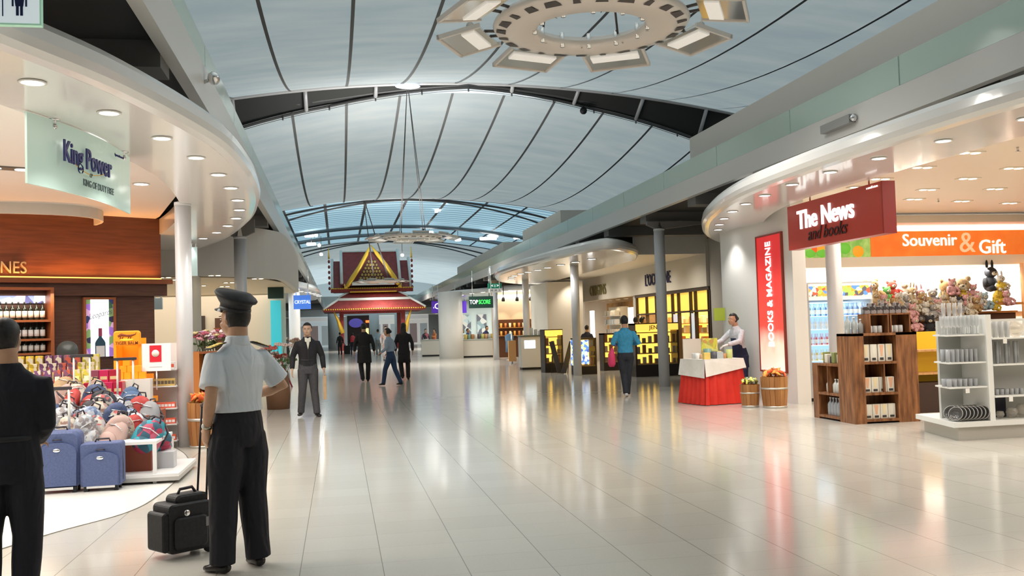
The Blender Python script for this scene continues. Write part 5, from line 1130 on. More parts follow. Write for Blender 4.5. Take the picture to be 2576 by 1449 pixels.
# white shelves of red and white boxes
a = aty(352, 1090, 13.35); x1 = -2.16; w = x1 - a.x
t = thing('goods_shelf', 'white shelf unit of small red and white boxes beside the nearest left column', 'shelf', (a.x, 13.42, 0))
zs = [aty(400, y, 13.4).z for y in (1035, 968, 925, 1068)]; zs = [.30, .46, .66, .89, 1.03]
zs = [aty(400, y, 13.4).z for y in (1110, 1068, 1028, 972, 930)]
MB().box(-.03, 0, 0, .45, 0, zs[-1]).box(0, w, .42, .45, 0, zs[-1] + .35).build('carcass', mat('rack_white', (.78, .76, .74), .35), t)
for z in zs: MB().box(0, w, 0, .42, z - .015, z).build('shelf', MATS['rack_white'], t)
RB = mat('red_white_box', (.82, .14, .08), .4); WBx = mat('white_pack', (.85, .82, .80), .4)
for k, z in enumerate(zs):
    for i in range(9):
        hh = .075 if k < 3 else .10
        o = MB().rbox(-.024, .024, -.04, .04, 0, hh, .006).box(-.018, .018, -.0415, -.040, hh * .25, hh * .7, 1).build('small_box', [RB, WBx] if k < 3 else [WBx, RB] if k == 4 else [mat('gold_pack', (.65, .45, .15), .4), mat('dark_pack', (.15, .12, .08), .4)]); o.location = (a.x + .05 + (w - .10) * i / 8, 13.5, z)
        tag(o, '%s small box from the left on the %s white shelf beside the column' % (ORD[i], LV[k]), 'box', 'small boxes on the white shelves')
for i, (px, py) in enumerate(((362, 947), (372, 1003))):
    q = aty(px, py, 13.38); tt = tag(MB().box(-.14, .12, -.02, 0, -.035, .035).build('price_strip', mat('strip_orange', (.9, .30, .02), .4, emis=.2)), '%s orange price strip on the white goods shelf' % ('upper', 'lower')[i], 'price strip'); tt.location = (q.x, 13.42, q.z)
# display table of snacks behind the dark-suited figure
t = thing('display_table', 'display table packed with colourful snack packets at far left', 'table', (-5.4, 13.9, 0)); MB().box(0, 2.1, 0, .9, 0, .82).build('body', mat('table_brown', (.20, .08, .04), .5), t); MB().box(-.02, 2.12, -.02, .92, .82, .86).build('top', mat('rack_white'), t)
PK = [(.75, .08, .04), (.85, .12, .04), (.9, .55, .03), (.92, .65, .05), (.25, .10, .25), (.30, .12, .2), (.85, .75, .1)]
for r in range(3):
    for i in range(16):
        hh = .22 + .05 * r; o = MB().rbox(-.05, .05, -.03, .03, 0, hh, .012).box(-.03, .03, -.0315, -.03, hh * .3, hh * .6, 1).build('snack_packet', [patch_mat('snack_%d' % (i * 7 // 16), [tuple(c * .8 for c in PK[i * 7 // 16]), tuple(c * .45 for c in PK[i * 7 // 16]), (.62, .55, .42) if i % 3 else (.5, .1, .06), tuple(c * .7 for c in PK[i * 7 // 16])], 22, .35), mat('snack_print_%d' % (i % 3), [(.9, .85, .6), (.6, .05, .05), (.95, .8, .3)][i % 3], .4)])
        o.location = (-5.3 + .125 * i, 14.0 + .25 * r, .86 if r == 0 else .87); 
        if r: o.location.z = .86 + .0; o.scale.z = 1 + .15 * r
        tag(o, '%s snack packet from the left in the %s row of the display table' % (ORD[i], ('front', 'middle', 'back')[r]), 'packet', 'snack packets on the display table')
tt = thing('round_sign', 'dark round sign rising above the snack packets', 'sign', tuple(aty(170, 883, 14.9).xy) + (0,)); zz = aty(170, 883, 14.9).z; MB().cyl((0, 0, 0), (0, 0, zz), .015).build('pole', CHROME, tt); o = MB().lathe([(.15, 0), (.15, .015), (.001, .016)], n=24).build('disc', mat('disc_dark', (.07, .08, .08), .25), tt); o.matrix_local = Matrix.Translation((0, 0, zz)) @ Matrix.Rotation(pi / 2, 4, 'X')
# magenta gift display (clear cases of red boxes)
a = aty(185, 1000, 12.4); b_ = aty(282, 1000, 12.4); w = b_.x - a.x
t = thing('gift_display', 'stand of magenta gift boxes between the bags and the orange stand', 'display', (a.x, 12.4, 0)); MB().box(0, w, 0, .5, 0, .62).build('body', mat('display_wine', (.25, .04, .06), .4), t); MB().box(-.02, w + .02, -.02, .52, .62, .65).build('top', mat('display_top', (.6, .55, .5), .2), t)
MAG = [mat('magenta', (.62, .03, .12), .3), mat('crimson', (.45, .02, .05), .3), mat('plum', (.30, .08, .12), .3)]
n = 0
for k in range(3):
    for i in range(5 - k):
        o = MB().rbox(-.055, .055, -.08, .08, 0, .15, .01).box(-.04, .04, -.082, -.08, .03, .07, 1).build('gift_box', [MAG[(i + k) % 3], mat('gift_print', (.7, .6, .3), .4)]); o.location = (a.x + .08 + .115 * i + .05 * k, 12.55 + .08 * k, .65 + .15 * k); tag(o, '%s magenta gift box of the stack, counted from the bottom left' % ORD[n], 'box', 'magenta gift boxes'); n += 1
for i in range(4):
    o = MB().rbox(-.04, .04, -.04, .04, 0, .30, .012).box(-.025, .025, -.042, -.04, .05, .26, 1).build('bottle_carton', [mat('cream_carton', (.75, .68, .55), .4), MAG[0]]); o.location = (a.x + w * .45 + .10 * i, 12.78, .652); tag(o, '%s tall carton from the left behind the magenta boxes' % ORD[i], 'carton', 'tall cartons behind magenta boxes')
# ---- white platform, luggage rack, bags, suitcases
a = fl(300, 1222); 
RW = MATS['rack_white']
t = thing('bag_rack', 'white low table and rack carrying the heap of bags', 'rack', (-3.35, 10.25, 0))
hT = .43
MB().box(0, 1.50, 0, .95, hT - .03, hT).build('table_top', RW, t); MB().box(.95, 1.72, -.05, 1.15, .07, .10).build('lower_shelf', RW, t)
for x, y in ((1.46, 0), (1.46, .9), (.02, 0), (.02, .9)): MB().box(x, x + .035, y, y + .035, 0, hT - .03).build('leg', RW, t)
MB().box(.95, 1.72, -.05, 1.15, .03, .07).build('base_frame', mat('rack_grey', (.45, .43, .40), .4), t)
MB().box(.0, 1.25, .97, 2.0, 0, .62).build('rear_step', mat('stock_brown', (.25, .06, .03), .5), t)
MB().box(.10, 1.40, .25, .9, .0, .40).build('stock_box', mat('stock_brown', (.25, .06, .03), .5), t)
tt = tag(MB().prism([(0, 0), (.75, -.15), (.80, .9), (0, 1.0)], 0, .16).build('platform', WHITE), 'low white floor platform beside the nearest left column', 'platform'); tt.location = (-2.95, 12.2, .0)
BAGM = [mat('bag_tan', (0.384, 0.260, 0.136), .6), noise_mat('bag_navy', (0.027, 0.045, 0.108), (0.054, 0.081, 0.180), 30, .6), mat('bag_red', (0.384, 0.025, 0.019), .5), mat('bag_grey', (0.236, 0.236, 0.248), .6),
        patch_mat('bag_floral', [(0.372, 0.341, 0.341), (0.434, 0.093, 0.093), (0.072, 0.072, 0.090), (0.465, 0.434, 0.372)], 26, .6), patch_mat('bag_blueprint', [(0.093, 0.136, 0.248), (0.403, 0.434, 0.496), (0.217, 0.279, 0.403)], 30, .4),
        patch_mat('bag_teal_red', [(0.025, 0.248, 0.310), (0.384, 0.031, 0.074), (0.027, 0.090, 0.135), (0.465, 0.093, 0.155)], 15, .6), mat('bag_pink', (0.446, 0.298, 0.260), .6), mat('bag_black', (0.018, 0.018, 0.027), .5),
        patch_mat('bag_silver', [(0.341, 0.372, 0.409), (0.496, 0.496, 0.508), (0.248, 0.217, 0.217)], 32, .3), mat('bag_denim', (0.062, 0.112, 0.211), .7), patch_mat('bag_cream', [(0.446, 0.384, 0.279), (0.496, 0.446, 0.372), (0.310, 0.186, 0.155)], 25, .5)]
STRAP = mat('strap_dark', (.04, .035, .04), .6)
def backpack(m, w=.26, h=.32, d=.16, label='x', sm=None):
    t = thing('backpack', label, 'bag', (0, 0, 0), 0, 'bags heaped on the white rack')
    secs = [(0, .82), (.06, .98), (.35, 1.0), (.65, .95), (.85, .74), (.96, .42), (1.0, .12)]
    MB().loft([(0, 0, h * s) for s, _ in secs], [(w / 2 * k, d / 2 * (k * .8 + .2)) for _, k in secs], 14, up=(1, 0, 0)).build('body', m, t)
    MB().ball((0, -d * .45, h * .32), (w * .36, d * .28, h * .24), 12).build('pocket', m, t)
    MB().tube([(-.04, .02, h * .97), (-.03, .02, h * 1.1), (.03, .02, h * 1.1), (.04, .02, h * .97)], .008).build('handle', sm or STRAP, t)
    for s_ in (-1, 1): MB().tube([(s_ * w * .2, d * .3, h * .88), (s_ * w * .34, d * .62, h * .6), (s_ * w * .3, d * .55, h * .2), (s_ * w * .3, d * .3, h * .06)], .011).build('strap', sm or STRAP, t)
    MB().tube([(-w * .36, -d * .38, h * .72), (0, -d * .5, h * .80), (w * .36, -d * .38, h * .72)], .005).build('zip', CHROME, t)
    return t
BN = ['tan', 'navy', 'bright red', 'grey', 'floral black and red', 'shiny blue printed', 'teal and red patterned', 'dusty pink', 'black', 'silver patterned', 'denim blue', 'cream printed']
bags = [(140, 975, 0, 1.9), (185, 985, 0, 1.8), (120, 1000, 8, 1.9), (170, 1010, 2, 1.5), (205, 1000, 11, 1.6), (230, 1005, 1, 1.5), (225, 1030, 2, 1.2), (262, 1010, 3, 1.7), (285, 1015, 8, 1.3), (315, 1005, 10, 1.6), (340, 1020, 10, 1.4),
        (150, 1035, 4, 1.1), (190, 1045, 9, .8), (200, 1062, 5, .55), (232, 1065, 4, .45), (268, 1050, 1, .8), (290, 1055, 8, .9), (325, 1045, 3, 1.0), (285, 1085, 7, .35), (310, 1080, 11, .35), (265, 1095, 7, .2), (250, 1050, 11, .9),
        (340, 1060, 5, .8), (358, 1075, 9, .6), (345, 1040, 2, 1.1), (375, 1090, 6, .35), (405, 1095, 6, .5), (350, 1100, 6, .25), (120, 1040, 4, 1.0), (135, 1020, 7, 1.5)]
ORD += ['thirty-' + o for o in ORD[:9]] + ['fortieth'] + ['forty-' + o for o in ORD[:9]]
bags += [(160, 1000, 7, 1.75), (245, 990, 11, 1.9), (300, 1025, 9, 1.2), (210, 1045, 8, .9), (245, 1030, 4, 1.15), (170, 1065, 5, .5), (150, 1050, 1, .7), (220, 1085, 9, .25), (250, 1080, 4, .4), (335, 1085, 2, .4), (365, 1050, 3, .95), (310, 1060, 4, .75), (275, 1030, 2, 1.35), (130, 1070, 9, .4), (190, 1085, 11, .2)]
PL = ['at the very back', 'second row from the back', 'in the middle', 'near the front']
for i, (px, py, k, dy) in enumerate(bags):
    q = aty(px, py, 10.35 + dy); s = .95 + .25 * ((i * .37) % 1); tt = backpack(BAGM[k], label='%s bag, %s counted from the back of the heap' % (BN[k], ORD[i]))
    tt.location = (q.x, q.y, q.z - .15 * s); tt.rotation_euler = (random.uniform(-.5, .3), random.uniform(-.6, .6), random.uniform(-1, 1)); tt.scale = (s,) * 3
tt = tag(MB().rbox(-.1, .1, -.1, .1, 0, .17, .01).build('grey_carton', mat('carton_grey', (.55, .55, .56), .4)), 'grey paper carton on the low white rack shelf', 'carton'); tt.location = (-1.85, 10.75, .10)
CB = noise_mat('suitcase_blue', (.070, .095, .20), (.09, .12, .26), 60, .6)
def suitcase(p, rz, w, h, d, hh, label, curved=True):
    t = thing('suitcase', label, 'suitcase', tuple(p), rz)
    MB().rbox(-w / 2, w / 2, 0, d, .05, h, .07 if curved else .03, n=6).build('shell', CB, t)
    zt_ = h * .80
    arc = [Vector((w * .44 * cos(a), -.012, zt_ - .16 * h + .18 * h * sin(a))) for a in [pi * k / 14 for k in range(15)]]
    pk = [(w * .43, .12 * h)] + [(v.x, v.z) for v in arc] + [(-w * .43, .12 * h)]
    n = len(pk); MB().add([(x, .0, z) for x, z in pk] + [(x * .97, -.035, z * .99 + .003) for x, z in pk], [tuple(range(n, 2 * n))] + [(i, (i + 1) % n, n + (i + 1) % n, n + i) for i in range(n)]).build('front_pocket', CB, t)
    MB().ball((0, -.04, h * .70), (.035, .008, .018), 14).build('badge', CHROME, t); MB().tube([(-.04, -.01, h * .86), (0, -.035, h * .875), (.04, -.01, h * .86)], .006).build('front_handle', STRAP, t)
    MB().tube([(-.07, d * .5, h - .005), (-.06, d * .5, h + .03), (.06, d * .5, h + .03), (.07, d * .5, h - .005)], .009).build('top_handle', STRAP, t)
    for s_ in (-1, 1):
        MB().cyl((s_ * w * .36, d * .8, .03), (s_ * w * .36 + .02 * s_, d * .8, .03), .03).build('wheel', BLACK, t); MB().box(s_ * w * .36 - .02, s_ * w * .36 + .02, .0, .04, .0, .06).build('foot', BLACK, t)
        if hh: MB().cyl((s_ * w * .17, d * .85, h - .03), (s_ * w * .17, d * .85, h + hh), .012).build('pull_rod', mat('rod_white', (.72, .72, .66), .3), t)
    if hh: MB().rbox(-w * .24, w * .24, d * .80, d * .9, h + hh - .012, h + hh + .022, .01).build('pull_grip', STRAP, t)
    MB().tube([(w * .5, d * .3, .1), (w * .505, d * .3, h * .5), (w * .49, d * .3, h - .08)], .006).build('piping', STRAP, t)
    MB().box(-w * .34, w * .34, -.012, .02, .035, .06).build('bottom_bar', CHROME, t)
    return t
a = fl(150, 1240); suitcase((a.x, 9.93, 0), radians(4), .41, .60, .24, .40, 'larger navy blue suitcase with its long pull handle raised')
a = fl(252, 1238); suitcase((a.x, 9.93, 0), radians(2), .38, .47, .22, 0, 'smaller navy blue suitcase standing right of the larger one', False)
for (px, py, hz, lab) in ((310, 905, .2, 'raised pull handle of a black suitcase at the back right of the bag heap'), (200, 897, .2, 'raised pull handle of a black suitcase at the back left of the bag heap')):
    q = aty(px, py, 12.1); tt = thing('suitcase', 'black suitcase hidden behind the bags, ' + ('right' if px > 250 else 'left') + ' raised pull handle', 'suitcase', (q.x, q.y, 0)); MB().rbox(-.2, .2, -.02, .2, .02, .72, .05).build('shell', BLACK, tt)
    for s_ in (-1, 1): MB().cyl((s_ * .09, .1, .7), (s_ * .09, .1, q.z), .012).build('pull_rod', MATS['rod_white'], tt)
    MB().rbox(-.13, .13, .08, .12, q.z - .01, q.z + .025, .01).build('pull_grip', STRAP, tt)
# distant left shops: simple lit fronts
struct(MB().box(-8.2, -8.0, 41, 60, 0, 3.3).build('wall_left', mat('cool_white', (.66, .74, .76), .5)))
for k in range(3):
    tt = thing('merchandise_stand', '%s distant merchandise stand of mixed goods on the left' % ORD[k], 'stand', (-3.6 + .35 * k, 38 + 6 * k, 0)); MB().box(-.8, .8, -.4, .4, 0, .8).build('body', mat('kiosk_black'), tt); mb = MB()
    for i in range(40): mb.ball((random.uniform(-.75, .75), random.uniform(-.3, .3), random.uniform(.8, 1.25)), random.uniform(.06, .13), 6)
    mb.build("goods", patch_mat('mixed_goods', [(.1, .12, .08), (.25, .3, .15), (.5, .45, .4), (.1, .1, .1), (.55, .2, .15)], 8, .5), tt)['kind'] = 'stuff'
# ================================================================== rings of lights
RG = mat('ring_beige', (.66, .60, .54), .35, .1); MIR = mat('mirror_panel', (.80, .80, .78), .12, .9); RD = mat('ring_dark', (.06, .05, .045), .5)
def ring_lamp(c, r, label, top, tilt=0, detail=True, npan=8, off=.3):
    t = thing('ring_luminaire', label, 'luminaire', c); 
    ro, ri = r, r * .55
    prof = [(ri, .0), (ri, -.05), (ri + .05, -.09), (ro * .82, -.09), (ro * .97, -.06), (ro, 0), (ro * .98, .05), (ri + .04, .06), (ri, 0)]
    vs = []; fs = []; n = 56
    for k in range(n):
        w = 2 * pi * k / n
        for R_, z in prof: vs.append((R_ * cos(w), R_ * sin(w), z))
    m = len(prof)
    for k in range(n):
        for j in range(m - 1): a = k * m + j; b = ((k + 1) % n) * m + j; fs.append((a, b, b + 1, a + 1))
    MB().add(vs, fs, 0, True).build('ring', RG, t)
    if detail:
        for k in range(8):
            w = 2 * pi * (k + .5) / 8 + off; q = Vector((cos(w), sin(w), 0)); s = Vector((-sin(w), cos(w), 0))
            MB().add([q * (ri + .02) + s * .006 - Vector((0, 0, .092)), q * (ro * .97) + s * .006 - Vector((0, 0, .068)), q * (ro * .97) - s * .006 - Vector((0, 0, .068)), q * (ri + .02) - s * .006 - Vector((0, 0, .092))], [(0, 1, 2, 3)]).build('joint', RD, t)
        for k in range(24):
            w = 2 * pi * (k + .3) / 24 + off; q = Vector((cos(w), sin(w), 0)); s = Vector((-sin(w), cos(w), 0)); R1, R2 = ro * .87, ro * .965; z1, z2 = -.0865, -.066; hw = .05 + .03 * (k % 3)
            MB().add([q * R1 + s * hw + Vector((0, 0, z1 - .006)), q * R2 + s * hw * .7 + Vector((0, 0, z2 - .006)), q * R2 - s * hw * .7 + Vector((0, 0, z2 - .006)), q * R1 - s * hw + Vector((0, 0, z1 - .006))], [(0, 1, 2, 3)]).build('vent_slot', RD, t)
        for k in range(12):
            w = 2 * pi * k / 12 + off; q = Vector((cos(w), sin(w), 0)); MB().cyl(q * (ri + .03) + Vector((0, 0, -.10)), q * (ri + .03) + Vector((0, 0, .10)), .03, .03, 8).build('bracket', MIR, t)
    for k in range(npan):
        w = 2 * pi * k / npan + off; M_ = Matrix.Rotation(w, 4, 'Z') @ Matrix.Translation((ro + .10, 0, .03))
        
        T = M_ @ Matrix.Rotation(radians(9), 4, 'Y'); sc = r / 1.3 * 1.18
        pan = MB().box(.02 * sc, .50 * sc, -.36 * sc, .36 * sc, -.015, .015, 0, T).build('reflector', MIR, t); MB().box(.10 * sc, .26 * sc, -.30 * sc, .30 * sc, -.035, -.016, 0, T).build('light_trough', mat('trough_white', (.85, .82, .78), .3, emis=.25), t)
        fb = MB().box(.0, .52 * sc, -.39 * sc, -.36 * sc, -.03, .03, 0, T).box(.0, .52 * sc, .36 * sc, .39 * sc, -.03, .03, 0, T).box(.50 * sc, .53 * sc, -.39 * sc, .39 * sc, -.03, .03, 0, T).build('reflector_frame', RG, t)
        MB().loft([T @ Vector((.14 * sc, -.3 * sc, .07)), T @ Vector((.14 * sc, .3 * sc, .07))], [.045 * sc] * 2, 10).build('floodlight', RG, t)
        for s2 in (-1, 1): MB().cyl(M_ @ Vector((-.15, .1 * s2, 0)), M_ @ Vector((.05, .12 * s2, .02)), .02).build('arm', RD, t)
    for k in range(4):
        w = pi / 4 + pi / 2 * k; a = Vector((ri * 1.05 * cos(w), ri * 1.05 * sin(w), .05)); MB().tube([a, Vector((top[0] - c[0], top[1] - c[1], top[2] - c[2])) + a * .06], .016 if c[1] < 60 else .03, 5).build('cable', RD, t)
    for k in range(4):
        w = pi / 2 * k; spot('ring_uplight', (c[0] + r * cos(w), c[1] + r * sin(w), c[2] + .35), 420, (1, .98, .95), 165, 1, .4, (pi, 0, 0)); spot('ring_floodlight', (c[0] + (r + .3) * cos(w), c[1] + (r + .3) * sin(w), c[2] - .2), 170 if c[1] < 20 else 480 if c[1] < 60 else 650, (1, .96, .9), 165, 1, .3)
    return t
ring_lamp((3.32, 11.9, 5.4), 1.28, 'large ring of mirrored floodlights hanging near the top of the view', (3.3, 11.9, 10.1))
ring_lamp((3.20, 41, 5.50), 1.28, 'ring of floodlights on long cables in front of the temple pavilion', (3.15, 41, 11.9), off=.15)
ring_lamp((3.45, 77, 5.55), 1.45, 'farthest ring of floodlights, seen small before the pavilion gable', (2.2, 77, 12.0), detail=False)
# bright lamps strung on the far roof
for i, (px, py, Y, w) in enumerate([(778, 593, 96, .9), (783, 614, 96, .9), (1152, 603, 95, .6), (1228, 600, 95, 1.7), (1303, 598, 95, .9), (1080, 585, 95, .8), (1240, 594, 97, 1.1), (795, 592, 96, .3), (1062, 585, 95, .3), (1120, 506, 80, .3), (1103, 528, 84, .4), (803, 617, 96, .3), (808, 640, 100, .3), (1012, 642, 100, .3), (1098, 531, 84, .3)]):
    q = aty(px, py, Y); tt = thing('roof_lamp', '%s bright lamp hanging under the blue roof louvres' % ORD[i], 'lamp', tuple(q), 0, 'lamps under the louvres'); MB().rbox(-w / 2, w / 2, -.1, .1, -.14, .14, .08).build('lamp_face', LAMP, tt); MB().cyl((0, 0, .1), (0, 0, max(.2, arcA(q.x) - q.z - .3)), .025).build('rod', RD, tt)
# ================================================================== temple pavilion
PY = 84.0
def pz(px, py): q = aty(px, py, PY); return q.x, q.z
PR = noise_mat('temple_red', (.20, .025, .02), (.27, .035, .03), 3, .5); PG_ = mat('temple_gold', (.80, .52, .06), .35, .3); PW = mat('temple_white', (.72, .74, .70), .5); PE = mat('temple_eave', (.30, .17, .05), .5)
cx = pz(936, 700)[0]; t = thing('temple_pavilion', 'dark red Thai style pavilion with a golden pointed gable in mid hall', 'pavilion', (cx, PY, 0))
def X(px): return pz(px, 700)[0] - cx
def Zp(py): return pz(936, py)[1]
def hip(name, x0, x1, za, x2, x3, zb, d0, d1, m):
    """sloping skirt roof: lower rectangle x0..x1 at za, upper x2..x3 at zb"""
    v = [(x0, -d0, za), (x1, -d0, za), (x1, d0, za), (x0, d0, za), (x2, -d1, zb), (x3, -d1, zb), (x3, d1, zb), (x2, d1, zb)]
    return MB().add(v, [(0, 1, 5, 4), (1, 2, 6, 5), (2, 3, 7, 6), (3, 0, 4, 7), (0, 3, 2, 1), (4, 5, 6, 7)]).build(name, m, t)
hip('lower_roof', X(813), X(1058), Zp(780), X(850), X(1020), Zp(756), 4.2, 3.4, PR)
MB().box(X(813), X(1058), -4.25, 4.25, Zp(784), Zp(778)).build('lower_eave', PR, t)
for (a0, z0, b0, z1) in ((813, 779, 850, 755), (1058, 777, 1020, 753)):
    MB().loft([(X(a0), -4.25, Zp(z0)), (X(b0), -3.45, Zp(z1))], [.10, .10], 6).build('hip_ridge', PW, t)
MB().box(X(848), X(1022), -3.5, -3.35, Zp(758), Zp(752)).build('ridge_band', PW, t)
hip('middle_roof', X(850), X(1018), Zp(751), X(880), X(990), Zp(735), 3.3, 2.6, PR)
for (a0, z0, b0, z1) in ((850, 750, 880, 735), (1018, 749, 990, 734)): MB().loft([(X(a0), -3.35, Zp(z0)), (X(b0), -2.65, Zp(z1))], [.09, .09], 6).build('hip_ridge', PW, t)
# upper roofs: steep, seen from the side, with the gable in front
def slab(x0, x1, zb, zt, y0, y1, m, name):
    v = [(x0, y0, zb), (x1, y0, zb), (x1, 0, zt), (x0, 0, zt), (x1, y1, zb), (x0, y1, zb)]
    return MB().add(v, [(0, 1, 2, 3), (3, 2, 4, 5), (0, 3, 5), (1, 4, 2), (0, 5, 4, 1)]).build(name, m, t)
slab(X(838), X(1026), Zp(733), Zp(656), -2.6, 2.6, PR, 'wide_roof'); slab(X(861), X(999), Zp(722), Zp(633), -2.9, 2.4, PR, 'tall_roof')
for (x_, z0, z1, y0) in ((836, 735, 652, -2.65), (1028, 733, 650, -2.65), (859, 716, 631, -2.95), (1001, 714, 629, -2.95)):
    MB().loft([(X(x_), y0, Zp(z0)), (X(x_), -.02, Zp(z1))], [.13, .13], 6).build('barge_board', PW, t)
MB().box(X(859), X(1001), -.08, .08, Zp(634), Zp(631)).build('ridge', PW, t)
for x_ in (829, 1031): 
    MB().loft([(X(x_), -2.3, Zp(655)), (X(x_), -2.3, Zp(627))], [.08, .02], 6).build('finial', PG_, t)
    for k in range(6): MB().ball((X(x_), -2.6, Zp(662 + 13 * k)), (.10, .10, .16), 8).build('corner_knob', PR, t)
MB().box(X(832), X(1032), -3.0, -2.5, Zp(738), Zp(728)).build('upper_eave', PR, t)
for (zz, x0, x1, y0) in ((728, 834, 1030, -3.02), (737, 880, 990, -3.3), (753, 850, 1018, -3.42), (779, 815, 1056, -4.28)):
    n_ = 46; mb = MB()
    for k in range(n_): mb.ball((X(x0) + (X(x1) - X(x0)) * k / (n_ - 1), y0, Zp(zz) - .02), (.07, .06, .06), 6)
    mb.build('gold_bead_row', PG_, t)
# gable
gy = -3.6
def bar(pts, r): return MB().loft([(X(a), gy, Zp(b)) for a, b in pts], r, 8).build('gable_board', PG_, t)
bar([(872, 724), (884, 706), (903, 678), (920, 648), (930, 626)], [(.16, .1), (.2, .1), (.18, .1), (.16, .1), (.03, .05)])
bar([(996, 722), (984, 702), (966, 674), (945, 646), (931, 626)], [(.16, .1), (.2, .1), (.18, .1), (.16, .1), (.03, .05)])
for s_, a in ((-1, 872), (1, 996)): MB().loft([(X(a), gy, Zp(724)), (X(a) - s_ * -.0 + s_ * .18, gy, Zp(728)), (X(a) + s_ * .22, gy, Zp(718))], [.14, .1, .03], 8).build('gable_finial', PG_, t)
MB().add([(X(882), gy + .08, Zp(716)), (X(986), gy + .08, Zp(714)), (X(930), gy + .08, Zp(640))], [(0, 1, 2)]).build('gable_field', mat('gable_dark', (.10, .02, .02), .5), t)
mb = MB()
for r in range(6):
    for k in range(8 - r): mb.ball((X(905 + 4 * r) + (X(960) - X(905)) * (k + .0) / 7.2, gy + .04, Zp(705 - 8.0 * r)), (.12, .05, .12), 7)
mb.build('gilded_relief', noise_mat('relief', (.45, .30, .05), (.15, .16, .08), 6, .4), t)
MB().box(X(884), X(986), gy - .1, gy + .1, Zp(722), Zp(715)).build('gable_base', PW, t)
for px in (857, 1006):
    for y in (-3.0, 3.0): MB().box(X(px) - .17, X(px) + .17, y - .17, y + .17, 0, Zp(780)).box(X(px) - .28, X(px) + .28, y - .28, y + .28, 0, .4).build('column', PR, t)
for sg, a, b in ((-1, 838, 858), (1, 1024, 1010)):
    MB().loft([(X(a), -3.9, Zp(783)), (X((a + b) / 2), -3.5, Zp(805)), (X(b), -3.2, Zp(835))], [.05, .12, .22], 6).build('eave_bracket', PG_, t)
MB().box(X(857), X(1006), -3.1, -2.9, Zp(790), Zp(781)).build('beam', PR, t)
# shop at the far end with coloured signs
DKW = mat('shop_dark', (.06, .03, .025), .5)
a, b_ = aty(873, 800, 104), aty(937, 880, 104); tt = thing('dark_shop', 'dark shop front glowing at the far end, seen through the pavilion', 'shop front', ((a.x + b_.x) / 2, 104, 0)); w = b_.x - a.x
MB().box(-w / 2, w / 2, 0, .3, 0, 3.3).build('facade', DKW, tt); MB().ball((-w * .15, -.1, 2.5), (.75, .06, .5), 20).build('round_sign', mat('round_sign_blue', (.10, .08, .35), .4, emis=.5), tt); MB().box(.25 * w, .48 * w, -.1, 0, 2.5, 2.75).build('red_sign', mat('neon_red', (1, .15, .03), .4, emis=2), tt); MB().box(.2 * w, .36 * w, -.1, 0, .7, 1.9).build('lit_window', mat('neon_yellow', (1, .8, .25), .4, emis=1.5), tt)
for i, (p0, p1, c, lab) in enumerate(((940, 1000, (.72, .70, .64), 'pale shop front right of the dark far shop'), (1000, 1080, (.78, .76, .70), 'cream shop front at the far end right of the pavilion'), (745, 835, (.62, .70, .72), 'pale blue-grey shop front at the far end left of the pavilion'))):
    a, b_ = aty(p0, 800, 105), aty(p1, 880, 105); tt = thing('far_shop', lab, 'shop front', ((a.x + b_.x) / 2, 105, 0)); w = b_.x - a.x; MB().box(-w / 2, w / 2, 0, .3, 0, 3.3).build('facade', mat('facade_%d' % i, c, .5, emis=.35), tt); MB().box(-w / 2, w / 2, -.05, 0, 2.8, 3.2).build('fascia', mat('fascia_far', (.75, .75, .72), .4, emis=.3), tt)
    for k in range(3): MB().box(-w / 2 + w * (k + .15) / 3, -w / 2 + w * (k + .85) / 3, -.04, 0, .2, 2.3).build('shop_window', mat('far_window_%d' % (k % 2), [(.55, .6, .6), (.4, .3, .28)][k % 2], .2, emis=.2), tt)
# ================================================================== PEOPLE
SKIN = noise_mat('skin_tan', (.50, .28, .17), (.55, .32, .20), 20, .5, sub=0); SKIN2 = noise_mat('skin_light', (.62, .40, .28), (.66, .44, .31), 20, .5)
HAIR = noise_mat('black_hair', (.010, .008, .007), (.022, .018, .016), 60, .45); EYEW = mat('eye_white', (.8, .78, .74), .3); LIP = mat('lips', (.42, .18, .14), .5)
def cloth(n, c=None, k=.82, sc=30):
    if c is None: return MATS['cloth_' + n]
    return noise_mat('cloth_' + n, tuple(x * k for x in c), c, sc, .75)
def solid(mb, name, m, parent, vox, smooth=4):
    """grow one continuous skin over overlapping limbs"""
    me = bpy.data.meshes.new('tmp'); me.from_pydata([tuple(v) for v in mb.v], [], mb.f)
    bm = bmesh.new(); bm.from_mesh(me); bmesh.ops.recalc_face_normals(bm, faces=bm.faces); bm.to_mesh(me); bm.free()
    o = bpy.data.objects.new('tmp', me); COL.objects.link(o)
    r = o.modifiers.new('r', 'REMESH'); r.mode = 'VOXEL'; r.voxel_size = vox; r.use_smooth_shade = True
    s = o.modifiers.new('s', 'SMOOTH'); s.iterations = smooth; s.factor = .5
    bpy.context.view_layer.update()
    m2 = bpy.data.meshes.new_from_object(o.evaluated_get(bpy.context.evaluated_depsgraph_get())); bpy.data.objects.remove(o)
    m2.name = name; m2.materials.clear(); m2.materials.append(m)
    q = bpy.data.objects.new(name, m2); COL.objects.link(q); q.parent = parent; return q
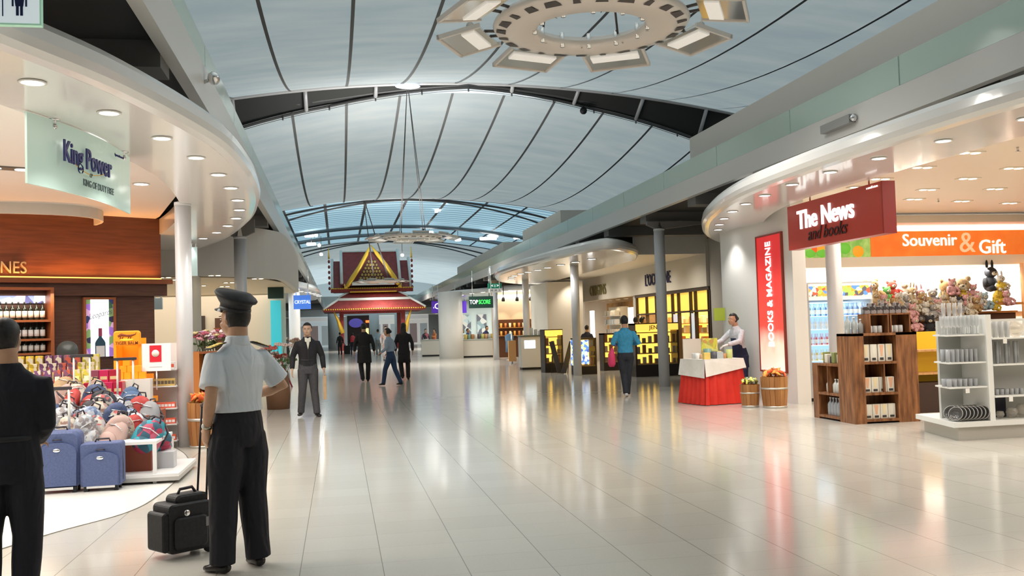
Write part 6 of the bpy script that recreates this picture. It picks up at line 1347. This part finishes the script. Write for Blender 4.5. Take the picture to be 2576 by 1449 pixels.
def hand(mb, w, d, nrm, H, curl=.5, fist=False):
    """palm, four bent fingers of unequal length and a thumb; nrm = palm-facing direction"""
    d = Vector(d).normalized(); nrm = Vector(nrm); nrm = (nrm - d * nrm.dot(d)).normalized(); s = d.cross(nrm)
    L = .052 * H; w = Vector(w)
    mb.loft([w - d * .01, w + d * L * .5, w + d * L], [(.018 * H, .012 * H), (.025 * H, .011 * H), (.024 * H, .009 * H)], 10, up=s)
    for i, (o, l) in enumerate(((-.018, .040), (-.006, .046), (.006, .044), (.018, .034))):
        p = w + d * L * .95 + s * o * H; q = p + (d * cos(curl * .5) + nrm * sin(curl * .5)) * l * H * .5
        r_ = q + (d * cos(curl * 1.5) + nrm * sin(curl * 1.5)) * l * H * .35; u_ = r_ + (d * cos(curl * 2.4) + nrm * sin(curl * 2.4)) * l * H * .25
        mb.loft([p, q, r_, u_], [.0052 * H, .0050 * H, .0046 * H, .0036 * H], 8)
    p = w + d * L * .30 - s * .018 * H; q = p + (d * .6 - s * .75 + nrm * .25).normalized() * .024 * H; r_ = q + (d * .95 - s * .15 + nrm * .35).normalized() * .022 * H
    mb.loft([p, q, r_], [.0075 * H, .0062 * H, .0046 * H], 8)
REST = dict(L=((.062, .0), (.065, .0)), R=((-.062, .0), (-.065, .0)))
def person(label, loc, ang, H, top, legs, vox=.012, skin=None, hair='short', sleeve='long', coat=0, skirt=None, elbowL=(.150, .015, .635), wristL=(.150, -.03, .50), elbowR=(-.150, .015, .635), wristR=(-.150, -.03, .50),
           kneeL=(.062, -.01, .275), ankL=(.066, .01, .048), kneeR=(-.062, -.01, .275), ankR=(-.066, .01, .048), toeL=0, toeR=0, lean=0.0, hyaw=0.0, wide=1.0, baggy=1.0, shoes=None, face=False, hands=True, inner=None, group=None):
    t = thing('person', label, 'person', tuple(loc), ang, group); S = skin or SKIN
    V = lambda p: Vector((p[0] * H, (p[1] - lean * max(0, p[2] - .5)) * H, p[2] * H))
    nk = V((0, .004, .845)); hc = V((0, -.012, .925)); HR = Matrix.Rotation(hyaw, 3, 'Z')
    b = MB()
    # torso, neck
    tr = [(.47, .085, .062), (.53, .092, .064), (.60, .078, .056), (.68, .088, .062), (.75, .100, .064), (.785, .092, .054), (.815, .062, .042), (.840, .036, .036), (.875, .033, .036), (.90, .032, .036)]
    b.loft([V((0, .0 if z < .8 else .006, z)) for z, _, _ in tr], [(rx * H * wide, ry * H) for _, rx, ry in tr], 20, up=(1, 0, 0))
    for e, w, sg in ((elbowL, wristL, 1), (elbowR, wristR, -1)):
        sh = V((sg * .098 * wide, .005, .782)); E_, W_ = V(e), V(w)
        b.loft([sh - Vector((sg * .03 * H, 0, 0)), sh, sh.lerp(E_, .4), E_, E_.lerp(W_, .35), W_], [.024 * H, .031 * H, .027 * H, .0225 * H, .0235 * H, .0150 * H], 12)
        if hands: hand(b, W_, (W_ - E_), (-sg, .0, 0) if w[2] < .56 else (0, 0, -1), H, .45)
    for k, a, sg in ((kneeL, ankL, 1), (kneeR, ankR, -1)):
        hp = V((sg * .052, 0, .50)); b.loft([hp, hp.lerp(V(k), .5), V(k), V(k).lerp(V(a), .35), V(a)], [.050 * H, .042 * H, .029 * H, .030 * H, .017 * H], 12)
    # head
    def hb(c, r): b.ball(hc + HR @ Vector((c[0] * H, c[1] * H, c[2] * H)), tuple(x * H for x in r), 18, 0, HR)
    hb((0, .006, .014), (.0445, .055, .058)); hb((0, -.012, -.022), (.037, .042, .042)); hb((0, -.026, -.044), (.022, .022, .018)); hb((0, -.052, -.008), (.0065, .012, .014)); hb((0, -.047, .010), (.004, .008, .015)); hb((0, -.034, .016), (.034, .018, .008))
    for sg in (-1, 1): hb((sg * .045, .004, -.002), (.005, .011, .017)); hb((sg * .022, -.036, -.016), (.013, .013, .012))
    solid(b, 'body', S, t, vox)
    if face or vox < .016:
        for sg in (-1, 1):
            e = hc + HR @ Vector((sg * .018 * H, -.0475 * H, .004 * H)); MB().ball(e, (.0075 * H, .004 * H, .0036 * H), 10, 0, HR).build('eye', EYEW, t); MB().ball(e + HR @ Vector((0, -.0032 * H, 0)), (.0034 * H, .0018 * H, .0034 * H), 8).build('pupil', BLACK, t)
            e = hc + HR @ Vector((sg * .018 * H, -.0505 * H, .016 * H)); MB().loft([e + HR @ Vector((-.010 * H, .001, -.001)), e, e + HR @ Vector((.010 * H, .001, -.001))], [.0014 * H, .002 * H, .0014 * H], 6).build('eyebrow', HAIR, t)
        e = hc + HR @ Vector((0, -.0505 * H, -.032 * H)); MB().ball(e, (.013 * H, .004 * H, .0034 * H), 10, 0, HR).build('mouth', LIP, t)
    # hair
    hm = MB(); n = 26; h_ = 16; vs = []; fs = []
    for i in range(h_ + 1):
        a = -pi / 2 + pi * i / h_
        for k in range(n):
            w = 2 * pi * k / n; v = Vector((.050 * cos(a) * cos(w), .061 * cos(a) * sin(w), .064 * sin(a)))
            facey = v.y < -.012 and v.z < .030; low = v.z < -.046 if hair == 'short' else v.z < -.055; side = v.y < .0 and v.z < .004
            if facey or low or side: v *= .72
            vs.append(hc + HR @ ((v + Vector((0, .008, .017))) * H))
    for i in range(h_):
        for k in range(n): fs.append((i * n + k, i * n + (k + 1) % n, (i + 1) * n + (k + 1) % n, (i + 1) * n + k))
    hm.add(vs, fs, 0, True)
    if hair == 'long': hm.loft([hc + HR @ Vector((0, .03 * H, .02 * H)), hc + HR @ Vector((0, .05 * H, -.06 * H)), V((0, .055, .80)), V((0, .062, .74))], [(.045 * H, .03 * H), (.052 * H, .028 * H), (.05 * H, .02 * H), (.03 * H, .012 * H)], 14, up=(1, 0, 0))
    if hair == 'bun': hm.ball(hc + HR @ Vector((0, .066 * H, .012 * H)), (.026 * H, .024 * H, .026 * H), 12)
    hm.build('hair', HAIR, t)
    # trousers or skirt
    if legs:
        q = MB(); q.loft([V((0, 0, z)) for z in (.455, .50, .55, .605)], [(.088 * H * wide, .066 * H), (.098 * H * wide, .072 * H), (.094 * H * wide, .066 * H), (.084 * H * wide, .060 * H)], 20, up=(1, 0, 0))
        for k, a, sg in ((kneeL, ankL, 1), (kneeR, ankR, -1)):
            hp = V((sg * .050, 0, .50)); K, A = V(k), V(a); A = A + Vector((0, 0, -.016 * H))
            q.loft([hp, hp.lerp(K, .35), K, K.lerp(A, .35), K.lerp(A, .7), A], [.060 * H, .054 * H * baggy, .042 * H * baggy, .041 * H * baggy, .037 * H * baggy, .037 * H * baggy], 14)
        solid(q, 'trousers', legs, t, vox)
        MB().lathe([(.0855 * H * wide, .592 * H), (.087 * H * wide, .597 * H), (.086 * H * wide, .610 * H), (.083 * H * wide, .610 * H)], (0, -lean * .1 * H, 0), 24, 0, .72).build('belt', BLACK, t)
    if skirt:
        m_, z_ = skirt; MB().loft([V((0, 0, .61)), V((0, 0, .53)), V((0, 0, (z_ + .53) / 2)), V((0, 0, z_))], [(.080 * H, .056 * H), (.100 * H, .072 * H), (.105 * H, .082 * H), (.115 * H, .095 * H)], 18, up=(1, 0, 0)).build('skirt', m_, t)
    # top
    q = MB(); zh = .585 if not coat else coat
    ring = ([(zh, .112, .088), (.50, .104, .080)] if coat and coat < .48 else [(zh, .094, .070)]) + [(.62, .088, .065), (.70, .098, .071), (.755, .107, .071), (.785, .100, .062), (.812, .074, .050), (.832, .050, .045), (.852, .042, .043)]
    q.loft([V((0, .002, z)) for z, _, _ in ring], [(rx * H * wide, ry * H) for _, rx, ry in ring], 24, up=(1, 0, 0))
    for e, w, sg in ((elbowL, wristL, 1), (elbowR, wristR, -1)):
        sh = V((sg * .097 * wide, .005, .780)); E_, W_ = V(e), V(w); S0 = sh - Vector((sg * .04 * H, 0, 0))
        if sleeve == 'long': q.loft([S0, sh, sh.lerp(E_, .5), E_, E_.lerp(W_, .5), E_.lerp(W_, .92)], [.030 * H, .036 * H, .036 * H, .032 * H, .029 * H, .025 * H], 14)
        else: q.loft([S0, sh, sh.lerp(E_, .4), sh.lerp(E_, .80)], [.032 * H, .038 * H, .042 * H, .045 * H], 14)
    solid(q, 'coat' if coat else 'top', top, t, vox, 5)
    # shoes
    sm_ = shoes or mat('shoe_black', (.015, .013, .012), .25)
    for a, tw, sg in ((ankL, toeL, 1), (ankR, toeR, -1)):
        A = V(a); z0 = A.z - .048 * H; R = Matrix.Rotation(tw, 3, 'Z')
        P = [A * 1.0 + R @ Vector((0, y * H, 0)) for y in (.030, .018, -.02, -.06, -.088)]
        for p, z in zip(P, (.018, .022, .022, .014, .011)): p.z = z0 + z * H
        MB().loft(P, [(.014 * H, .014 * H), (.021 * H, .022 * H), (.024 * H, .021 * H), (.026 * H, .0135 * H), (.012 * H, .009 * H)], 12, up=R @ Vector((1, 0, 0))).build('shoe', sm_, t)
    return t, V, hc, HR
WSH = noise_mat('shirt_white', (.66, .71, .76), (.72, .76, .80), 5, .7); NAV = cloth('black', (.010, .010, .016))
# ---- the pilot
px0 = (fl(556, 1438) + fl(654, 1425)) / 2; ang = radians(-138)
t, V, hc, HR = person('person in white short-sleeved uniform shirt and black peaked cap, seen from behind', (px0.x, px0.y, 0), ang, 1.70, WSH, NAV, .0085, sleeve='short', elbowL=(.140, .035, .655), wristL=(.112, -.035, .525), elbowR=(-.185, .035, .665), wristR=(-.105, -.09, .63),
    kneeL=(.060, -.012, .275), ankL=(.075, -.005, .048), kneeR=(-.058, .0, .275), ankR=(-.070, .015, .048), baggy=1.28, toeL=.15, toeR=-.25, hyaw=radians(8), wide=1.08, face=True)
H = 1.70; K = hc
CAPM = noise_mat('cap_black', (.012, .012, .014), (.02, .02, .024), 40, .6)
T = Matrix.Translation(K + Vector((0, .006 * H, .036 * H))) @ HR.to_4x4() @ Matrix.Rotation(radians(-12), 4, 'X')
mb = MB(); n = 32; rings = [(.052, .060, 0, 0), (.0535, .062, .022, 0), (.058, .068, .030, -.002), (.073, .082, .046, -.004), (.076, .087, .053, -.005), (.071, .080, .061, -.005), (.05, .058, .070, -.007), (.001, .001, .072, -.006)]; vs = []; fs = []
for rx, ry, z, dy in rings:
    for k in range(n):
        w = 2 * pi * k / n; vs.append(T @ Vector((rx * H * cos(w) * .98, (ry * sin(w) + dy) * H, (z + (.012 * (-sin(w)) if z > .04 and rx > .06 else 0)) * H)))
for i in range(len(rings) - 1):
    for k in range(n): fs.append((i * n + k, i * n + (k + 1) % n, (i + 1) * n + (k + 1) % n, (i + 1) * n + k))
mb.add(vs, fs, 0, True); cap = mb.build('peaked_cap', CAPM, t)
mb = MB(); A = []; B = []
for k in range(13):
    w = pi + pi * (k + .5) / 13; A.append(T @ Vector((.053 * H * cos(w), .061 * H * sin(w), .004 * H))); B.append(T @ Vector((.052 * H * cos(w), (.061 * sin(w) - .034 * abs(sin(w))) * H, -.008 * H)))
mb.strip(A, B); mb.strip([a - Vector((0, 0, .004)) for a in A], [b - Vector((0, 0, .004)) for b in B]); v_ = mb.build('visor', mat('visor_black', (.01, .01, .01), .15), cap)
MB().lathe([(.0535 * H, .0), (.0545 * H, .001 * H), (.0545 * H, .012 * H)], n=28).build('hat_band', mat('band_black', (.02, .02, .022), .5), cap).matrix_local = T @ Matrix.Diagonal((1, 1.14, 1, 1))
MB().lathe([(.043 * H, .828 * H), (.047 * H, .835 * H), (.042 * H, .862 * H), (.036 * H, .868 * H), (.034 * H, .862 * H)], (0, .004 * H, 0), 24, 0, 1.0).build('collar', WSH, t)
for sg in (-1, 1):
    a = V((sg * .062, .005, .842)); b_ = V((sg * .132, .005, .820)); e = MB().loft([a, b_], [(.022 * H, .005), (.024 * H, .005)], 10, up=(0, 1, 0)).build('epaulette', mat('epaulette_black', (.02, .02, .02), .5), t)
    for k in range(4): MB().loft([a.lerp(b_, .2 + .2 * k) + Vector((0, 0, .004)), a.lerp(b_, .29 + .2 * k) + Vector((0, 0, .004))], [(.0225 * H, .0055)] * 2, 8, up=(0, 1, 0)).build('gold_stripe', mat('gold_stripe', (.75, .52, .08), .35, .4), e)
w_ = V((.112, -.035, .525)); d_ = (V((.112, -.035, .525)) - V((.140, .035, .655))).normalized(); MB().loft([w_ - d_ * .035, w_ - d_ * .02], [.0185 * H] * 2, 14).build('watch_strap', mat('watch_steel', (.6, .55, .4), .25, .9), t); MB().ball(w_ - d_ * .028 + Vector((.030, 0, 0)), (.006, .016, .016), 12).build('watch_face', mat('watch_face', (.7, .7, .65), .3), t)
# flight case
a = fl(462, 1402); cz = radians(38)
t2 = thing('trolley_case', 'black wheeled pilot case with raised handle standing beside the uniformed person', 'trolley case', (a.x, a.y + .10, 0), cz)
CM = noise_mat('case_black', (.010, .010, .012), (.018, .018, .021), 50, .6)
MB().rbox(-.17, .14, -.10, .13, .035, .36, .03).build('body', CM, t2); MB().rbox(-.215, -.165, -.09, .12, .05, .31, .025).build('front_pocket', CM, t2); MB().rbox(-.14, .10, -.125, -.095, .06, .27, .03).build('side_pocket', CM, t2)
MB().rbox(-.10, .14, -.06, .09, .34, .41, .035).build('top_flap', CM, t2); MB().tube([(-.05, .015, .40), (-.03, .015, .44), (.06, .015, .445), (.09, .015, .40)], .011).build('carry_handle', STRAP, t2)
MB().lathe([(.018, 0), (.022, .002), (.018, .004)], (0, 0, 0), 14).build('ring', CHROME, t2).matrix_local = Matrix.Translation((-.06, -.13, .30)) @ Matrix.Rotation(pi / 2, 4, 'X')
MB().box(.08, .11, -.128, -.12, .19, .25).build('tag', mat('case_tag', (.25, .25, .25), .4), t2)
for y in (-.08, .10): MB().cyl((.13, y, .035), (.13, y + .02, .035), .035).build('wheel', BLACK, t2)
for y in (-.05, .07): MB().tube([(.13, y, .34), (.15, y * .9, .68), (.17, y * .8, 1.0)], .0085).build('handle_rod', mat('rod_dark', (.03, .03, .035), .3, .5), t2)
MB().tube([(.17, -.05, .99), (.175, 0, 1.02), (.17, .06, .99)], .014).build('grip', STRAP, t2)
# ---- dark-suited figure, left edge
q = aty(14, 900, 5.55)
person('person in a dark suit seen from behind at the left edge of the view', (q.x, q.y, 0), radians(-168), 1.60, cloth('suit', (.006, .006, .013)), cloth('suit'), .010, sleeve='long', coat=.49, elbowR=(-.122, .02, .64), wristR=(-.09, -.09, .58), elbowL=(.13, .04, .64), wristL=(.10, -.08, .57), ankL=(.06, .0, .048), ankR=(-.05, .0, .048), baggy=1.15, wide=1.15, hyaw=radians(-12))
# ---- man walking towards the camera
q = fl(777, 1048); t, V, hc, HR = person('person in an open black jacket and white shirt walking towards the camera', (q.x, q.y, 0), radians(6), (aty(773, 812, q.y).z), cloth('jacket', (.018, .018, .022)), cloth('greytrousers', (.07, .07, .078)), .009, skin=SKIN2, sleeve='long', coat=.53, elbowL=(.155, .02, .64), wristL=(.165, -.03, .50), elbowR=(-.155, .02, .64), wristR=(-.165, -.02, .505), ankL=(.085, -.04, .048), ankR=(-.08, .03, .06), toeL=.3, toeR=-.3, wide=1.06, face=True, hyaw=radians(-10))
Hm = aty(773, 812, q.y).z
vm = MB(); vm.add([V((-.024, -.062, .835)), V((.024, -.062, .835)), V((.012, -.0775, .77)), V((0, -.0775, .715)), V((-.012, -.0775, .77))], [(0, 1, 2, 3, 4)]); vm.add([V((-.024, -.070, .835)), V((.024, -.070, .835)), V((.012, -.0790, .77)), V((0, -.0790, .715)), V((-.012, -.0790, .77))], [(0, 1, 2, 3, 4)]); vm.build('shirt_front', mat('shirt_cream', (.80, .78, .68), .7), t)
for sg in (-1, 1): MB().add([V((sg * .010, -.070, .842)), V((sg * .032, -.060, .845)), V((sg * .030, -.074, .80)), V((sg * .008, -.081, .795))], [(0, 1, 2, 3)]).build('collar', mat('shirt_cream'), t)
MB().tube([V((0, -.078, .715)), V((0, -.080, .62)), V((0, -.080, .54))], .004).build('zip', STRAP, t)
tb = thing('paper_bag', 'slim tan paper bag held by the person in the open black jacket', 'bag', (q.x + .29, q.y - .03, .30)); MB().box(-.025, .03, -.12, .12, 0, .42).build('bag_body', noise_mat('kraft', (.55, .36, .20), (.62, .42, .25), 10, .7), tb); MB().tube([(0, -.05, .41), (0, -.03, .53), (0, .03, .53), (0, .05, .41)], .004).build('handle', STRAP, tb)
# ---- walkers in the middle
def walker(px, py, hy, label, ang, top, legs, **k):
    q = fl(px, py); H = aty(px, hy, q.y).z; return person(label, (q.x, q.y, 0), radians(ang), H, top, legs, **k)
walker(918, 960, 813, 'person in a long black coat walking away down the hall', 176, cloth('coatblack', (.010, .010, .012)), NAV, vox=.014, coat=.32, elbowL=(.155, .02, .64), wristL=(.165, .03, .51), elbowR=(-.155, .02, .64), wristR=(-.17, -.02, .51), ankL=(.03, .06, .06), ankR=(-.05, -.05, .048), wide=1.12)
walker(985, 970, 825, 'person in a pale blue sweater and jeans striding to the left', -120, cloth('paleblue', (.34, .43, .54)), cloth('jeans', (.02, .05, .12)), vox=.013, hair='bun', kneeL=(.05, -.09, .28), ankL=(.05, -.13, .06), kneeR=(-.05, .05, .28), ankR=(-.05, .16, .06), elbowL=(.14, .0, .65), wristL=(.11, -.12, .58), elbowR=(-.14, .03, .65), wristR=(-.12, -.10, .57), lean=.12)
walker(1018, 955, 812, 'person with long black hair in black clothes walking away beside the jeans wearer', 170, cloth('blackdress', (.012, .010, .014)), cloth('blackdress'), vox=.014, hair='long', skirt=(cloth('blackdress'), .30), coat=.45, ankL=(.03, .05, .07))
q = fl(972, 905); walker(972, 907, 820, 'person in a pink and white outfit standing beyond the striding one', 10, patch_mat('pinkwhite', [(.78, .62, .58), (.80, .72, .68), (.75, .45, .38)], 9, .7), None, vox=.018, skirt=(MATS['pinkwhite'], .10), skin=SKIN2)
walker(952, 894, 828, 'person in a light blue shirt and grey trousers walking away, small in the distance', 178, cloth('lightblue', (.38, .50, .58)), cloth('grey', (.20, .22, .22)), vox=.02, ankL=(.05, -.05, .06))
walker(888, 893, 838, 'person with a red backpack walking away inside the pavilion', 170, cloth('dark2', (.03, .03, .05)), cloth('dark2'), vox=.02)
q = fl(888, 893); tb = backpack(mat('pack_red', (.65, .05, .06), .5), .34, .45, .2, 'red backpack worn by the distant person inside the pavilion'); tb.location = (q.x, q.y - .28, .85); tb['group'] = 'worn backpack'
walker(856, 892, 836, 'person in black pulling a small trolley case, left of the pavilion column', -150, cloth('dark3', (.02, .02, .02)), cloth('dark3'), vox=.02, coat=.5)
q = fl(866, 891); tb = thing('trolley_case', 'small dark trolley case pulled by the distant person in black', 'trolley case', (q.x + .2, q.y, 0)); MB().rbox(-.22, .22, -.15, .15, .0, .6, .04).build('body', CM, tb); MB().tube([(-.1, 0, .6), (-.35, 0, 1.0)], .02).build('handle_rod', STRAP, tb)
walker(1072, 890, 827, 'person in a black and pink top and white trousers near the far white pillar', 20, patch_mat('blackpink', [(.03, .03, .04), (.45, .12, .15), (.05, .04, .05)], 5, .7), cloth('whitetr', (.72, .72, .70)), vox=.02, skin=SKIN2)
walker(1094, 889, 827, 'person in a long orange and red dress beside the small white counter', -60, cloth('orangedress', (.75, .25, .10)), None, vox=.02, skirt=(cloth('reddress', (.55, .08, .12)), .06), elbowL=(.14, -.08, .68), wristL=(.12, -.2, .70))
def staff(px, hy, Y, label, ang, top, **k):
    H = aty(px, hy, Y).z; p = aty(px, 850, Y); return person(label, (p.x, p.y, 0), radians(ang), H, top, NAV, vox=.02, hands=True, **k)
staff(1156, 829, 50.4, 'person in dark clothes bending at the left end of the long distant counter', 60, cloth('dark2'), lean=.3)
staff(1177, 826, 50.5, 'person in a navy waistcoat behind the middle of the long distant counter', 70, cloth('navyvest', (.04, .06, .18)))
staff(1219, 820, 50.3, 'person in a navy top leaning over the right end of the long distant counter', 40, cloth('navytop', (.03, .04, .14)), lean=.25)
staff(1477, 818, 31.6, 'person behind the yellow lit kiosk, only dark hair showing', 150, cloth('dark2'))
staff(1601, 797, 28.2, 'person with dark hair standing beyond the wide yellow kiosk', 160, cloth('whiteshirt', (.6, .6, .58)))
staff(1618, 797, 26.9, 'person in profile behind the wide yellow kiosk counter', 100, cloth('dark2'))
# ---- woman in turquoise
q = fl(1577, 998); H = aty(1577, 794, q.y).z
t, V, hc, HR = person('person in a turquoise top and dark trousers walking away on the right', (q.x, q.y, 0), radians(172), H, cloth('turquoise', (.05, .33, .55)), cloth('charcoal', (.025, .03, .04)), .010, hair='bun', coat=.54, elbowL=(.155, .03, .66), wristL=(.10, -.10, .64), elbowR=(-.165, .03, .66), wristR=(-.12, -.12, .65), kneeL=(.03, .0, .28), ankL=(.015, .05, .06), kneeR=(-.03, -.01, .28), ankR=(-.015, -.05, .048), wide=1.05, shoes=mat('shoe_white', (.7, .68, .66), .4))
tb = thing('shoulder_bag', 'bright pink bag hanging at the left hip of the person in turquoise', 'bag', (q.x - .30, q.y - .02, .62)); MB().loft([(0, 0, 0), (.0, 0, .06), (0, 0, .25), (.02, 0, .38)], [(.05, .05), (.08, .09), (.07, .08), (.02, .03)], 12, up=(1, 0, 0)).build('bag_body', mat('hot_pink', (.75, .05, .16), .5), tb); MB().tube([(.01, 0, .36), (.06, 0, .50), (.1, 0, .42)], .01).build('strap', mat('hot_pink'), tb)
# ---- the seller at the draped table
H = aty(1860, 788, 17.4).z; q = aty(1862, 850, 17.3)
t, V, hc, HR = person('person in white sleeves and navy apron arranging goods behind the red draped table', (q.x, q.y, 0), radians(-72), H, cloth('sellershirt', (.68, .70, .74)), cloth('navytrousers', (.02, .025, .07)), .010, hair='bun', elbowL=(.14, -.10, .67), wristL=(.09, -.25, .635), elbowR=(-.14, -.12, .68), wristR=(-.09, -.27, .65), lean=.22)
MB().loft([V((0, -.004, .36)), V((0, -.004, .50)), V((0, -.004, .60)), V((0, -.006, .72))], [(.105 * H, .085 * H), (.102 * H, .080 * H), (.088 * H, .070 * H), (.07 * H, .074 * H)], 18, up=(1, 0, 0)).build('apron', cloth('apron', (.015, .02, .06)), t)
for s_, w in ((1, (.09, -.25, .635)), (-1, (-.09, -.27, .65))):
    g = MB(); hand(g, V(w), V(w) - V((s_ * .14, -.11, .675)), (0, 0, -1), H * 1.12, .5); solid(g, 'glove', mat('glove_white', (.8, .8, .78), .6), t, .008, 2)
